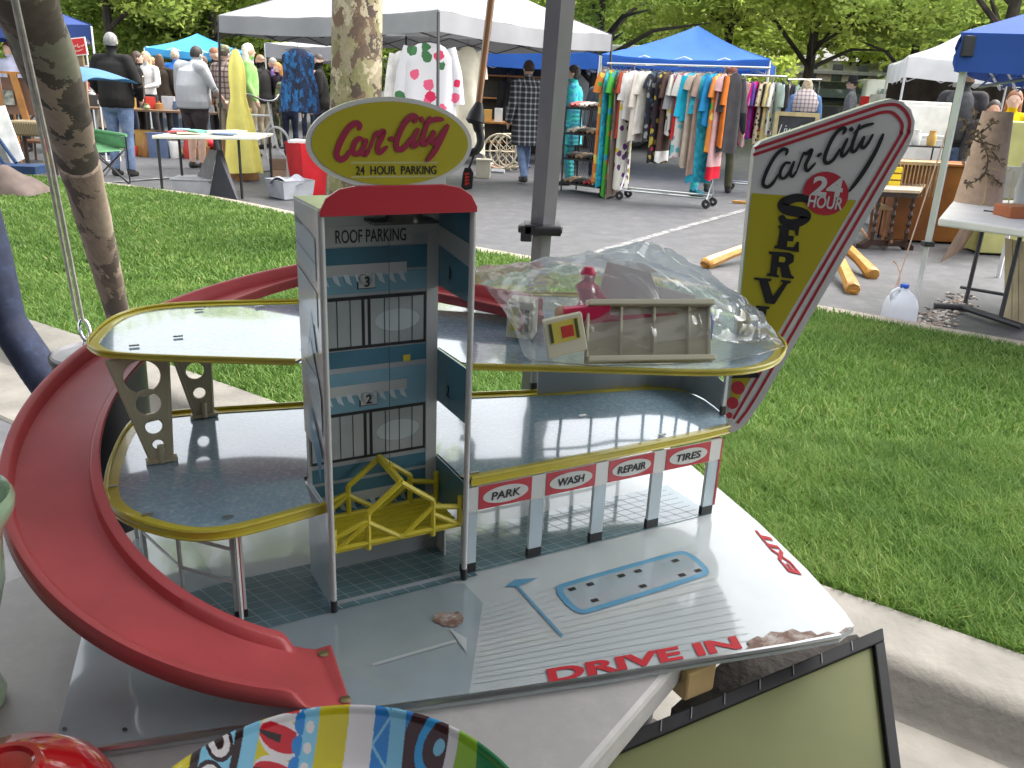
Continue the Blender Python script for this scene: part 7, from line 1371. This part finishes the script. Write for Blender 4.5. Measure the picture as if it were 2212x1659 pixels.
t = thing('guy_string', 'thin pink string running from the blue tent eave down to the milk jug', 'string', tuple(j)); mb = MB(); mb.tube([j + V((-.06, 0, .22)), dp(1945, 590, 5.1), dp(2040, 300, 4.9), dp(2093, 130, 4.78)], .0042, 5); mb.tube(catmull([j + V((-.04, 0, .25)), dp(1944, 592, 5.1), dp(1936, 570, 5.12), dp(1928, 563, 5.1)], 4), .005, 5); mb.build('string', M('string_pink', (.62, .42, .36), .8), t)
# white plastic table with shade, vines and tray
zt = .72; P4_ = [gp(2028, 470, zt), gp(2330, 510, zt), gp(2330, 440, zt) + V((.3, .3, 0)), gp(2060, 432, zt)]; t = thing('white_plastic_table', 'white plastic folding table at the right edge carrying a tall lampshade', 'table', (P4_[0].x, P4_[0].y, 0)); mb = MB(); mb.slab(P4_, UZ * -.05); mb.build('tabletop', M('table_white', (.66, .64, .60), .45, var=.05), t, bevel=.012)
lgm = M('table_leg_grey', (.045, .045, .05), .4, metal=.3); a, b = gp(2092, 660, .0), gp(2165, 700, .0)
for x0, x1, y1 in ((2110, 2085, 655), (2190, 2160, 690)):
    mb = MB(); f_ = gp(x1, y1, .03); mb.tube([gp(x0 + 4, 480, zt - .05) if False else V((f_.x + .05, f_.y + .08, zt - .05)), f_], .015, 8); mb.build('leg', lgm, t, smooth=True)
mb = MB(); mb.tube([gp(2018, 660, .03), gp(2080, 664, .035), gp(2160, 690, .035), gp(2208, 706, .03)], .022, 8); mb.build('foot_bar', lgm, t, smooth=True); mb = MB(); mb.tube([gp(2075, 620, .12), gp(2190, 640, .12)], .012, 8); mb.build('cross_bar', lgm, t, smooth=True)
c = gp(2120, 440, zt); SHD = M('burlap_shade', (.44, .31, .22), .85, var=.08, vs=30, bump=.2, bs=90); t = thing('lampshade', 'tall tapered tan burlap lampshade standing on the white plastic table', 'lampshade', tuple(c)); rb = .155; htop = dp(2120, 240, c.y).z - zt
mb = MB(); mb.lathe([(rb, .0), (rb * .98, .006), (rb * .62, htop), (rb * .60, htop), (rb * .95, .008)], c + V((0, .05, .002)), 40); mb.build('shade', SHD, t, smooth=True)
t = thing('dried_vine', 'twisted dried vine with curled leaves draped over the burlap lampshade', 'vine', tuple(c)); VN = M('vine_brown', (.085, .06, .04), .8, var=.3); VL = M('vine_leaf', (.20, .145, .085), .8, var=.4, vs=40); rnd = random.Random(3)
Yv = c.y - .14; mb = MB(); lf = MB()
for pts in ([(2082, 258), (2090, 285), (2110, 305), (2140, 312), (2160, 318)], [(2082, 395), (2105, 392), (2128, 372), (2134, 340), (2122, 310), (2112, 290)], [(2128, 372), (2150, 388), (2165, 400)], [(2098, 300), (2086, 325), (2078, 345)], [(2132, 320), (2150, 335), (2160, 352)], [(2100, 235), (2108, 262), (2104, 290)], [(2118, 288), (2140, 270), (2150, 262)]):
    P_ = catmull([dp(x, y, Yv + rnd.uniform(-.03, .03)) for x, y in pts], 5); mb.tube(P_, list(np.linspace(.007, .003, len(P_))), 6)
    for p in P_[::2]:
        for _ in range(2):
            d = V((rnd.uniform(-1, 1), rnd.uniform(-.6, .2), rnd.uniform(-.8, .8))).normalized(); s = d.cross(V((.3, 1, .2))).normalized(); l = rnd.uniform(.025, .055); q = p + d * l; lf.add([p, p + d * l * .5 + s * l * .25, q + V((0, 0, -.01)), p + d * l * .5 - s * l * .25], [(0, 1, 2), (0, 2, 3)])
mb.build('stem', VN, t, smooth=True); lf.build('leaves', VL, t)
t = thing('raffia_ties', 'pale raffia ties hanging around the burlap lampshade', 'raffia', tuple(c)); mb = MB()
for pts in ([(2132, 378), (2128, 420), (2122, 440), (2095, 452)], [(2122, 440), (2170, 452), (2178, 440), (2190, 370)], [(2140, 362), (2172, 372), (2185, 365)], [(2170, 452), (2150, 470)]): mb.tube(catmull([dp(x, y, Yv) for x, y in pts], 4), .0035, 5)
mb.build('strands', M('raffia', (.52, .38, .18), .8), t)
p = gp(2180, 472, zt); t = thing('wooden_tray', 'orange brown wooden tray at the right edge of the white plastic table', 'tray', tuple(p)); mb = MB(); mb.obox(p, V((.34, .05, 0)), V((.0, .2, 0)), UZ * .07); mb.obox(p + V((.13, .08, .07)), V((.02, 0, 0)), V((0, .02, 0)), UZ * .25); mb.build('tray', M('terracotta_wood', (.36, .10, .03), .45), t, bevel=.006)
p = gp(2150, 458, zt); mb = MB(); mb.tube([p, p + V((-.07, .01, .004))], .006, 6); mb.tube([p, p + V((.06, -.03, .004))], .008, 6); tag(mb.build('pliers', IRON, None), 'small black pliers lying on the white plastic table', 'tool')
t = thing('glass_vase', 'clear glass vase behind the burlap lampshade on the right', 'vase', tuple(gp(2200, 445, zt))); mb = MB(); mb.lathe([(0, 0), (.05, 0), (.06, .1), (.045, .2), (.055, .28)], gp(2205, 440, zt), 24); mb.build('glass', M('clear_glass', (.5, .55, .52), .1, coat=.5), t, smooth=True)
# furniture behind: dresser, crib boards, rocking chair, plywood, leaning board
a = V((dp(2036, 400, 8.8).x, 8.6, 0)); t = thing('wooden_chest', 'orange stained wooden chest behind the white tent leg', 'chest', tuple(a)); CH_ = M('chest_orange', (.25, .09, .022), .45, coat=.2, var=.15, vs=5); mb = MB(); mb.obox(V((a.x - .42, a.y + .2, .02)), V((.9, 0, 0)), V((0, .45, 0)), UZ * .76); mb.obox(V((a.x - .45, a.y + .17, .78)), V((.96, 0, 0)), V((0, .5, 0)), UZ * .03); mb.build('body', CH_, t, bevel=.008)
a = V((dp(1962, 400, 8.5).x, 8.4, 0)); t = thing('rattan_shelf', 'honey coloured bamboo rail bundle behind the spindle table', 'shelf', tuple(a)); mb = MB(); RT = M('rattan', (.30, .21, .10), .6, var=.2, vs=14); A_ = V((a.x - .28, a.y + .1, .80)); mb.obox(A_, V((.62, 0, 0)), V((0, .3, 0)), UZ * .03)
for i in range(16): mb.tube([V((A_.x + .02 + .037 * i, A_.y, .50)), V((A_.x + .02 + .037 * i, A_.y, .80))], .006, 5)
mb.build('rails', RT, t); mb = MB()
for k in range(4): mb.box(V((A_.x + .12, A_.y - .03, .75 - .065 * k)), (.11, .04, .05))
tag(mb.build('yellow_blocks', M('block_yellow', (.62, .48, .02), .45), None), 'stack of yellow rolls hanging on the bamboo rails', 'rolls')
a = gr(1925, 565); t = thing('rocking_chair', 'brown spindle back rocking chair behind the dark spindle table', 'chair', (a.x, a.y + .9, 0)); c = V((a.x + .05, a.y + 1.0, 0)); RK = M('rocker_brown', (.30, .15, .07), .45, var=.2); mb = MB(); mb.box(c + UZ * .38, (.46, .42, .035)); mb.build('seat', M('seat_tan', (.48, .32, .17), .5), t, bevel=.01)
for s_ in (-1, 1):
    mb = MB(); mb.tube(catmull([c + V((s_ * .2, -.36, .08)), c + V((s_ * .2, -.1, .02)), c + V((s_ * .2, .2, .02)), c + V((s_ * .2, .46, .10))], 5), .017, 6); mb.build('rocker', RK, t, smooth=True)
    for y_ in (-.16, .18): mb = MB(); mb.tube([c + V((s_ * .2, y_, .02)), c + V((s_ * .18, y_, .37))], .016, 6); mb.build('leg', RK, t)
mb = MB(); [mb.tube([c + V((x, .2, .39)), c + V((x * 1.1, .30, .82))], .009, 5) for x in np.linspace(-.2, .2, 7)]; mb.tube([c + V((-.25, .3, .83)), c + V((.25, .3, .83))], .022, 6); mb.build('backrest', RK, t)
a = gr(2050, 590); A_, B_ = gp(2035, 570, .0), gp(2125, 470, .0); t = thing('wooden_ramp', 'dark stained board leaning under the white plastic table', 'board', tuple(A_)); mb = MB(); mb.slab([gp(2030, 568, .01), gp(2075, 545, .01), gp(2120, 470, .35), gp(2085, 475, .4)], V((.02, .02, .02))); mb.build('board', M('stained_board', (.12, .075, .05), .6, var=.3), t)
a = gp(2175, 700, 0); t = thing('plank_door', 'weathered beige planked panel leaning at the right edge under the table', 'panel', tuple(a)); mb = MB(); PLK = M('plank_beige', (.42, .35, .22), .8, var=.15, vs=5); 
for k in range(5): mb.slab([gp(2172 + 14 * k, 690 + 4 * k, .01), gp(2185 + 14 * k, 694 + 4 * k, .01), gp(2185 + 14 * k, 694 + 4 * k, .01) + V((.05, .30, .5)), gp(2172 + 14 * k, 690 + 4 * k, .01) + V((.05, .30, .5))], V((0, .02, 0)))
mb.build('planks', PLK, t)
# under the white tent: cabinets, dark backdrop, bins
for px, y0, y1, Y, w, m, n_, lab in [(2010, 220, 350, 10.5, .62, M('cab_white', (.62, .62, .58), .5), 'white_cabinet', 'tall white cabinet standing inside the left of the white tent'), (1935, 205, 300, 18.5, .62, M('fridge', (.55, .52, .48), .5), 'white_appliance', 'off-white appliance box behind the service sign top'), (1998, 292, 380, 9.7, .55, M('cab_grey', (.40, .42, .42), .5), 'gray_cabinet', 'light gray low cabinet below the white cabinet')]:
    c = dp(px, y0, Y); t = thing(n_, lab, 'cabinet', (c.x, Y, gz(Y))); mb = MB(); H_ = c.z - gz(Y); mb.obox(V((c.x - w / 2, Y, gz(Y))), V((w, .1, 0)), V((-.05, .45, 0)), UZ * H_); mb.build('case', m, t, bevel=.01); mb = MB(); mb.obox(V((c.x - w / 2 + .03, Y - .012 + .004, gz(Y) + .05)), V((w - .06, .095, 0)), V((0, .012, 0)), UZ * (H_ - .1)); mb.build('door', m, t, bevel=.004)
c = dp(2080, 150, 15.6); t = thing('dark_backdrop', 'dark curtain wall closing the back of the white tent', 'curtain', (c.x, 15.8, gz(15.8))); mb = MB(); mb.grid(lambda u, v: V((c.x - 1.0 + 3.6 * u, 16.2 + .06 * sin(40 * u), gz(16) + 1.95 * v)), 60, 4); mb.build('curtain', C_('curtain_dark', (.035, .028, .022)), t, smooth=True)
c = dp(2055, 210, 11.6); t = thing('dark_shelf', 'dark brown open shelf with slats beside the white cabinet', 'shelf', (c.x, 11.6, 0)); mb = MB(); SHB = M('shelf_umber', (.07, .045, .03), .6); [mb.obox(V((c.x - .2, 11.6, .3 + .17 * k)), V((.5, 0, 0)), V((0, .35, 0)), UZ * .03) for k in range(6)]; mb.obox(V((c.x - .22, 11.6, 0)), V((.02, 0, 0)), V((0, .35, 0)), UZ * 1.28); mb.obox(V((c.x + .3, 11.6, 0)), V((.02, 0, 0)), V((0, .35, 0)), UZ * 1.28); mb.build('case', SHB, t)
t = thing('yellow_bin', 'pale olive plastic drawer unit at the right edge below the yellow shirt', 'drawers', tuple(dp(2205, 300, 8.2))); c = dp(2180, 262, 8.2); mb = MB(); mb.obox(V((c.x, 8.2, .02)), V((.6, 0, 0)), V((0, .4, 0)), UZ * (c.z - .02)); mb.build('case', M('drawer_olive', (.40, .39, .14), .5), t, bevel=.01); mb = MB(); mb.obox(V((c.x + .01, 8.18, .55)), V((.58, 0, 0)), V((0, .02, 0)), UZ * .3); mb.build('drawer', M('drawer_grey', (.24, .24, .2), .5), t, bevel=.004)
A_ = dp(1985, 318, 9.0); t = thing('black_bicycle_rack', 'black wire stand with small brass jars left of the white tent leg', 'stand', (A_.x, 9.0, 0)); mb = MB(); mb.obox(V((A_.x - .25, 9.0, A_.z)), V((.55, 0, 0)), V((0, .3, 0)), UZ * .015); [mb.tube([V((A_.x + x, 9.0 + y, A_.z)), V((A_.x + x, 9 + y, 0))], .009, 5) for x in (-.24, .28) for y in (.02, .28)]; mb.build('frame', IRON, t)
for k in range(3):
    p = V((A_.x - .15 + .16 * k, 9.12, A_.z + .016)); mb = MB(); mb.lathe([(0, 0), (.04, 0), (.05, .08), (.03, .12), (.035, .15), (0, .15)], p, 14); cn = ['steel', 'white', 'amber'][k]; tag(mb.build('jar', M('ware_' + cn, {'steel': (.45, .46, .5), 'white': (.6, .6, .58), 'amber': (.5, .3, .08)}[cn], .35), None, smooth=True), '%s jar on the black wire stand left of the white tent leg' % cn, 'jar')
# chalkboard sign
A_, B_ = dp(1668, 298, 12.6), dp(1762, 312, 12.4); H_ = .62; X = B_ - A_; X.z = 0; A_.z = dp(1668, 240, 12.6).z - H_; t = thing('chalkboard_sign', 'black chalkboard in a pale wooden frame with white script behind the service sign', 'sign', (A_.x, A_.y, 0)); fm_ = M('pale_frame', (.50, .40, .20), .6, var=.15); mb = MB(); f_ = .055 / X.length
mb.obox(A_, X * f_, V((0, .03, 0)), UZ * H_); mb.obox(A_ + X * (1 - f_), X * f_, V((0, .03, 0)), UZ * H_); mb.obox(A_ + X * f_ + UZ * (H_ - .055), X * (1 - 2 * f_), V((0, .03, 0)), UZ * .055); mb.obox(A_ + X * f_, X * (1 - 2 * f_), V((0, .03, 0)), UZ * .055); mb.build('frame', fm_, t)
mb = MB(); mb.obox(A_ + X * f_ + UZ * .055 + V((0, .012, 0)), X * (1 - 2 * f_), V((0, .008, 0)), UZ * (H_ - .11)); pn = mb.build('board', M('slate_board', (.035, .036, .04), .7, var=.3), t)
letters('Live Sto', M('chalk', (.7, .7, .68), .9), pn, A_ + X * .12 + UZ * .30 + V((0, .009, 0)), X.normalized(), UZ * .16, .002, -.01, shear=.35, fit=X.length * .72)
for s_ in (.1, .9): mb = MB(); mb.tube([A_ + X * s_ + V((0, .03, .5)), V((A_.x + X.x * s_, A_.y + .45, 0))], .02, 5); mb.tube([A_ + X * s_ + V((0, .015, .0)), V((A_.x + X.x * s_, A_.y - .02, 0))], .02, 5); mb.build('leg', fm_, t)
p = gr(1660, 430); mb = MB(); mb.box(gr(1600, 440) + UZ * .02, (.22, .05, .035), -.1); tag(mb.build('wood_scrap', OAK, None, bevel=.004), 'small orange wood scrap on the asphalt left of the service sign', 'wood')
# ============================================================ vehicles
def car(label, P, yaw, paint, L=4.5, W=1.78, H=1.5, van=False):
    t = thing('van' if van else 'parked_car', label, 'van' if van else 'car', P, yaw); GL = M('car_glass', (.10, .12, .13), .08, coat=.6, var=.1); mb = MB()
    if van: side = [(-.5, .20), (.5, .20), (.5, .52), (.44, .62), (.36, .97), (.30, 1), (-.48, 1), (-.5, .9)]; win = [(.37, .62), (.31, .90), (.20, .90), (.20, .62)]
    else: side = [(-.5, .22), (.5, .20), (.5, .42), (.46, .52), (.22, .62), (.06, .96), (-.06, 1.0), (-.34, .98), (-.46, .66), (-.5, .60)]; win = [(.18, .63), (.05, .91), (-.32, .92), (-.41, .66)]
    rg = []
    for y, sx, top in ((-.5, .97, .93), (-.46, 1, .985), (-.40, 1, 1), (.40, 1, 1), (.46, 1, .985), (.5, .97, .93)):
        rg.append([V((x * L * sx, y * W * (1 - .13 * max(0, (z - .58) / .42) if abs(y) > .3 else 1), (.18 + (z - .18) * top) * H)) for x, z in side])
    mb.rings(rg); bo = mb.build('body', paint, t, smooth=True, local=True, bevel=.02)
    for s in (-1, 1):
        mb = MB(); mb.slab([V((x * L, s * W * .5 * (1 - .13 * max(0, (z - .58) / .42)) + s * .004, z * H)) for x, z in win], V((0, s * .006, 0))); mb.build('side_window', GL, t, local=True)
        for x in (-.31, .31):
            mb = MB(); c = V((x * L, s * (W * .5 - .10), .31)); mb.lathe([(.12, -.1), (.29, -.1), (.315, -.07), (.315, .07), (.29, .11), (.22, .115), (.2, .10), (0, .10)], c, 24, ax=(0, s, 0)); w = mb.build('wheel', RUB, t, smooth=True, local=True); mb = MB(); mb.lathe([(.2, .112), (.06, .122), (0, .122)], c, 18, ax=(0, s, 0)); mb.build('hub', CHR, w, smooth=True, local=True)
        mb = MB(); mb.obox(V((-L * .5 + .0 - .012, s * W * .44 - .13,   .66 * H - .10)), V((.05, 0, 0)), V((0, .26, 0)), UZ * .26); mb.build('tail_light', M('tail_light', (.50, .008, .01), .2, coat=.8), t, local=True, bevel=.01)
    mb = MB(); za, zb2 = (.72, .915); xa, xb = (-.455, -.352) if not van else (-.503, -.496); mb.slab([V((xa * L, -W * .32, za * H)), V((xa * L, W * .32, za * H)), V((xb * L, W * .27, zb2 * H)), V((xb * L, -W * .27, zb2 * H))], V((-.012, 0, .004))); mb.build('rear_window', GL, t, local=True)
    mb = MB(); mb.obox(V((-L * .505, -W * .46, .25 * H)), V((.1, 0, 0)), V((0, W * .92, 0)), UZ * .22); mb.build('bumper', M('bumper_dark', (.05, .05, .055), .5), t, local=True, bevel=.02); return t
SIL = M('paint_silver', (.52, .52, .52), .35, coat=.5, var=.04); DGR = M('paint_dark_green', (.03, .035, .035), .25, coat=1, var=.1); WHP = M('paint_white', (.72, .72, .70), .3, coat=.8, var=.03)
def cpos(px, Y): p = dp(px, 200, Y); return (p.x, Y, gz(Y))
car('silver hatchback with red tail lights parked nose away behind the hat man', cpos(1915, 22.0), radians(78), SIL, H=1.68)
car('dark green estate car parked left of the silver hatchback', cpos(1785, 25), radians(72), DGR, L=4.6, H=1.55)
car('white van parked beyond the teal dressed woman', cpos(1255, 21), radians(160), WHP, 5.2, 2.0, 2.15, True)
car('pale car parked far right, glimpsed beneath the white tent', cpos(2135, 22.5), radians(20), SIL)
# ============================================================ buildings far behind
def building(name, label, px0, px1, ytop, Y, m, roof, wins=(3, 1), rh=1.0):
    A_, B_ = dp(px0, ytop, Y), dp(px1, ytop, Y); g = gz(Y); w = (B_ - A_).length; H_ = A_.z - g; t = thing(name, label, 'building', (A_.x, Y, g)); mb = MB(); mb.obox(V((A_.x, Y, g)), V((w, 0, 0)), V((0, 7, 0)), UZ * H_); wl_ = mb.build('wall', m, t)
    mb = MB(); z = g + H_; mb.slab([V((A_.x - .3, Y - .3, z)), V((A_.x + w + .3, Y - .3, z)), V((A_.x + w + .3, Y + 3.5, z + rh)), V((A_.x - .3, Y + 3.5, z + rh))], UZ * .12); mb.slab([V((A_.x - .3, Y + 3.5, z + rh)), V((A_.x + w + .3, Y + 3.5, z + rh)), V((A_.x + w + .3, Y + 7.3, z)), V((A_.x - .3, Y + 7.3, z))], UZ * .12); mb.build('roof', roof, t)
    for i in range(wins[0]):
        for k in range(wins[1]):
            mb = MB(); x = A_.x + w * (i + .3) / wins[0]; mb.obox(V((x, Y - .03, g + .9 + 2.7 * k)), V((w * .4 / wins[0], 0, 0)), V((0, .06, 0)), UZ * 1.2); mb.build('window', M('pane_dark', (.05, .06, .07), .15, coat=.5), t)
building('shop_building', 'long low tan shop building with orange band beyond the parked cars', 1560, 2060, 150, 40, M('wall_tan', (.45, .37, .30), .85), M('roof_slate', (.26, .25, .25), .7), (9, 1), .6)
building('house', 'pale gray clapboard house glimpsed between the trees at the upper left', 345, 505, -40, 42, M('clapboard', (.46, .44, .44), .8, var=.05), M('roof_grey', (.2, .19, .19), .8), (2, 2), 2)
t = thing('utility_pole', 'wooden utility pole rising between the trees left of the silver tent', 'pole', tuple(cpos(396, 34))); p = dp(396, 100, 34); mb = MB(); mb.tube([V((p.x, 34, 1)), V((p.x, 34, 9))], .15, 10); mb.build('post', bark, t, smooth=True); mb = MB(); mb.box(V((p.x, 34, 8.3)), (2, .12, .12)); mb.build('crossarm', bark, t)
t = thing('brick_chimney', 'short dark brick chimney stack beyond the azure tent', 'chimney', tuple(cpos(378, 38))); p = dp(378, 62, 38); mb = MB(); mb.box(V((p.x, 38, (p.z + .8) / 2)), (.9, .9, p.z - .8)); mb.box(V((p.x, 38, p.z)), (1.05, 1.05, .15)); mb.build('stack', M('old_brick', (.10, .06, .05), .9, var=.3, vs=8), t)
